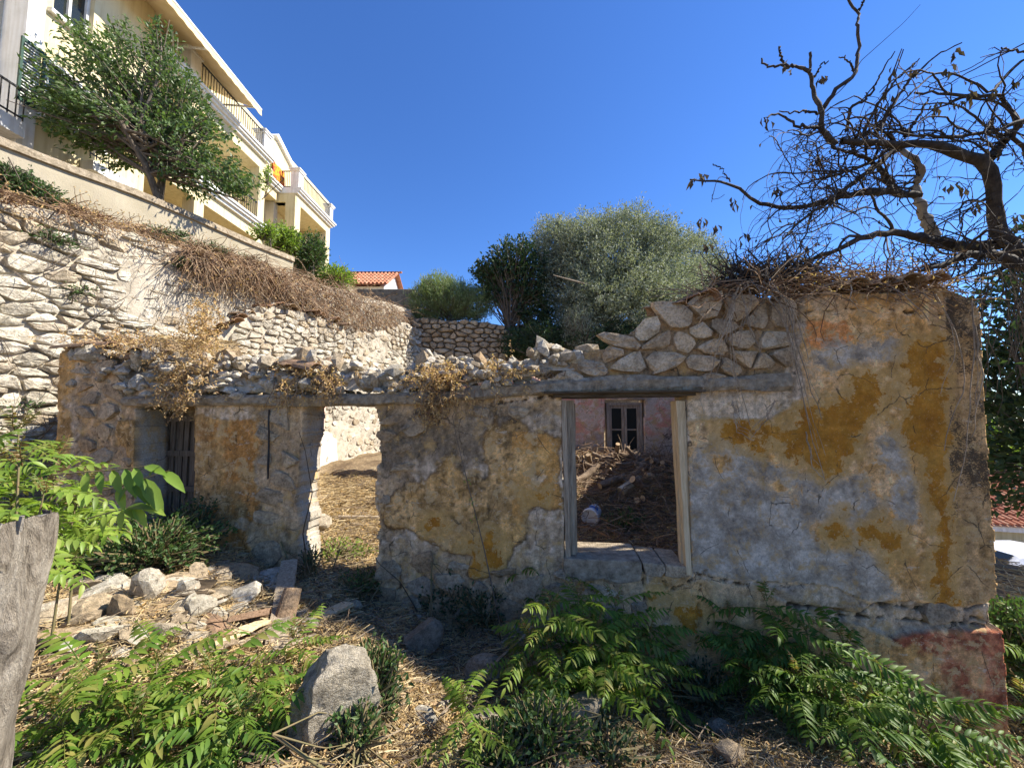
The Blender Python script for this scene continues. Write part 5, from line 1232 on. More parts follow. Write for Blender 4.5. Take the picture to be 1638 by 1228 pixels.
# roadside tree standing to the right of the photographer, its shade falls across the front of the ruin
tree('carob_tree', (7.4, 2.2, -1.6), 6.5, [((6.9, 2.4, 4.9), (1.4, 1.3, 1.0)), ((6.6, .9, 4.6), (1.6, 1.5, 1.1)), ((8.2, 2.4, 6.4), (1.8, 1.9, 1.3)), ((7.4, .6, 6.6), (2.0, 1.7, 1.3)), ((7.2, -1.6, 5.6), (2.2, 1.6, 1.6)), ((6.6, 2.3, 3.0), (1.0, .9, .9))], 10500, .15, .07, 'dark_leaf',
     'tall leafy roadside tree shading the front of the ruin from the right', 'tree', trunk_r=.16, seed=72, clump=8, spread=.25, holes=1.1, shell=.25)

# ---------------------------------------------------------------- the dead tree
r_ = np.random.default_rng(90)
dead = empty('dead_tree', (6.6, 5.0, -1.0), 'dead leafless tree with dense crooked twigs arching over the right end of the ruin', 'dead tree')
def q_(cx_, cy_): return (1080 + cx_ / 2.559, cy_ / 2.559)
LIMBS = [  # points in the photo, distance, radius in metres at both ends, material
    ([(1760, 560), (1690, 480), q_(1428, 1060), q_(1330, 950), q_(1300, 850), q_(1300, 750), q_(1270, 670), q_(1190, 640), q_(1120, 612), q_(1020, 592), q_(920, 590), q_(770, 582), q_(680, 578)], (4.9, 4.3), (.115, .03), 'dead_bark'),
    ([q_(655, 590), q_(595, 530), q_(598, 460), q_(565, 380), q_(552, 290), q_(552, 215)], (4.3, 4.2), (.035, .014), 'dead_bark'),
    ([q_(556, 290), q_(500, 275), q_(440, 262), q_(390, 278), q_(357, 262), q_(354, 240)], (4.2, 4.1), (.02, .008), 'dead_bark'), ([q_(445, 262), q_(432, 235), q_(425, 190)], (4.2, 4.1), (.014, .006), 'dead_bark'),
    ([q_(595, 530), q_(540, 520), q_(490, 510), q_(455, 478), q_(420, 468), q_(370, 480), q_(372, 520)], (4.3, 4.1), (.02, .007), 'dead_bark'), ([q_(600, 470), q_(540, 455), q_(470, 462), q_(425, 455)], (4.3, 4.1), (.016, .006), 'dead_bark'),
    ([q_(600, 455), q_(660, 365), q_(735, 305), q_(748, 220), q_(757, 150), q_(745, 100), q_(755, 55), q_(735, 35), q_(705, -10)], (4.3, 4.4), (.026, .012), 'dead_bark'), ([q_(750, 50), q_(778, -10)], (4.4, 4.4), (.012, .008), 'dead_bark'),
    ([q_(735, 305), q_(715, 260), q_(690, 230), q_(670, 235)], (4.4, 4.4), (.014, .006), 'dead_bark'),
    ([q_(560, 330), q_(600, 260), q_(628, 250)], (4.3, 4.3), (.012, .006), 'dead_bark'),
    ([q_(1060, 970), q_(1030, 900), q_(995, 820), q_(985, 760), q_(1010, 700), q_(970, 640), q_(920, 610)], (5.0, 4.8), (.07, .03), 'grey_bark'),
    ([q_(1330, 1000), q_(1240, 1010), q_(1170, 1012), q_(1100, 1000), q_(1050, 985), q_(970, 965), q_(900, 950), q_(830, 955), q_(760, 975), q_(650, 1030), q_(520, 1070)], (4.9, 4.3), (.075, .018), 'dead_bark'),
    ([q_(1428, 1090), q_(1300, 1040), q_(1190, 1040), q_(1080, 1090), q_(1000, 1110)], (4.7, 4.4), (.07, .02), 'dead_bark'),
    ([q_(1000, 800), q_(930, 800), q_(870, 780), q_(790, 790), q_(700, 800), q_(600, 830), q_(500, 850), q_(420, 850), q_(340, 830), q_(280, 790), q_(220, 745), q_(150, 740), q_(60, 735)], (4.9, 4.1), (.05, .008), 'dead_bark'),
    ([q_(225, 745), q_(190, 690), q_(155, 670)], (4.1, 4.1), (.008, .005), 'dead_bark'),
    ([q_(880, 770), q_(850, 700), q_(790, 650), q_(700, 620), q_(640, 600)], (4.8, 4.4), (.04, .012), 'dead_bark'),
    ([q_(920, 610), q_(870, 640), q_(800, 690), q_(720, 760), q_(620, 830), q_(520, 900), q_(440, 980)], (4.8, 4.2), (.035, .01), 'dead_bark'),
    ([q_(1290, 650), q_(1330, 600), q_(1380, 540), q_(1428, 500)], (4.8, 4.8), (.06, .03), 'dead_bark'), ([(1700, 380), q_(1428, 600), q_(1380, 560), q_(1400, 500), q_(1370, 440), q_(1330, 390), q_(1200, 400), q_(1100, 380), q_(980, 380)], (4.8, 4.4), (.035, .012), 'dead_bark'),
    ([(1700, 180), q_(1428, 490), q_(1300, 540), q_(1150, 560), q_(1000, 560), q_(880, 540)], (4.7, 4.3), (.03, .012), 'dead_bark'),
    ([(1720, 60), q_(1428, 215), q_(1380, 210), q_(1335, 195)], (4.7, 4.6), (.02, .008), 'dead_bark'), ([(1700, 130), q_(1428, 235), q_(1340, 330), q_(1290, 380), q_(1150, 300), q_(1050, 310), q_(960, 390), q_(880, 450)], (4.7, 4.3), (.02, .008), 'dead_bark'),
    ([q_(940, 560), q_(1000, 470), q_(1040, 400)], (4.6, 4.5), (.02, .008), 'dead_bark'), ([q_(820, 560), q_(880, 440), q_(960, 330), q_(1080, 220), q_(1175, 175)], (4.5, 4.3), (.025, .006), 'dead_bark'),
    ([q_(760, 560), q_(830, 430), q_(900, 330), q_(1000, 240)], (4.4, 4.3), (.02, .006), 'dead_bark'), ([q_(700, 540), q_(720, 440), q_(800, 390), q_(850, 290), q_(900, 210)], (4.4, 4.3), (.02, .006), 'dead_bark'),
    ([q_(900, 590), q_(820, 650), q_(740, 690), q_(640, 720), q_(560, 740), q_(500, 760)], (4.7, 4.3), (.025, .008), 'dead_bark')]
limb_pts = []
lines = {'dead_bark': [[], []], 'grey_bark': [[], []]}
for pts, (Y0, Y1_), (R0, R1), mt_ in LIMBS:
    n = len(pts); P = [at(x, y, Y0 + (Y1_ - Y0) * (i / (n - 1)) + .05 * math.sin(i * 2.1 + Y0 * 9)) for i, (x, y) in enumerate(pts)]
    P = resample(P, 26); P[1:-1] += r_.normal(size=(24, 3)) * .008; R = np.linspace(R0, R1, 26) * r_.uniform(.88, 1.12, 26)
    if mt_ == 'grey_bark' or R0 > .07:
        V, Fa = tubes(P[None], R[None], 10); mobj('trunk' if R0 > .1 else 'limb', V, Fa, MT[mt_], dead, True)
    else:
        V, Fa = tubes(P[None], R[None], 6); mobj('branch', V, Fa, MT[mt_], dead, True)
    for p, rr_ in zip(P, R):
        px, py = project(p); limb_pts.append((p, rr_, px))
tl, tr_ = [], []
def medium():
    for k in range(900):
        p, rr_, px = lp[r_.integers(len(lp))]; py = project(p)[1]
        if px < 1230 or len(meds) > 85: continue
        d = np.array((-1.0, -.2, .45 if py < 300 else .1)) + r_.normal(size=3) * np.array((.5, .4, .5)); P = walk(p, d, r_.uniform(.7, 1.5), 16, .17, -.055 if py > 240 else -.02, r_)
        if inb(P): meds.append(P); R = np.linspace(min(rr_ * .7, r_.uniform(.012, .02)), .005, 16); medr.append(R); medp.extend([(a, b, project(a)[0]) for a, b in zip(P, R)])
meds, medr, medp = [], [], []
def inb(P):
    px, py = project(P); bad = (px < 1098) | ((px < 1215) & (py < 270 + .0 * px)) | (py < 60) | ((px < 1290) & (py < 205)) | ((px < 1420) & (py < 130) & (px > 1200)) | (px > 1900)
    return not bad.any()
tips = []
lp = [q for q in limb_pts if q[1] < .12 and 1100 < q[2] < 1720]
medium(); V, Fa = tubes(np.array(meds), np.array(medr), 5)
for P, R in zip(meds, medr):
    V, Fa = tubes(P[None], R[None], 5); mobj('branch', V, Fa, MT['dead_bark'], dead, True)
lp = lp + medp * 2
tries = 0
while len(tl) < 950 and tries < 16000:
    tries += 1
    p, rr_, px = lp[r_.integers(len(lp))]
    if px < 1240 and r_.random() < .6: continue
    py = project(p)[1]
    if py < 200 and r_.random() < .75: continue
    low = py > 290
    d = np.array((-1.0, -.25, .35 if not low else .1)) + r_.normal(size=3) * np.array((.75, .5, .7))
    L = r_.uniform(.2, .75) * (1.1 if low else .75); P = walk(p, d, L, 9, .27, -.10 if low else -.035, r_)
    if not inb(P): continue
    rad = min(rr_ * .6, r_.uniform(.007, .015)); tl.append(P); tr_.append(np.linspace(rad, .0036, 9)); tips.append(P[-1])
    for k in range(r_.integers(0, 3)):
        j = r_.integers(2, 8); d2 = (P[j] - P[j - 1]) / np.linalg.norm(P[j] - P[j - 1]) + r_.normal(size=3) * .6; P2 = walk(P[j], d2, L * r_.uniform(.25, .55), 9, .3, -.06, r_)
        if inb(P2): tl.append(P2); tr_.append(np.linspace(rad * .65, .003, 9)); tips.append(P2[-1])
V, Fa = tubes(np.array(tl), np.array(tr_), 4); mobj('twigs', V, Fa, MT['dead_bark'], dead, kind='stuff')
# fine hanging vine strands, pale grey, draped from the branches to the wall head
vl, vr = [], []
for k in range(150):
    p, rr_, px = lp[r_.integers(len(lp))]
    if px < 1200: continue
    P = walk(p, np.array((-.5, -.35, -.6)) + r_.normal(size=3) * .45, r_.uniform(.5, 1.4), 9, .16, -.12, r_)
    if inb(P) and project(P[-1])[1] < 560: vl.append(P); vr.append(np.linspace(.0045, .002, 9))
V, Fa = tubes(np.array(vl), np.array(vr), 3); mobj('hanging_strands', V, Fa, MT['twig'], dead, kind='stuff')
# withered leaves and pods
tips = np.array(tips); sel = tips[r_.permutation(len(tips))[:330]]
spots = [q_(890, 290), q_(860, 370), q_(605, 320), q_(990, 280), q_(1120, 270), q_(1170, 400), q_(1300, 380), q_(1210, 380), q_(1075, 430), q_(1140, 200), q_(1385, 330), q_(110, 720), q_(80, 730), q_(230, 820), q_(110, 890), q_(170, 930), q_(285, 960), q_(130, 1000), q_(410, 770), q_(590, 640), q_(1240, 840), q_(380, 490), q_(460, 270), q_(1130, 760), q_(1170, 760), q_(1400, 890), q_(540, 1010), q_(1150, 1000)]
ex = np.concatenate([np.array([at(x + r_.normal() * 4, y + r_.normal() * 4, 4.35)]) for x, y in spots for _ in range(5)])
V, Fa = leaves(np.concatenate([sel, ex]), np.concatenate([r_.uniform(.03, .08, len(sel)), r_.uniform(.08, .14, len(ex))]), np.concatenate([r_.uniform(.015, .035, len(sel)), r_.uniform(.03, .055, len(ex))]), np.array((0, 0, -1.6)), .6, .5, .5, r_)
mobj('withered_leaves', V, Fa, MT['dark_dry_leaf'], dead, kind='stuff')
# single long whip
P = resample([at(*q_(600, 440), 4.3), at(*q_(700, 350), 4.2), at(*q_(760, 250), 4.2), at(*q_(850, 170), 4.2), at(*q_(940, 90), 4.2), at(*q_(1003, 20), 4.2)], 16)
V, Fa = tubes(P[None], np.linspace(.005, .002, 16)[None], 4); mobj('whip_branch', V, Fa, MT['dead_bark'], dead, True)

# ---------------------------------------------------------------- dead creepers
def creeper(name, label, lines_, radii_, mat, leafP=None, leafL=.035, group=None, lm='dry_leaf', cat='dry creeper'):
    """a dead climbing plant: many stems as one mesh, its dry leaves as another"""
    p0 = lines_[0][0]; e_ = empty(name, tuple(p0), label, cat, group)
    V, Fa = tubes(np.array(lines_), np.array(radii_), 3); mobj('stems', V, Fa, MT[mat], e_, kind='stuff')
    if leafP is not None and len(leafP):
        V, Fa = leaves(np.asarray(leafP), leafL * r_.uniform(.6, 1.5, len(leafP)), leafL * .5 * r_.uniform(.6, 1.3, len(leafP)), None, 1, .5, .3, r_); mobj('dry_leaves', V, Fa, MT[lm], e_, kind='stuff')
    return e_
# brown mass tumbling over the far part of the retaining wall
ls, rs = [], []
for k in range(2100):
    px = r_.uniform(300, 652); t_ = (px - 300) / 350
    y_top = np.interp(px, [300, 400, 500, 560, 620, 652], [395, 412, 440, 455, 478, 505]); thick = np.interp(px, [300, 400, 480, 560, 620, 652], [20, 34, 60, 78, 55, 24])
    py = y_top + thick * r_.random() ** 1.1; bulge = .05 + .5 * math.sin(min(1, max(0, (py - y_top) / thick)) * math.pi) * thick / 80
    off = r_.uniform(.0, 1) * bulge
    s_, z_ = RET.hit(px, py, off); p = RET.P(s_, z_, off)
    ls.append(walk(p, RET.n * .4 + RET.t * r_.normal() * .8 + np.array((0, 0, r_.uniform(-.9, .4))), r_.uniform(.25, 1.1), 7, .26, -.2, r_)); rs.append(np.linspace(.008, .003, 7))
creeper('dead_creeper', 'thick brown mat of dead vines tumbling over the far end of the retaining wall', ls, rs, 'vine_brown', [l[-1] for l in ls[::2]], .05, lm='dry_leaf')
ls, rs, lf = [], [], []
for k in range(2300):
    px = r_.uniform(-10, 420)
    if vnoise(px / 28., 3.1, 0, 5) < -.15 and r_.random() < .8: continue
    y_top = np.interp(px, [0, 100, 200, 300, 420], [330, 352, 368, 392, 418]); off = -r_.uniform(-.12, .9)
    s_, z_ = RET.hit(px, y_top, 0); z_ = retz(s_) + .40 * max(0, -off) + r_.uniform(-.05, .12) - (.25 * r_.random() ** 3 if off > 0 else 0); p = RET.P(s_, z_, off)
    ls.append(walk(p, RET.n * .6 + RET.t * r_.normal() + np.array((0, 0, r_.uniform(-.3, .5))), r_.uniform(.15, .45), 7, .3, -.12, r_)); rs.append(np.linspace(.007, .003, 7)); lf.append(ls[-1][-1])
creeper('dead_creeper', 'band of brown dry stems covering the bank above the stones of the retaining wall', ls, rs, 'vine_brown', lf, .04)
ls, rs, lf = [], [], []
for k in range(140):
    s_ = r_.uniform(3.4, 10); z_ = r_.uniform(2.6, 5.0); p = RET.P(s_, z_, .08)
    ls.append(walk(p, RET.t * r_.normal() * .6 + np.array((0, 0, -1)), r_.uniform(.3, 1.2), 7, .3, -.05, r_)); rs.append(np.linspace(.005, .002, 7))
creeper('dead_creeper', 'thin dead stems straggling down the face of the retaining wall', ls, rs, 'twig')
# dry plants on the front wall head: (centre, spread x, spread y, leaves, label)
for (px, py, sx, sy, n_, hang, lab) in [(288, 605, 34, 42, 620, 34, 'dry golden creeper spilling over the wall head left of the plank door'), (215, 545, 90, 16, 500, 0, 'dry stems lying along the broken roof edge on the left'), (330, 530, 24, 60, 420, 10, 'column of dry creeper climbing to the peak of the side wall'),
        (515, 602, 40, 22, 420, 24, 'dry tan plant with curled leaves over the left doorway pillar'), (705, 610, 46, 26, 700, 36, 'large clump of curled dry leaves hanging between the doorway and the window'), (690, 650, 16, 14, 160, 8, 'small bunch of dry leaves hanging below the broken lintel'), (800, 590, 40, 10, 200, 4, 'sparse dry stalks on the rubble left of the stone gable'), (455, 600, 26, 20, 130, 14, 'dry weeds beside the brown tile on the wall head')]:
    ls, rs, lf = [], [], []
    for k in range(int(n_ * .32)):
        off = r_.uniform(-.25, .16); x, y = px + r_.normal() * sx * .55, py + r_.normal() * sy * .5
        s_, z_ = FAC.hit(x, y, off); p = FAC.P(s_, z_, off)
        P = walk(p, np.array((r_.normal(), -.5, r_.uniform(-.8, .5))), r_.uniform(.08, .26), 7, .35, -.08, r_); ls.append(P); rs.append(np.linspace(.004, .0018, 7))
        for j in range(2, 7): 
            for _ in range(2 if hang else 1): lf.append(P[j] + r_.normal(size=3) * .012)
    for k in range(int(hang / 1.8)):
        x = px + r_.normal() * sx * .6; s_, z_ = FAC.hit(x, py + sy * .5, .14); p = FAC.P(s_, z_, .14)
        P = walk(p, (r_.normal() * .25, -.05, -1), r_.uniform(.12, .42), 7, .16, -.15, r_); ls.append(P); rs.append(np.linspace(.005, .002, 7))
        for j in range(3, 7):
            for _ in range(3): lf.append(P[j] + r_.normal(size=3) * .015)
    creeper('dry_creeper', lab, ls, rs, 'vine_brown', lf, .036)
# dead tangle on the right hand wall head and the strands hanging in front of the plaster
ls, rs, lf = [], [], []
for k in range(1000):
    px = r_.uniform(1120, 1500); t_ = r_.random(); off = r_.uniform(-.55, .12); y = np.interp(px, [1120, 1160, 1250, 1350, 1500], [474, 460, 456, 456, 462]) + r_.normal() * 9 + (8 if px < 1200 else 0)
    s_, z_ = FAC.hit(px, y, off); p = FAC.P(s_, z_, off)
    ls.append(walk(p, (r_.normal(), r_.normal() * .3, r_.uniform(-.25, .35)), r_.uniform(.2, .7), 7, .25, -.07, r_)); rs.append(np.linspace(.007, .003, 7))
    if px > 1250: lf += [ls[-1][3], ls[-1][5]]
creeper('dead_creeper', 'tangle of dead brown stems heaped on the high right part of the wall head', ls, rs, 'vine_brown', lf, .03)
ls, rs = [], []
for k in range(320):
    px = r_.uniform(1150, 1300); off = r_.uniform(-.5, .0); s_, z_ = FAC.hit(px, 452 - (px - 1150) * .12 + r_.normal() * 8, off); p = FAC.P(s_, z_, off)
    ls.append(walk(p, (r_.normal() * .9 - .2, -.2, r_.uniform(.1, .7)), r_.uniform(.2, .5), 7, .3, -.12, r_)); rs.append(np.linspace(.009, .003, 7))
creeper('dead_creeper', 'dark heap of dead twigs sitting above the stone gable', ls, rs, 'dark_bark_twig' if 'dark_bark_twig' in MT else 'dead_bark')
ls, rs = [], []
for pts in [[(1185, 455), (1175, 480), (1160, 520), (1150, 545)], [(1188, 455), (1200, 500), (1205, 540), (1232, 590)], [(1180, 458), (1165, 500), (1148, 560), (1120, 640), (1128, 660)], [(1190, 455), (1168, 490), (1170, 540), (1175, 600), (1190, 650), (1200, 680)], [(1195, 450), (1205, 480), (1190, 520), (1182, 560)],
            [(1215, 455), (1255, 490), (1275, 540), (1290, 600), (1312, 670)], [(1220, 450), (1262, 480), (1278, 520), (1300, 580)], [(1200, 450), (1245, 500), (1270, 560), (1285, 640), (1300, 700), (1322, 770)], [(1230, 450), (1270, 500), (1268, 560), (1280, 600)], [(1360, 440), (1362, 480), (1375, 496), (1400, 500)], [(1425, 380), (1424, 420), (1422, 485)],
            [(1240, 640), (1230, 670), (1200, 700)], [(1285, 690), (1300, 750), (1318, 765)], [(1170, 640), (1180, 690), (1205, 705)], [(1500, 470), (1530, 520), (1545, 610), (1520, 690), (1510, 720)], [(1555, 480), (1560, 560), (1548, 660), (1540, 740), (1530, 800)], [(1562, 520), (1575, 600), (1560, 700)], [(1140, 425), (1146, 450), (1126, 480)], [(1230, 425), (1228, 450)], [(1118, 420), (1124, 470)]]:
    P = resample([FAC.P(*FAC.hit(x + r_.normal() * 2, y, .12), .12) for x, y in pts], 12); P[1:] += r_.normal(size=(11, 3)) * .006; ls.append(P); rs.append(np.linspace(.0075, .0035, 12))
    for _ in range(3 if pts[0][0] < 1250 else 1):
        Q = P[2:3] + (P - P[2:3]) * r_.uniform(.5, .95) + np.array((r_.normal() * .05, -.01, 0)) * np.linspace(0, 1, 12)[:, None]; ls.append(Q); rs.append(np.linspace(.004, .002, 12))
creeper('hanging_vine', 'bare grey vine strands hanging over the stone gable and the ochre plaster', ls, rs, 'pale_twig', cat='dead vine')
# twiggy curtain at the right end
ls, rs, lf = [], [], []
for k in range(95):
    p = at(r_.uniform(1570, 1760), r_.uniform(380, 500), r_.uniform(4.3, 5.4)); P = walk(p, (r_.normal() * .3, 0, -1), r_.uniform(.5, 2.3), 7, .22, -.12, r_); ls.append(P); rs.append(np.linspace(.007, .003, 7))
    if r_.random() < .5: lf += [P[-1], P[4]]
creeper('hanging_vine', 'curtain of bare dangling stems past the right corner of the ruin', ls, rs, 'dead_bark', lf, .09, lm='dark_leaf', cat='dead vine')
# ---------------------------------------------------------------- ground cover: straw, litter, chips
r_ = np.random.default_rng(200)
def ground_hit0(px, py):
    r = ray(px, py); t_ = np.linspace(1.5, 6, 60); P = np.array((0, 0, EYE)) + r * t_[:, None]; h = P[:, 2] - ground(P[:, 0], P[:, 1]); return P[np.argmax(h < 0) if (h < 0).any() else -1]
def zone(n, test=None):
    """random points of the visible near ground, denser towards the viewer"""
    out = []
    while sum(map(len, out)) < n:
        x = r_.uniform(-7.2, 6.0, n); y = 1.0 + (8.2) * r_.random(n) ** 1.3
        px, py = project(np.stack([x, y, ground(x, y)], 1)); k = (px > -40) & (px < 1680) & (py < 1270)
        inw = (FAC.side(x, y) < .0) & (FAC.side(x, y) > -.56) & (FAC.along(x, y) > 0) & (FAC.along(x, y) < 10.4) & ~((px > 478) & (px < 606))
        k &= ~inw & (GAB.side(x, y) > -.2) & (RET.side(x, y) > 0)
        k &= np.where(FAC.side(x, y) < 0, r_.random(n) < .8, True)
        if test is not None: k &= test(x, y)
        out.append(np.stack([x, y], 1)[k])
    return np.concatenate(out)[:n]
def lay_tubes(name, n, L, R, mat, K=4, tilt=.16, test=None, lift=.03, sides=3, curl=.25):
    P = zone(n, test); z = ground(P[:, 0], P[:, 1]); an = r_.uniform(0, 2 * math.pi, n) ; l = L * r_.uniform(.35, 1.4, n)
    d = np.stack([np.cos(an), np.sin(an) * .8, r_.normal(size=n) * tilt], 1); c = np.stack([P[:, 0], P[:, 1], z + np.abs(r_.normal(size=n)) * lift], 1)
    t = np.linspace(-.5, .5, K); Q = c[:, None] + d[:, None] * (l[:, None] * t)[..., None]
    Q[..., 0] += curl * (t ** 2)[None] * l[:, None] * r_.normal(size=(n, 1)); Q[..., 1] += curl * (t ** 2)[None] * l[:, None] * r_.normal(size=(n, 1)); Q[..., 2] += .10 * (.25 - t ** 2)[None] * l[:, None]
    Q[..., 2] = np.maximum(Q[..., 2], ground(Q[..., 0], Q[..., 1]) + .002)
    V, Fa = tubes(Q, np.broadcast_to(R * r_.uniform(.6, 1.4, (n, 1)), (n, K)), sides)
    return mobj(name, V, Fa, MT[mat], None, kind='stuff')
tag(lay_tubes('dry_straw', 70000, .15, .0026, 'straw'), 'dry yellow straw strewn over the ground in front of and inside the ruin', 'straw')
tag(lay_tubes('dead_twigs', 7000, .30, .0038, 'twig', lift=.05, test=lambda x, y: y > 2.1), 'grey brown twigs scattered over the straw', 'twigs')
inside = lambda x, y: (FAC.side(x, y) < -.5) & (x > -1.6)
tag(lay_tubes('brushwood', 9000, .34, .005, 'vine_brown', lift=.09, test=inside, tilt=.3), 'brown brushwood covering the floor of the roofless room', 'brushwood')
P = zone(26000); Q = np.stack([P[:, 0], P[:, 1], ground(P[:, 0], P[:, 1]) + .012 + np.abs(r_.normal(size=len(P))) * .02], 1)
V, Fa = leaves(Q, .045 * r_.uniform(.5, 1.6, len(Q)), .018 * r_.uniform(.5, 1.5, len(Q)), None, 1, .4, 0, r_)
tag(mobj('dry_litter', V, Fa, MT['dry_leaf'], None, kind='stuff'), 'curled dry leaves lying among the straw', 'leaf litter')
# straw beyond the right corner and on the mound inside
n = 5000; x = r_.uniform(4.9, 10.5, n); y = r_.uniform(3.6, 9.5, n); z = ground(x, y); an = r_.uniform(0, 6.3, n); l = r_.uniform(.12, .4, n); t = np.linspace(-.5, .5, 4)
Qq = np.stack([x, y, z + .03], 1)[:, None] + np.stack([np.cos(an), np.sin(an), r_.normal(size=n) * .15], 1)[:, None] * (l[:, None] * t)[..., None]
V, Fa = tubes(Qq, np.full((n, 4), .006), 3); tag(mobj('dry_grass', V, Fa, MT['straw'], None, kind='stuff'), 'dry grass on the slope past the right corner of the ruin', 'dry grass')
n = 4200; x = r_.uniform(-5.8, -2.6, n); y = r_.uniform(5.0, 8.1, n); z = np.array([mound_z(a, b) for a, b in zip(x, y)]); an = r_.uniform(0, 6.3, n); l = r_.uniform(.1, .35, n)
Qq = np.stack([x, y, z + .02], 1)[:, None] + np.stack([np.cos(an), np.sin(an), r_.normal(size=n) * .15], 1)[:, None] * (l[:, None] * t)[..., None]
V, Fa = tubes(Qq, np.full((n, 4), .005), 3); tag(mobj('dry_stalks', V, Fa, MT['straw'], None, kind='stuff'), 'dry stalks on the rubble mound inside the left room', 'dry stalks')
n = 3400; pq = [ground_hit0(r_.uniform(80, 490), r_.uniform(895, 1060)) for _ in range(n)]; pq = np.array(pq); an = r_.uniform(0, 6.3, n); l = r_.uniform(.06, .24, n)
Qq = (pq + np.stack([0 * an, 0 * an, np.abs(r_.normal(size=n)) * .035], 1))[:, None] + np.stack([np.cos(an), np.sin(an), r_.normal(size=n) * .3], 1)[:, None] * (l[:, None] * t)[..., None]
V, Fa = tubes(Qq, np.full((n, 4), .0028), 3); tag(mobj('dry_straw', V, Fa, MT['straw'], None, kind='stuff'), 'thick straw tangled over the sunny rubble at the left', 'straw')
# small chips of stone
CH = []
P = zone(2600); 
for (x, y), s_, an in zip(P, .012 + .035 * r_.random(len(P)) ** 3, r_.uniform(0, 6.3, len(P))):
    k = 6; a_ = np.linspace(0, 2 * math.pi, k, endpoint=False) + an; z = ground(x, y)
    ring = np.stack([x + np.cos(a_) * s_ * r_.uniform(.6, 1.2, k), y + np.sin(a_) * s_ * r_.uniform(.5, 1, k), np.full(k, z - .005)], 1)
    top = ring * [.7, .7, 1] + [x * .3, y * .3, s_ * r_.uniform(.5, 1.0) + .01]
    i = np.arange(k); CH.append((np.concatenate([ring, top]), [np.stack([i, (i + 1) % k, (i + 1) % k + k, i + k], 1), np.array([i + k])]))
V, Fa = merge(CH); tag(mobj('stone_chips', V, Fa, MT['grey_stone'], None, kind='stuff'), 'small stone chips scattered in the straw', 'stone chips')

# ---------------------------------------------------------------- fallen stones, planks and tiles in front of the wall
BIG = {}
def ground_hit(px, py, lo=.6, hi=12):
    """where the sight line of a photo pixel meets the ground"""
    r = ray(px, py); t = np.linspace(lo, hi, 900); P = np.array((0, 0, EYE)) + r * t[:, None]; h = P[:, 2] - ground(P[:, 0], P[:, 1])
    k = np.argmax(h < 0) if (h < 0).any() else len(t) - 1
    return P[k]
def rock_at(px, py, w, h, label, seed, mat='grey_stone', sub=3, group=None, rough=.16, rx=.0, rz=0.0, deep=.8):
    p = ground_hit(px, py + h * .42); k = np.linalg.norm(p - (0, 0, EYE)) * .9 / F
    me = rock_mesh('fallen_stone', seed, sub, MT[mat], (1, deep, 1), rough)
    return put('fallen_stone', me, (p[0], p[1] + w * k * .2, p[2] + h * k * .33), (rx, .1, rz), (w * k * .86, w * k * .74, h * k * .84), None, label, 'stone', group)
MT['lichen_stone'] = stone_mat('lichen_stone', [(.56, .50, .40), (.64, .58, .47), (.50, .44, .34)], (.13, .11, .08), 1.0)
rock_at(512, 1150, 112, 112, 'large grey pitted boulder among the weeds at the bottom of the photo', 331, 'lichen_stone', 5, rough=.34, rz=.5)
rock_at(672, 1028, 62, 52, 'pale angular stone with a pointed top lying on the straw before the middle wall', 302, 'lichen_stone', 4, rz=.8, rough=.22)
rock_at(928, 1165, 84, 84, 'tilted flat grey slab with leaf shadows, right of the centre weeds', 303, 'lichen_stone', 4, rx=.5, rz=.3, deep=.5)
rock_at(876, 1100, 70, 80, 'grey stone half hidden behind the centre weeds', 304, 'lichen_stone')
rock_at(780, 1085, 62, 50, 'blue grey stone lying left of the centre weeds', 305, 'lichen_stone')
rock_at(678, 1152, 34, 26, 'small white stone catching the sun on the dark litter', 306, 'limestone')
rock_at(768, 1158, 52, 28, 'flat grey stone at the foot of the centre weeds', 307, 'lichen_stone')
rock_at(225, 945, 36, 44, 'broken grey block standing upright in the left rubble', 308, 'limestone', 2, rz=.3)
rock_at(236, 928, 26, 30, 'small square white block on top of the left rubble', 309, 'limestone', 2)
rock_at(308, 978, 38, 34, 'pale angular block in the sunny rubble before the left pillar', 310, 'limestone', 2, rz=.7)
rock_at(150, 950, 58, 32, 'flat pale stone lying near the sawn trunk in the left rubble', 311, 'limestone', 2)
rock_at(140, 985, 44, 36, 'leaning grey slab of rubble beside the sawn trunk', 312, 'grey_stone', 2, rx=.5, rz=.6)
rock_at(180, 985, 34, 44, 'tall narrow grey slab leaning in the left rubble', 313, 'grey_stone', 2, rx=.2, deep=.4)
rock_at(280, 1005, 40, 22, 'low brownish stone under the tilted plank in the rubble', 314, 'grey_stone', 2)
rock_at(505, 838, 40, 30, 'rounded white stone on the threshold beside the doorway jamb', 315, 'limestone', 2)
rock_at(492, 1000, 26, 22, 'small stone on the path below the doorway', 316, 'limestone', 2)
rock_at(566, 968, 22, 16, 'small white stone in the shade before the doorway', 317, 'limestone', 2)
rock_at(1155, 1175, 40, 26, 'cluster stone of blue grey on the ground before the right weeds', 318, 'lichen_stone', 2)
rock_at(1172, 1215, 44, 24, 'brown stone at the bottom edge below the right weeds', 319, 'grey_stone', 2)
rock_at(1165, 925, 16, 12, 'tiny grey stone', 320, 'grey_stone', 1) if False else None
rock_at(740, 1130, 26, 20, 'small bluish stone left of the flat grey stone', 321, 'lichen_stone', 2)
rock_at(410, 1010, 50, 22, 'brown flat stone among planks in the left rubble', 322, 'grey_stone', 2)
rock_at(820, 1190, 70, 24, 'half buried stone below the centre weeds at the bottom of the photo', 323, 'grey_stone', 2)
n_ = 0
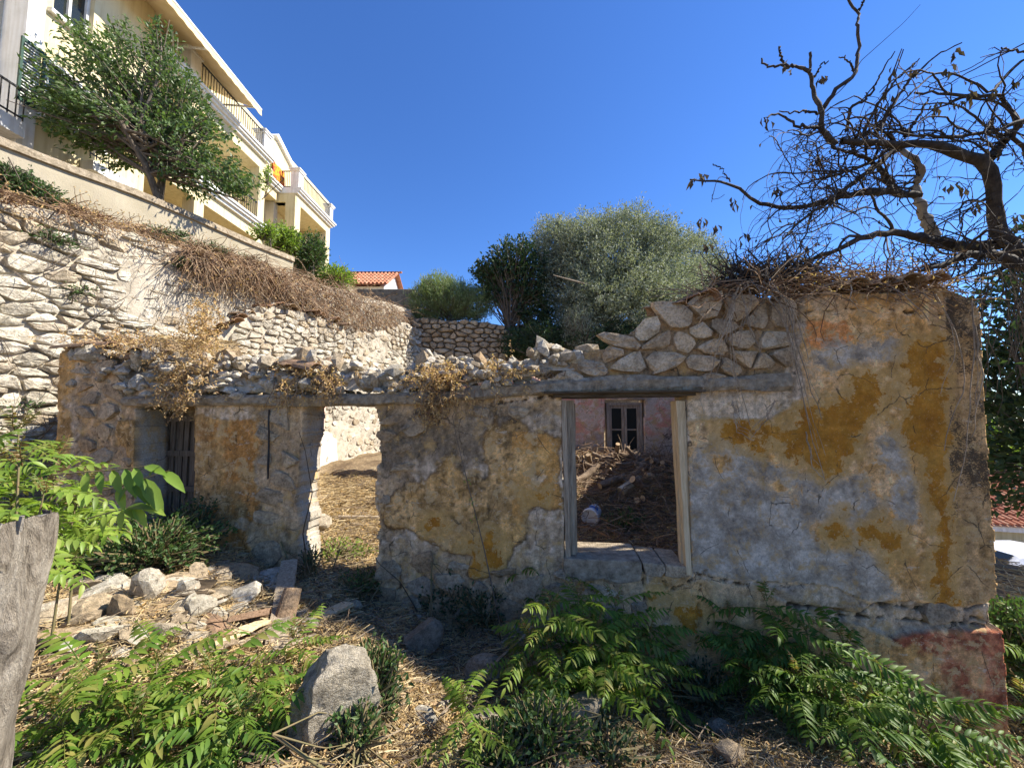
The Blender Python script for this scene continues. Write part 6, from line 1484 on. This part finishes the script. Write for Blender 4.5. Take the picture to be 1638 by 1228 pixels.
for k in range(120):
    px, py = (r_.uniform(80, 480), r_.uniform(905, 1050)) if k < 90 else (r_.uniform(500, 1250), r_.uniform(985, 1215))
    w = r_.uniform(10, 38) if k < 90 else r_.uniform(10, 24); p = ground_hit(px, py); kk = np.linalg.norm(p - (0, 0, EYE)) / F * .9
    put('loose_stone', (ROCKS if k % 3 else ROCKG)[k % 6], (p[0], p[1], p[2] + .01), (r_.uniform(-.3, .3), .2, r_.uniform(0, 6)), (w * kk, w * kk * .9, w * kk * .8), None, 'small loose stone in the sunny rubble before the left pillar' if k < 90 else 'small loose stone on the shaded straw in front of the wall', 'stone', 'loose stones in the left rubble' if k < 90 else 'loose stones on the shaded ground')
SLABS = [rock_mesh('broken_masonry', 700 + k, 2, MT['limestone' if k % 3 else 'grey_stone'], (1, .7, .28), .1) for k in range(6)]
for k in range(46):
    px, py = r_.uniform(85, 470), r_.uniform(915, 1040); w = r_.uniform(26, 62); p = ground_hit(px, py); kk = np.linalg.norm(p - (0, 0, EYE)) / F * .9
    put('broken_masonry', SLABS[k % 6], (p[0], p[1], p[2] + .03), (r_.uniform(-.7, .7), r_.uniform(-.6, .6), r_.uniform(0, 6)), (w * kk, w * kk * .9, w * kk * r_.uniform(.7, 1.2)), None, 'flat broken piece of masonry tilted in the sunny rubble before the left pillar', 'masonry', 'broken masonry pieces in the left rubble')
def plank_at(name, p0, p1, wpx, thick, mat, label, cat, lift=(.03, .05), segs=5, jit=.006):
    a = ground_hit(*p0) + (0, 0, lift[0]); b = ground_hit(*p1) + (0, 0, lift[1]); k = np.linalg.norm(a - (0, 0, EYE)) / F
    ax = (b - a) / np.linalg.norm(b - a); s_ = np.cross(ax, (0, 0, 1.)); s_ /= np.linalg.norm(s_); g = G(); g.bar(a, b, s_ * wpx * k, np.cross(s_, ax) * thick, segs, jit)
    o = g.build(name, MT[mat], None, bevel=.003); return tag(o, label, cat)
plank_at('plank', (335, 1042), (425, 1010), 16, .02, 'pale_wood', 'pale broken board lying in the rubble above the left weeds', 'plank', (.05, .09))
plank_at('plank', (478, 1008), (556, 978), 20, .03, 'pale_wood', 'short split board lying in front of the doorway', 'plank', (.02, .08))
plank_at('plank', (440, 1040), (462, 930), 24, .025, 'old_wood', 'grey brown board leaning on the rubble near the doorway pillar', 'plank', (.02, .22))
plank_at('plank', (250, 1020), (330, 950), 26, .02, 'dark_wood', 'brown board lying slanted over the left rubble', 'plank', (.04, .12))
plank_at('plank', (110, 915), (205, 905), 8, .02, 'pale_wood', 'thin bleached lath near the sawn trunk', 'lath', (.05, .06))
plank_at('stick', (690, 1165), (885, 1005), 4, .012, 'old_wood', 'long bare stick leaning over the straw left of the centre weeds', 'stick', (.03, .22), 8, .004)
plank_at('stick', (620, 1095), (705, 1092), 4, .012, 'old_wood', 'short bleached stick on the straw', 'stick', (.02, .03), 6, .004)
plank_at('stick', (400, 1068), (505, 1030), 5, .012, 'old_wood', 'grey stick lying among the left weeds', 'stick', (.06, .08), 6, .004)
plank_at('beam', (500, 828), (606, 830), 5, .05, 'old_wood', 'weathered beam lying across the floor inside the doorway', 'beam', (.02, .02), 6, .004)
put('roof_tile', TILE, ground_hit(345, 1012) + (0, 0, .03), (.2, .3, 1.0), .9, None, 'pinkish roof tile shard in the left rubble', 'roof tile')
put('roof_tile', TILE, ground_hit(455, 1000) + (0, 0, .06), (1.0, .1, .2), 1.0, None, 'roof tile standing on edge beside the leaning grey brown board', 'roof tile')
put('roof_tile', TILE, ground_hit(385, 1000) + (0, 0, .03), (.0, .5, 2.0), .9, None, 'roof tile lying face down in the rubble before the left pillar', 'roof tile')
put('roof_tile', TILE, ground_hit(545, 885) + (0, 0, .05), (.0, .1, 1.4), .8, None, 'dark roof tile lying just inside the doorway', 'roof tile')

# ---------------------------------------------------------------- pile of cut branches inside, and the bucket
MT['bark_log'] = noisy_mat('log_bark', [(.08, .055, .035), (.20, .14, .09), (.34, .26, .18)], 10, bump=1, bscale=40)
MT['peeled'] = noisy_mat('peeled_wood', [(.42, .30, .17), (.6, .47, .30), (.72, .6, .42)], 8, bump=.6)
MT['cut_end'] = noisy_mat('cut_wood', [(.40, .27, .15), (.55, .40, .24)], 20, bump=.2)
def log(p, d, L, R, label, mat='bark_log', group='cut branches in the firewood pile', bend=.05):
    d = np.array(d, float); d /= np.linalg.norm(d); P = resample([p - d * L / 2, p + r_.normal(size=3) * bend * L, p + d * L / 2], 7); V, Fa = tubes(P[None], (R * r_.uniform(.88, 1.1, 7) * np.linspace(1.05, .9, 7))[None], 9)
    o = mobj('log', V, Fa, MT[mat], None, True); tag(o, label, 'log', group)
    k = len(V); 
    for e_, sl_ in ((0, slice(0, 9)), (1, slice(k - 9, k))):
        mobj('cut_end', V[sl_] + (d * (.001 if e_ else -.001)), np.array([range(9)]), MT['cut_end'], o)
    return o
def pile_pt(px, py, Y): return at(px, py, Y)
for pts, Y, R, lab, mt_ in [(((925, 768), (955, 745)), 6.9, .06, 'thick sawn branch lying left of the bright wood on the firewood pile', 'bark_log'), (((1003, 770), (1032, 740)), 6.8, .075, 'thick dark branch slanting up behind the sunlit split log', 'bark_log'), (((995, 785), (1028, 762)), 6.6, .075, 'split log with bright sunlit pale wood on the firewood pile', 'peeled'),
        (((955, 800), (962, 778)), 6.6, .06, 'short curved log at the left foot of the firewood pile', 'bark_log'), (((962, 776), (995, 763)), 6.6, .06, 'curved grey log resting above the short left log', 'bark_log'), (((1035, 760), (1066, 763)), 6.7, .045, 'horizontal pale barked branch right of the sunlit split log', 'peeled'), (((1015, 768), (1060, 790)), 6.5, .06, 'dark forked branch below the sunlit split log', 'bark_log'),
        (((1030, 797), (1056, 800)), 6.4, .05, 'small log with bare cut end low on the right of the pile', 'bark_log'), (((1020, 800), (1034, 806)), 6.3, .05, 'stubby log lying in front of the pile', 'bark_log'), (((930, 790), (925, 770)), 6.8, .04, 'thin upright branch stub at the left end of the pile', 'bark_log'), (((1060, 748), (1074, 760)), 6.9, .06, 'log end poking out at the top right of the pile', 'bark_log'), (((1000, 742), (1055, 735)), 7.2, .03, 'thin crooked branch on the crest of the pile below the rear window', 'bark_log')]:
    a, b = at(*pts[0], Y), at(*pts[1], Y + .25); log((a + b) / 2, b - a, np.linalg.norm(b - a) * 1.15, R, lab, mt_, None)
for k in range(95):
    x = r_.normal() * .75 + 1.95; y = r_.uniform(6.9, 8.1); hgt = .22 * math.exp(-((x - 2.05) / 1.05) ** 2) * math.exp(-((y - 7.4) / .95) ** 2)
    z = ground(x, y) * 1 + hgt * r_.random() ** .5 * .55 
    log(np.array((x, y, z)), (r_.normal(), r_.normal() * .5, r_.normal() * .28), r_.uniform(.3, .9), r_.uniform(.014, .05), 'weathered cut branch heaped with others in the firewood pile inside the ruin')
ls, rs = [], []
for k in range(600):
    x = r_.normal() * .95 + 1.8; y = r_.uniform(6.0, 8.2); z = ground(x, y) + .1 * math.exp(-((x - 2.0) / 1.2) ** 2) * math.exp(-((y - 7.4) / 1.0) ** 2) * r_.random()
    ls.append(walk((x, y, z), (r_.normal(), r_.normal(), r_.normal() * .35), r_.uniform(.3, .9), 6, .2, -.02, r_)); rs.append(np.linspace(.011, .004, 6))
V, Fa = tubes(np.array(ls), np.array(rs), 4); tag(mobj('twig_heap', V, Fa, MT['bark_log'], None, kind='stuff'), 'tangle of thin twigs filling the firewood pile', 'twigs')
# white tub on its side
def lathe(prof, n=28):
    V, Fs = [], []
    for x, r in prof:
        for k in range(n): V.append((x, r * math.cos(2 * math.pi * k / n), r * math.sin(2 * math.pi * k / n)))
    for i in range(len(prof) - 1):
        for k in range(n): Fs.append((i * n + k, i * n + (k + 1) % n, (i + 1) * n + (k + 1) % n, (i + 1) * n + k))
    return V, Fs
bp = ground_hit(948, 833); bk = empty('plastic_tub', tuple(bp), 'white plastic tub lying on its side below the firewood pile', 'tub')
rot = Matrix.Rotation(math.radians(62), 4, 'Z') @ Matrix.Rotation(math.radians(-8), 4, 'Y'); cen = Vector(bp) + Vector((0, 0, .11)); BS = 1.35
MT['plastic'] = flat_mat('white_plastic', (.72, .72, .70), .4, .4)
MT['blue_print'] = flat_mat('blue_print', (.05, .13, .35), .4, .4)
for nm, prof, mt_ in (('tub_body', [(-.10, 0), (-.10, .075), (-.095, .08), (.08, .09), (.085, .097), (.10, .097), (.10, .088), (.08, .085), (-.08, .072), (-.085, 0)], 'plastic'), ('lid', [(.101, .0), (.101, .07), (.104, .08), (.118, .082), (.12, .099), (.088, .1005), (.085, .0985)], 'plastic'), ('printed_band', [(-.03, .0846), (.035, .0886)], 'blue_print')):
    V, Fs = lathe(prof)
    if nm == 'printed_band': Fs = [f for i, f in enumerate(Fs) if 3 < i % 28 < 11]
    g = G(); g.add([cen + rot @ (Vector((-v[0], v[1], v[2])) * BS) for v in V], Fs); g.build(nm, MT[mt_], bk, smooth=True)

# ---------------------------------------------------------------- tree of heaven seedlings
def frond_mesh(name, L=.5, pairs=9, ll=.085, lw=.028, droop=.28, mat='ail_leaf', seed=0):
    """one pinnate leaf along +x: rachis and paired folded leaflets"""
    r = np.random.default_rng(seed); g = G()
    def pt(t): return np.array((L * t * (1 - .08 * t), .02 * math.sin(t * 3 + seed), .10 * L * t - droop * L * t * t))
    P = np.array([pt(t) for t in np.linspace(0, 1, 8)]); V, Fa = tubes(P[None], np.linspace(.0042, .0015, 8)[None], 4); g.add(V, Fa)
    def leaflet(b, d, up, l, w):
        d = d / np.linalg.norm(d); s = np.cross(d, up); s /= np.linalg.norm(s); n = np.cross(s, d); V = []; 
        for t, ww in ((0, .12), (.18, .85), (.45, 1.0), (.75, .6), (1.0, .02)):
            c = b + d * l * t - n * l * .32 * t * t
            V += [c + s * w * ww / 2 + n * w * .16 * ww, c, c - s * w * ww / 2 + n * w * .16 * ww]
        Fs = []
        for i in range(4): Fs += [(3 * i, 3 * i + 1, 3 * i + 4, 3 * i + 3), (3 * i + 1, 3 * i + 2, 3 * i + 5, 3 * i + 4)]
        g.add(V, Fs)
    for k in range(pairs):
        t = .22 + .72 * k / (pairs - 1); b = pt(t); tg = pt(min(1, t + .05)) - pt(t - .05); tg /= np.linalg.norm(tg)
        env = math.sin(math.pi * (.22 + .62 * (k / (pairs - 1)))) ** .6
        for sgn in (-1, 1):
            d = tg * r.uniform(.25, .6) + np.array((0, sgn, 0)) + np.array((0, 0, r.uniform(-.35, .1))); leaflet(b + tg * r.uniform(-.01, .01), d, np.array((r.normal() * .15, -sgn * .25, 1.)), ll * env * r.uniform(.85, 1.15), lw * env * r.uniform(.85, 1.15))
    leaflet(pt(1), pt(1) - pt(.9), np.array((0, .1, 1.)), ll * .8, lw * .8)
    me = bpy.data.meshes.new(name); me.from_pydata(g.v, [], g.f); me.update(); me.materials.append(MT[mat]); me.polygons.foreach_set('use_smooth', [True] * len(me.polygons)); return me
FR = [frond_mesh('leaf', .48, 9, .095, .031, .30, 'ail_leaf', k) for k in range(5)]
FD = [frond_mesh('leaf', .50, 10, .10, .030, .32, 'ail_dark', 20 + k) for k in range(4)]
FY = [frond_mesh('leaf', .20, 7, .045, .014, .1, 'ail_red', 40 + k) for k in range(3)]
FB = [frond_mesh('leaf', .36, 6, .12, .042, .35, 'bright_leaf', 60 + k) for k in range(4)]
NFR = [0]; SEED_SCALE = 1.4; G4 = 'tree of heaven shoots beside the sawn trunk'
def seedling(base, H, lean, nf, kinds, scale, label, seed, group=None, young=4, spreadz=.45, cat='seedling', name='tree_of_heaven', a0=None, elev=(.0, .75)):
    r = np.random.default_rng(seed); base = np.array(base, float); root = empty(name, tuple(base), label, cat, group)
    top = base + np.array((lean[0], lean[1], H)); P = resample([base - (0, 0, .05), base + (top - base) * .5 + r.normal(size=3) * .03, top], 9); V, Fa = tubes(P[None], np.linspace(.011, .005, 9)[None] * scale, 6); mobj('stem', V, Fa, MT['stem'], root, True)
    for k in range(nf + young):
        isy = k >= nf; t = 1 - spreadz * (1 - (k / max(1, nf - 1))) if not isy else 1.0
        p = P[0] + (P[-1] - P[0]) * t if not isy else P[-1]; az = (a0 if a0 is not None else 0) + k * 2.4 + r.normal() * .3; el = r.uniform(*elev) - .35 * (1 - t) / max(spreadz, .01) if not isy else r.uniform(.9, 1.3)
        me = (FY if isy else kinds)[r.integers(0, 3 if isy else len(kinds))]; sc = scale * (1.0 if group == G4 else SEED_SCALE * (1.18 if group and 'centre' in group else 1)) * r.uniform(.75, 1.15) * (1 if not isy else .9)
        o = bpy.data.objects.new('leaf', me); C.objects.link(o); o.parent = root; NFR[0] += 1
        q = Matrix.Rotation(az, 4, 'Z') @ Matrix.Rotation(-el, 4, 'Y') @ Matrix.Rotation(r.normal() * .35, 4, 'X')
        o.matrix_basis = Matrix.Translation(Vector(p) - root.location) @ q @ Matrix.Scale(sc, 4)
    return root
def sd(px, py, gpx, gpy, *a, **k):
    """seedling whose foot stands at the ground under photo point (gpx, gpy) and whose tip reaches (px, py)"""
    b = ground_hit(gpx, gpy); t = at(px, py, b[1] + k.pop('dy', 0)); return seedling(b, max(.12, t[2] - b[2]), (t[0] - b[0], t[1] - b[1]), *a, **k)
G1, G2, G3, G4 = 'tree of heaven seedlings in the centre clump', 'tree of heaven seedlings in front of the right corner', 'tree of heaven seedlings at the lower left', 'tree of heaven shoots beside the sawn trunk'
# centre clump
for i, (tx, ty, gx_, gy_, nf, kd, sc, lab) in enumerate([
    (925, 975, 930, 1110, 11, FR, .62, 'seedling with bright tips rising highest in the centre clump'), (880, 1000, 880, 1120, 10, FR, .6, 'seedling on the left side of the centre clump below the middle wall'), (985, 990, 990, 1120, 11, FR, .62, 'seedling in the centre clump directly below the broken sill'),
    (1040, 1030, 1030, 1130, 11, FR, .62, 'seedling on the right side of the centre clump'), (845, 1045, 860, 1130, 9, FR, .55, 'low seedling at the left foot of the centre clump'), (1000, 1070, 990, 1150, 12, FR, .6, 'leafy low seedling in the sunlit front of the centre clump'),
    (950, 1030, 940, 1130, 10, FR, .6, 'seedling in the middle of the centre clump'), (835, 930, 850, 1000, 9, FD, .55, 'dark seedling against the base of the wall left of the centre clump'), (890, 945, 880, 1010, 8, FD, .5, 'dark seedling against the wall under the left end of the sill'),
    (745, 1150, 760, 1225, 9, FR, .5, 'reddish tipped seedling at the bottom of the photo left of centre'), (1060, 1090, 1050, 1170, 9, FR, .55, 'low seedling at the right foot of the centre clump')]):
    sd(tx, ty - 22, gx_, gy_, nf + 3, kd, sc, lab, 400 + i, G1)
for i in range(9):
    tx = r_.uniform(830, 1070); ty = r_.uniform(1000, 1100); kd_ = (FR, FB, FR)[i % 3]
    sd(tx, ty, tx + r_.normal() * 10, ty + r_.uniform(70, 110), 9, kd_, (.5 if kd_ is FR else .42), ['young seedling under the left end of the broken sill', 'broad leaved young seedling before the pale angular stone', 'young seedling at the crack below the window corner', 'small seedling beside the blue grey stone', 'young broad leaved seedling over the grey half hidden stone', 'small seedling just above the tilted grey slab', 'young seedling touching the wall between the two big clumps', 'young broad leaved seedling at the sunny front of the centre clump', 'small seedling low among the centre clump stems'][i], 520 + i, 'young seedlings filling the centre clump')
for i in range(7):
    tx = r_.uniform(1190, 1500); ty = 1020 + (tx - 1190) * .38 + r_.uniform(0, 50)
    sd(tx, ty, tx + r_.normal() * 10, min(1226, ty + 90), 10, FD if i % 2 else FR, .6, ['young seedling below the window corner crack', 'young dark seedling under the bulging plaster', 'young seedling in front of the mortar band', 'young dark seedling before the tan lower plaster', 'young seedling left of the red plaster patch', 'young dark seedling under the red plaster patch', 'young seedling nearest the red corner base'][i], 540 + i, 'young seedlings filling the right clump')
# right clump, in shade
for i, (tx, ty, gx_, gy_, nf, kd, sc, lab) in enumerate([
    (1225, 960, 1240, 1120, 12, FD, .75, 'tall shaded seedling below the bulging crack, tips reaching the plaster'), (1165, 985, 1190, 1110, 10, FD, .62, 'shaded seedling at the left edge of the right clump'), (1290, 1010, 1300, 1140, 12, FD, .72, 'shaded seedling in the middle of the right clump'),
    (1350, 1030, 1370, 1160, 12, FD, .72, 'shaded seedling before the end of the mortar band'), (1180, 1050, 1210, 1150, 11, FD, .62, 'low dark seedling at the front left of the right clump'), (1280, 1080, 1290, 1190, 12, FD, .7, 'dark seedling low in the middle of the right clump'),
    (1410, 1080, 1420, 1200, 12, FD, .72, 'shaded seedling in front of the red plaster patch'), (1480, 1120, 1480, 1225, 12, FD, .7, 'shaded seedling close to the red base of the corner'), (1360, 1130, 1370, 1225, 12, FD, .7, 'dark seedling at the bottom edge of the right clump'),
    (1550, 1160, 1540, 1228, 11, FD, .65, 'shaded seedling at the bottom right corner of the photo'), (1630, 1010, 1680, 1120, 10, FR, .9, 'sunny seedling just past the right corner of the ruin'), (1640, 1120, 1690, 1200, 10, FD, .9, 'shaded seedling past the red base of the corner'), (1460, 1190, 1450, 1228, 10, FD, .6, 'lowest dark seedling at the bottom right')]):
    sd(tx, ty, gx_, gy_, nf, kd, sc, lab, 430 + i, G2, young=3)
# lower left clump
for i, (tx, ty, gx_, gy_, nf, kd, sc, lab) in enumerate([
    (150, 1080, 160, 1190, 11, FR, .62, 'sunlit seedling beside the foot of the sawn trunk'), (250, 1060, 260, 1160, 11, FR, .62, 'sunlit seedling in the lower left clump with spreading fronds'), (340, 1080, 330, 1190, 12, FR, .62, 'seedling in the middle of the lower left clump'),
    (420, 1090, 410, 1180, 11, FR, .58, 'seedling at the right side of the lower left clump'), (470, 1020, 470, 1090, 10, FR, .5, 'seedling near the boulder at the upper right of the lower left clump'), (390, 1150, 380, 1225, 11, FD, .58, 'dark green seedling left of the pitted boulder'),
    (210, 1150, 210, 1226, 11, FR, .6, 'low seedling at the bottom of the lower left clump'), (90, 1140, 90, 1226, 10, FR, .55, 'seedling right against the base of the sawn trunk'), (300, 1180, 300, 1227, 10, FD, .6, 'seedling with red young leaves at the bottom edge'), (60, 1205, 50, 1227, 9, FD, .5, 'lowest seedling in the bottom left corner')]):
    sd(tx, ty, gx_, gy_, nf, kd, sc, lab, 460 + i, G3, young=5)
# upper left shoots beside the trunk
for i, (tx, ty, Y_, H_, nf, kd, sc, lab) in enumerate([
    (30, 745, 2.3, .8, 12, FB, .95, 'large bright shoot at the left edge above the sawn trunk'), (90, 735, 2.7, .9, 12, FB, .95, 'bright leafy shoot with broad leaflets behind the sawn trunk'), (140, 770, 2.9, .8, 11, FB, .85, 'bright shoot to the right behind the sawn trunk'), (30, 690, 2.6, 1.0, 11, FR, .9, 'uppermost yellow green shoot against the stone wall'),
    (120, 815, 2.7, .7, 10, FB, .8, 'shoot hanging down at the side of the sawn trunk'), (70, 790, 2.1, .6, 9, FB, .7, 'shoot whose leaves lie over the top of the sawn trunk'), (-20, 720, 2.5, .9, 10, FR, .9, 'shoot cut by the left edge of the photo')]):
    t = at(tx, ty, Y_); b = t - (r_.normal() * .1, .05, H_); b[2] = min(b[2], ground(b[0], b[1])); seedling(b, t[2] - b[2], (t[0] - b[0], t[1] - b[1]), nf, kd, sc, lab, 490 + i, G4, young=5, spreadz=.3, elev=(-.2, .6))
# long arching branch of leaves reaching right in front of the plank door
P0 = at(120, 800, 2.6); P1 = at(225, 745, 2.5); P2 = at(262, 748, 2.5)
arch = empty('leafy_branch', tuple(P0), 'single arching leafy branch reaching right in front of the plank door', 'branch', None)
def big_leaf(parent, p, d, l, w, mt_='bright_leaf'):
    d = d / np.linalg.norm(d); up = np.array((.1, -.5, .8)); s = np.cross(d, up); s /= np.linalg.norm(s); n = np.cross(s, d); V = []
    for t, ww in ((0, .1), (.2, .8), (.45, 1), (.75, .65), (1, .03)):
        c = p + d * l * t - n * l * .25 * t * t; V += [c + s * w * ww / 2 + n * w * .15 * ww, c, c - s * w * ww / 2 + n * w * .15 * ww]
    Fs = []
    for i in range(4): Fs += [(3 * i, 3 * i + 1, 3 * i + 4, 3 * i + 3), (3 * i + 1, 3 * i + 2, 3 * i + 5, 3 * i + 4)]
    g = G(); g.add(V, Fs); g.build('leaf', MT[mt_], parent, smooth=True)
for path, lv in (([(110, 795), (160, 785), (215, 772), (250, 758), (272, 752)], [((215, 772), (236, 800)), ((230, 765), (258, 815)), ((240, 760), (250, 742)), ((262, 754), (292, 778)), ((205, 776), (185, 800)), ((190, 780), (196, 812)), ((225, 768), (232, 785))]),
                 ([(80, 760), (130, 755), (180, 752), (235, 745)], [((180, 752), (190, 785)), ((200, 750), (214, 790)), ((160, 753), (158, 785)), ((215, 748), (226, 778)), ((140, 755), (130, 792)), ((232, 745), (262, 752)), ((170, 752), (185, 740))]),
                 ([(60, 840), (120, 835), (190, 815), (225, 808)], [((225, 808), (258, 815)), ((215, 810), (232, 838)), ((195, 815), (190, 845)), ((200, 812), (218, 826)), ((170, 822), (160, 850)), ((205, 811), (236, 806))])):
    P = resample([at(x, y, 2.45) for x, y in path], 10); V, Fa = tubes(P[None], np.linspace(.006, .0025, 10)[None], 5); mobj('twig', V, Fa, MT['stem'], arch, True)
    for a, b in lv:
        p, q = at(*a, 2.45), at(*b, 2.40); big_leaf(arch, p, q - p, np.linalg.norm(q - p) * 1.05, np.linalg.norm(q - p) * .33)

# small leaved plants
def bush(px, py, rx, rz, n, L_, mt_, label, seed, name='small_weed', cat='weed', up=(0, 0, .6), st=4):
    p = ground_hit(px, py + rz); k = p[1] / F * 1.05
    return tree(name, p, rz * k * 1.4, [((p[0], p[1] + .05, p[2] + rz * k), (rx * k, rx * k * .7, rz * k))], n, L_, L_ * .48, mt_, label, cat, trunk_r=.012, seed=seed, clump=6, spread=.07, up=up, stems=st, shell=.15, barkm='stem')
bush(240, 880, 90, 40, 2600, .055, 'green_leaf', 'low leafy shrub covering the ground before the plank door', 600, 'leafy_shrub', 'shrub')
bush(130, 890, 60, 30, 1200, .055, 'bright_leaf', 'lower shrub leaves between the sawn trunk and the door shrub', 601, 'leafy_shrub', 'shrub')
bush(300, 850, 40, 40, 900, .05, 'dark_leaf', 'dark shrub stems at the foot of the plank door', 602, 'leafy_shrub', 'shrub')
bush(595, 1110, 34, 52, 900, .045, 'green_leaf', 'small bramble growing right of the pitted boulder', 603)
bush(565, 1190, 30, 26, 500, .045, 'green_leaf', 'bramble shoots at the foot of the pitted boulder', 604)
bush(715, 955, 40, 40, 1300, .05, 'dark_leaf', 'dark bramble at the base of the middle wall', 605)
bush(775, 975, 46, 34, 1100, .05, 'dark_leaf', 'dark bramble right of the first one at the base of the middle wall', 606)
bush(870, 1190, 60, 32, 1200, .05, 'green_leaf', 'shaded weeds at the bottom of the photo below the centre clump', 607)
bush(800, 1215, 50, 24, 700, .05, 'green_leaf', 'weeds at the bottom edge beneath the flat grey stone', 608)
bush(965, 1215, 60, 22, 700, .045, 'dark_leaf', 'low weeds below the tilted slab', 609)
bush(572, 940, 30, 16, 600, .04, 'green_leaf', 'green tuft on the threshold at the right of the doorway', 610)
bush(540, 885, 44, 12, 350, .045, 'bright_leaf', 'yellow green tuft on the floor inside the doorway', 611)
bush(492, 905, 14, 22, 220, .035, 'dark_leaf', 'sprig at the foot of the left doorway jamb', 612)
bush(1130, 1110, 40, 24, 600, .045, 'dark_leaf', 'low shaded weeds between the centre and right clumps', 613)
bush(1628, 985, 20, 16, 500, .05, 'bright_leaf', 'bright weeds on the dry slope past the right corner', 614)
bush(1655, 1050, 60, 60, 2600, .07, 'green_leaf', 'green weeds in the gully past the red base of the corner', 615)
bush(1000, 838, 26, 16, 300, .05, 'green_leaf', 'faint green tuft on the brushwood inside the window', 616)
# tall dry stems against the wall
for i, (pts, lab) in enumerate([([(800, 1000), (775, 880), (745, 760), (728, 690), (722, 655), (735, 645)], 'long thin bare stem leaning across the middle plaster'), ([(668, 978), (640, 930), (605, 900), (600, 890)], 'thin bare stem curving at the right doorway jamb'), ([(492, 905), (484, 850), (500, 790), (488, 720), (478, 690)], 'dry twining stem on the left doorway jamb')]):
    P = resample([FAC.P(*FAC.hit(x, y, .10), .10) for x, y in pts], 14); V, Fa = tubes(P[None], np.linspace(.008, .003, 14)[None], 5); e_ = empty('bare_creeper', tuple(P[0]), lab, 'dry creeper'); mobj('stem', V, Fa, MT['dark_wood' if i else 'bark'], e_, True)
    if i == 0:
        Q = np.concatenate([P[6:9] + r_.normal(size=(3, 3)) * .02 for _ in range(5)]); V, Fa = leaves(Q, .05, .012, None, 1, .3, .3, r_); mobj('dry_leaves', V, Fa, MT['bright_leaf'], e_, kind='stuff')

# ---------------------------------------------------------------- the sawn trunk on the left edge
m = M('grey_trunk_bark', .95); mp_ = (1, 1, .25)
n1 = m.noise(16, 8, .75, sc=(1.6, 1.6, .35), dist=.6); n2 = m.noise(70, 6, .75, sc=(1, 1, .3)); n3 = m.noise(3, 4)
c = m.ramp(n1, [(.34, (.07, .055, .04)), (.45, (.28, .235, .18)), (.58, (.46, .40, .32)), (.72, (.58, .52, .43))]); c = m.mix(m.ramp(n3, [(.4, (0, 0, 0)), (.7, (.5, .5, .5))]), c, (.22, .19, .15))
m.col(c); m.bump(m.math('ADD', n1, m.math('MULTIPLY', n2, .5)), 1, .03)
stump = empty('sawn_trunk', (-1.55, 1.05, .3), 'thick grey sawn off trunk with broken top and knots, leaning in at the left edge', 'tree trunk')
Yk = 1.12
axis = [((10, 838), 98), ((8, 870), 90), ((0, 940), 82), ((-10, 1010), 80), ((-22, 1080), 76), ((-45, 1170), 78), ((-70, 1300), 90)]
ax = np.array([at(p[0], p[1], Yk) for p, w in axis]); wr = np.array([w for p, w in axis]) * Yk / F * .56
K = 60; cen_ = resample(ax, K); rad = np.interp(np.linspace(0, 1, K), np.linspace(0, 1, len(wr)), wr); NS = 44
V = []
for i in range(K):
    for k in range(NS):
        a_ = 2 * math.pi * k / NS; rr = rad[i] * (1 + .09 * fbm(math.cos(a_) * 2, math.sin(a_) * 2, i * .10, 71) + .05 * fbm(math.cos(a_) * 6, math.sin(a_) * 6, i * .16, 72) + .03 * math.sin(a_ * 5 + i * .02))
        for kn_i, kn_a, kn_r in ((22, -.35, .26), (34, -.5, .30), (8, -.7, .2), (45, -.3, .26), (29, -1.3, .2), (15, -1.2, .16)):
            dd = ((i - kn_i) / 3.2) ** 2 + (((a_ - (kn_a % (2 * math.pi)) + math.pi) % (2 * math.pi) - math.pi) / .22) ** 2; rr += rad[i] * kn_r * (math.exp(-dd) - 1.1 * math.exp(-dd * 6))
        V.append(cen_[i] + np.array((math.cos(a_) * rr, math.sin(a_) * rr, .0)) + np.array((0, 0, (.018 * fbm(math.cos(a_) * 4, math.sin(a_) * 4, 0, 73) + .02 * math.cos(a_)) if i < 3 else 0)))
idx = np.arange(K * NS).reshape(K, NS); Fq = np.stack([idx[:-1], idx[1:], np.roll(idx[1:], -1, 1), np.roll(idx[:-1], -1, 1)], -1).reshape(-1, 4)
mobj('trunk', np.array(V), Fq, m.m, stump, True)
topc = np.array(V[:NS]); cc_ = topc.mean(0) - (0, 0, .012); V2 = [cc_]; 
ring2 = cc_ + (topc - cc_) * .6 + np.stack([0 * np.arange(NS), 0 * np.arange(NS), .01 * np.sin(np.arange(NS) * 1.9)], 1)
i_ = np.arange(NS); mobj('cut_face', np.concatenate([topc + (0, 0, .001), ring2, [cc_]]), [np.stack([i_, (i_ + 1) % NS, (i_ + 1) % NS + NS, i_ + NS], 1), np.stack([i_ + NS, (i_ + 1) % NS + NS, np.full(NS, 2 * NS)], 1)], MT['grey_bark'], stump, True)
for k in range(9):   # splinters and flakes of bark on the broken rim
    j = r_.integers(0, NS); b = topc[j]; g = G(); l = r_.uniform(.005, .02); g.bar(b - (0, 0, .03), b + np.array((r_.normal() * .01, r_.normal() * .01, l)), (.012, 0, 0), (0, .005, 0), 1, .002); g.build('bark_splinter', MT['dead_bark' if k % 2 else 'grey_bark'], stump)
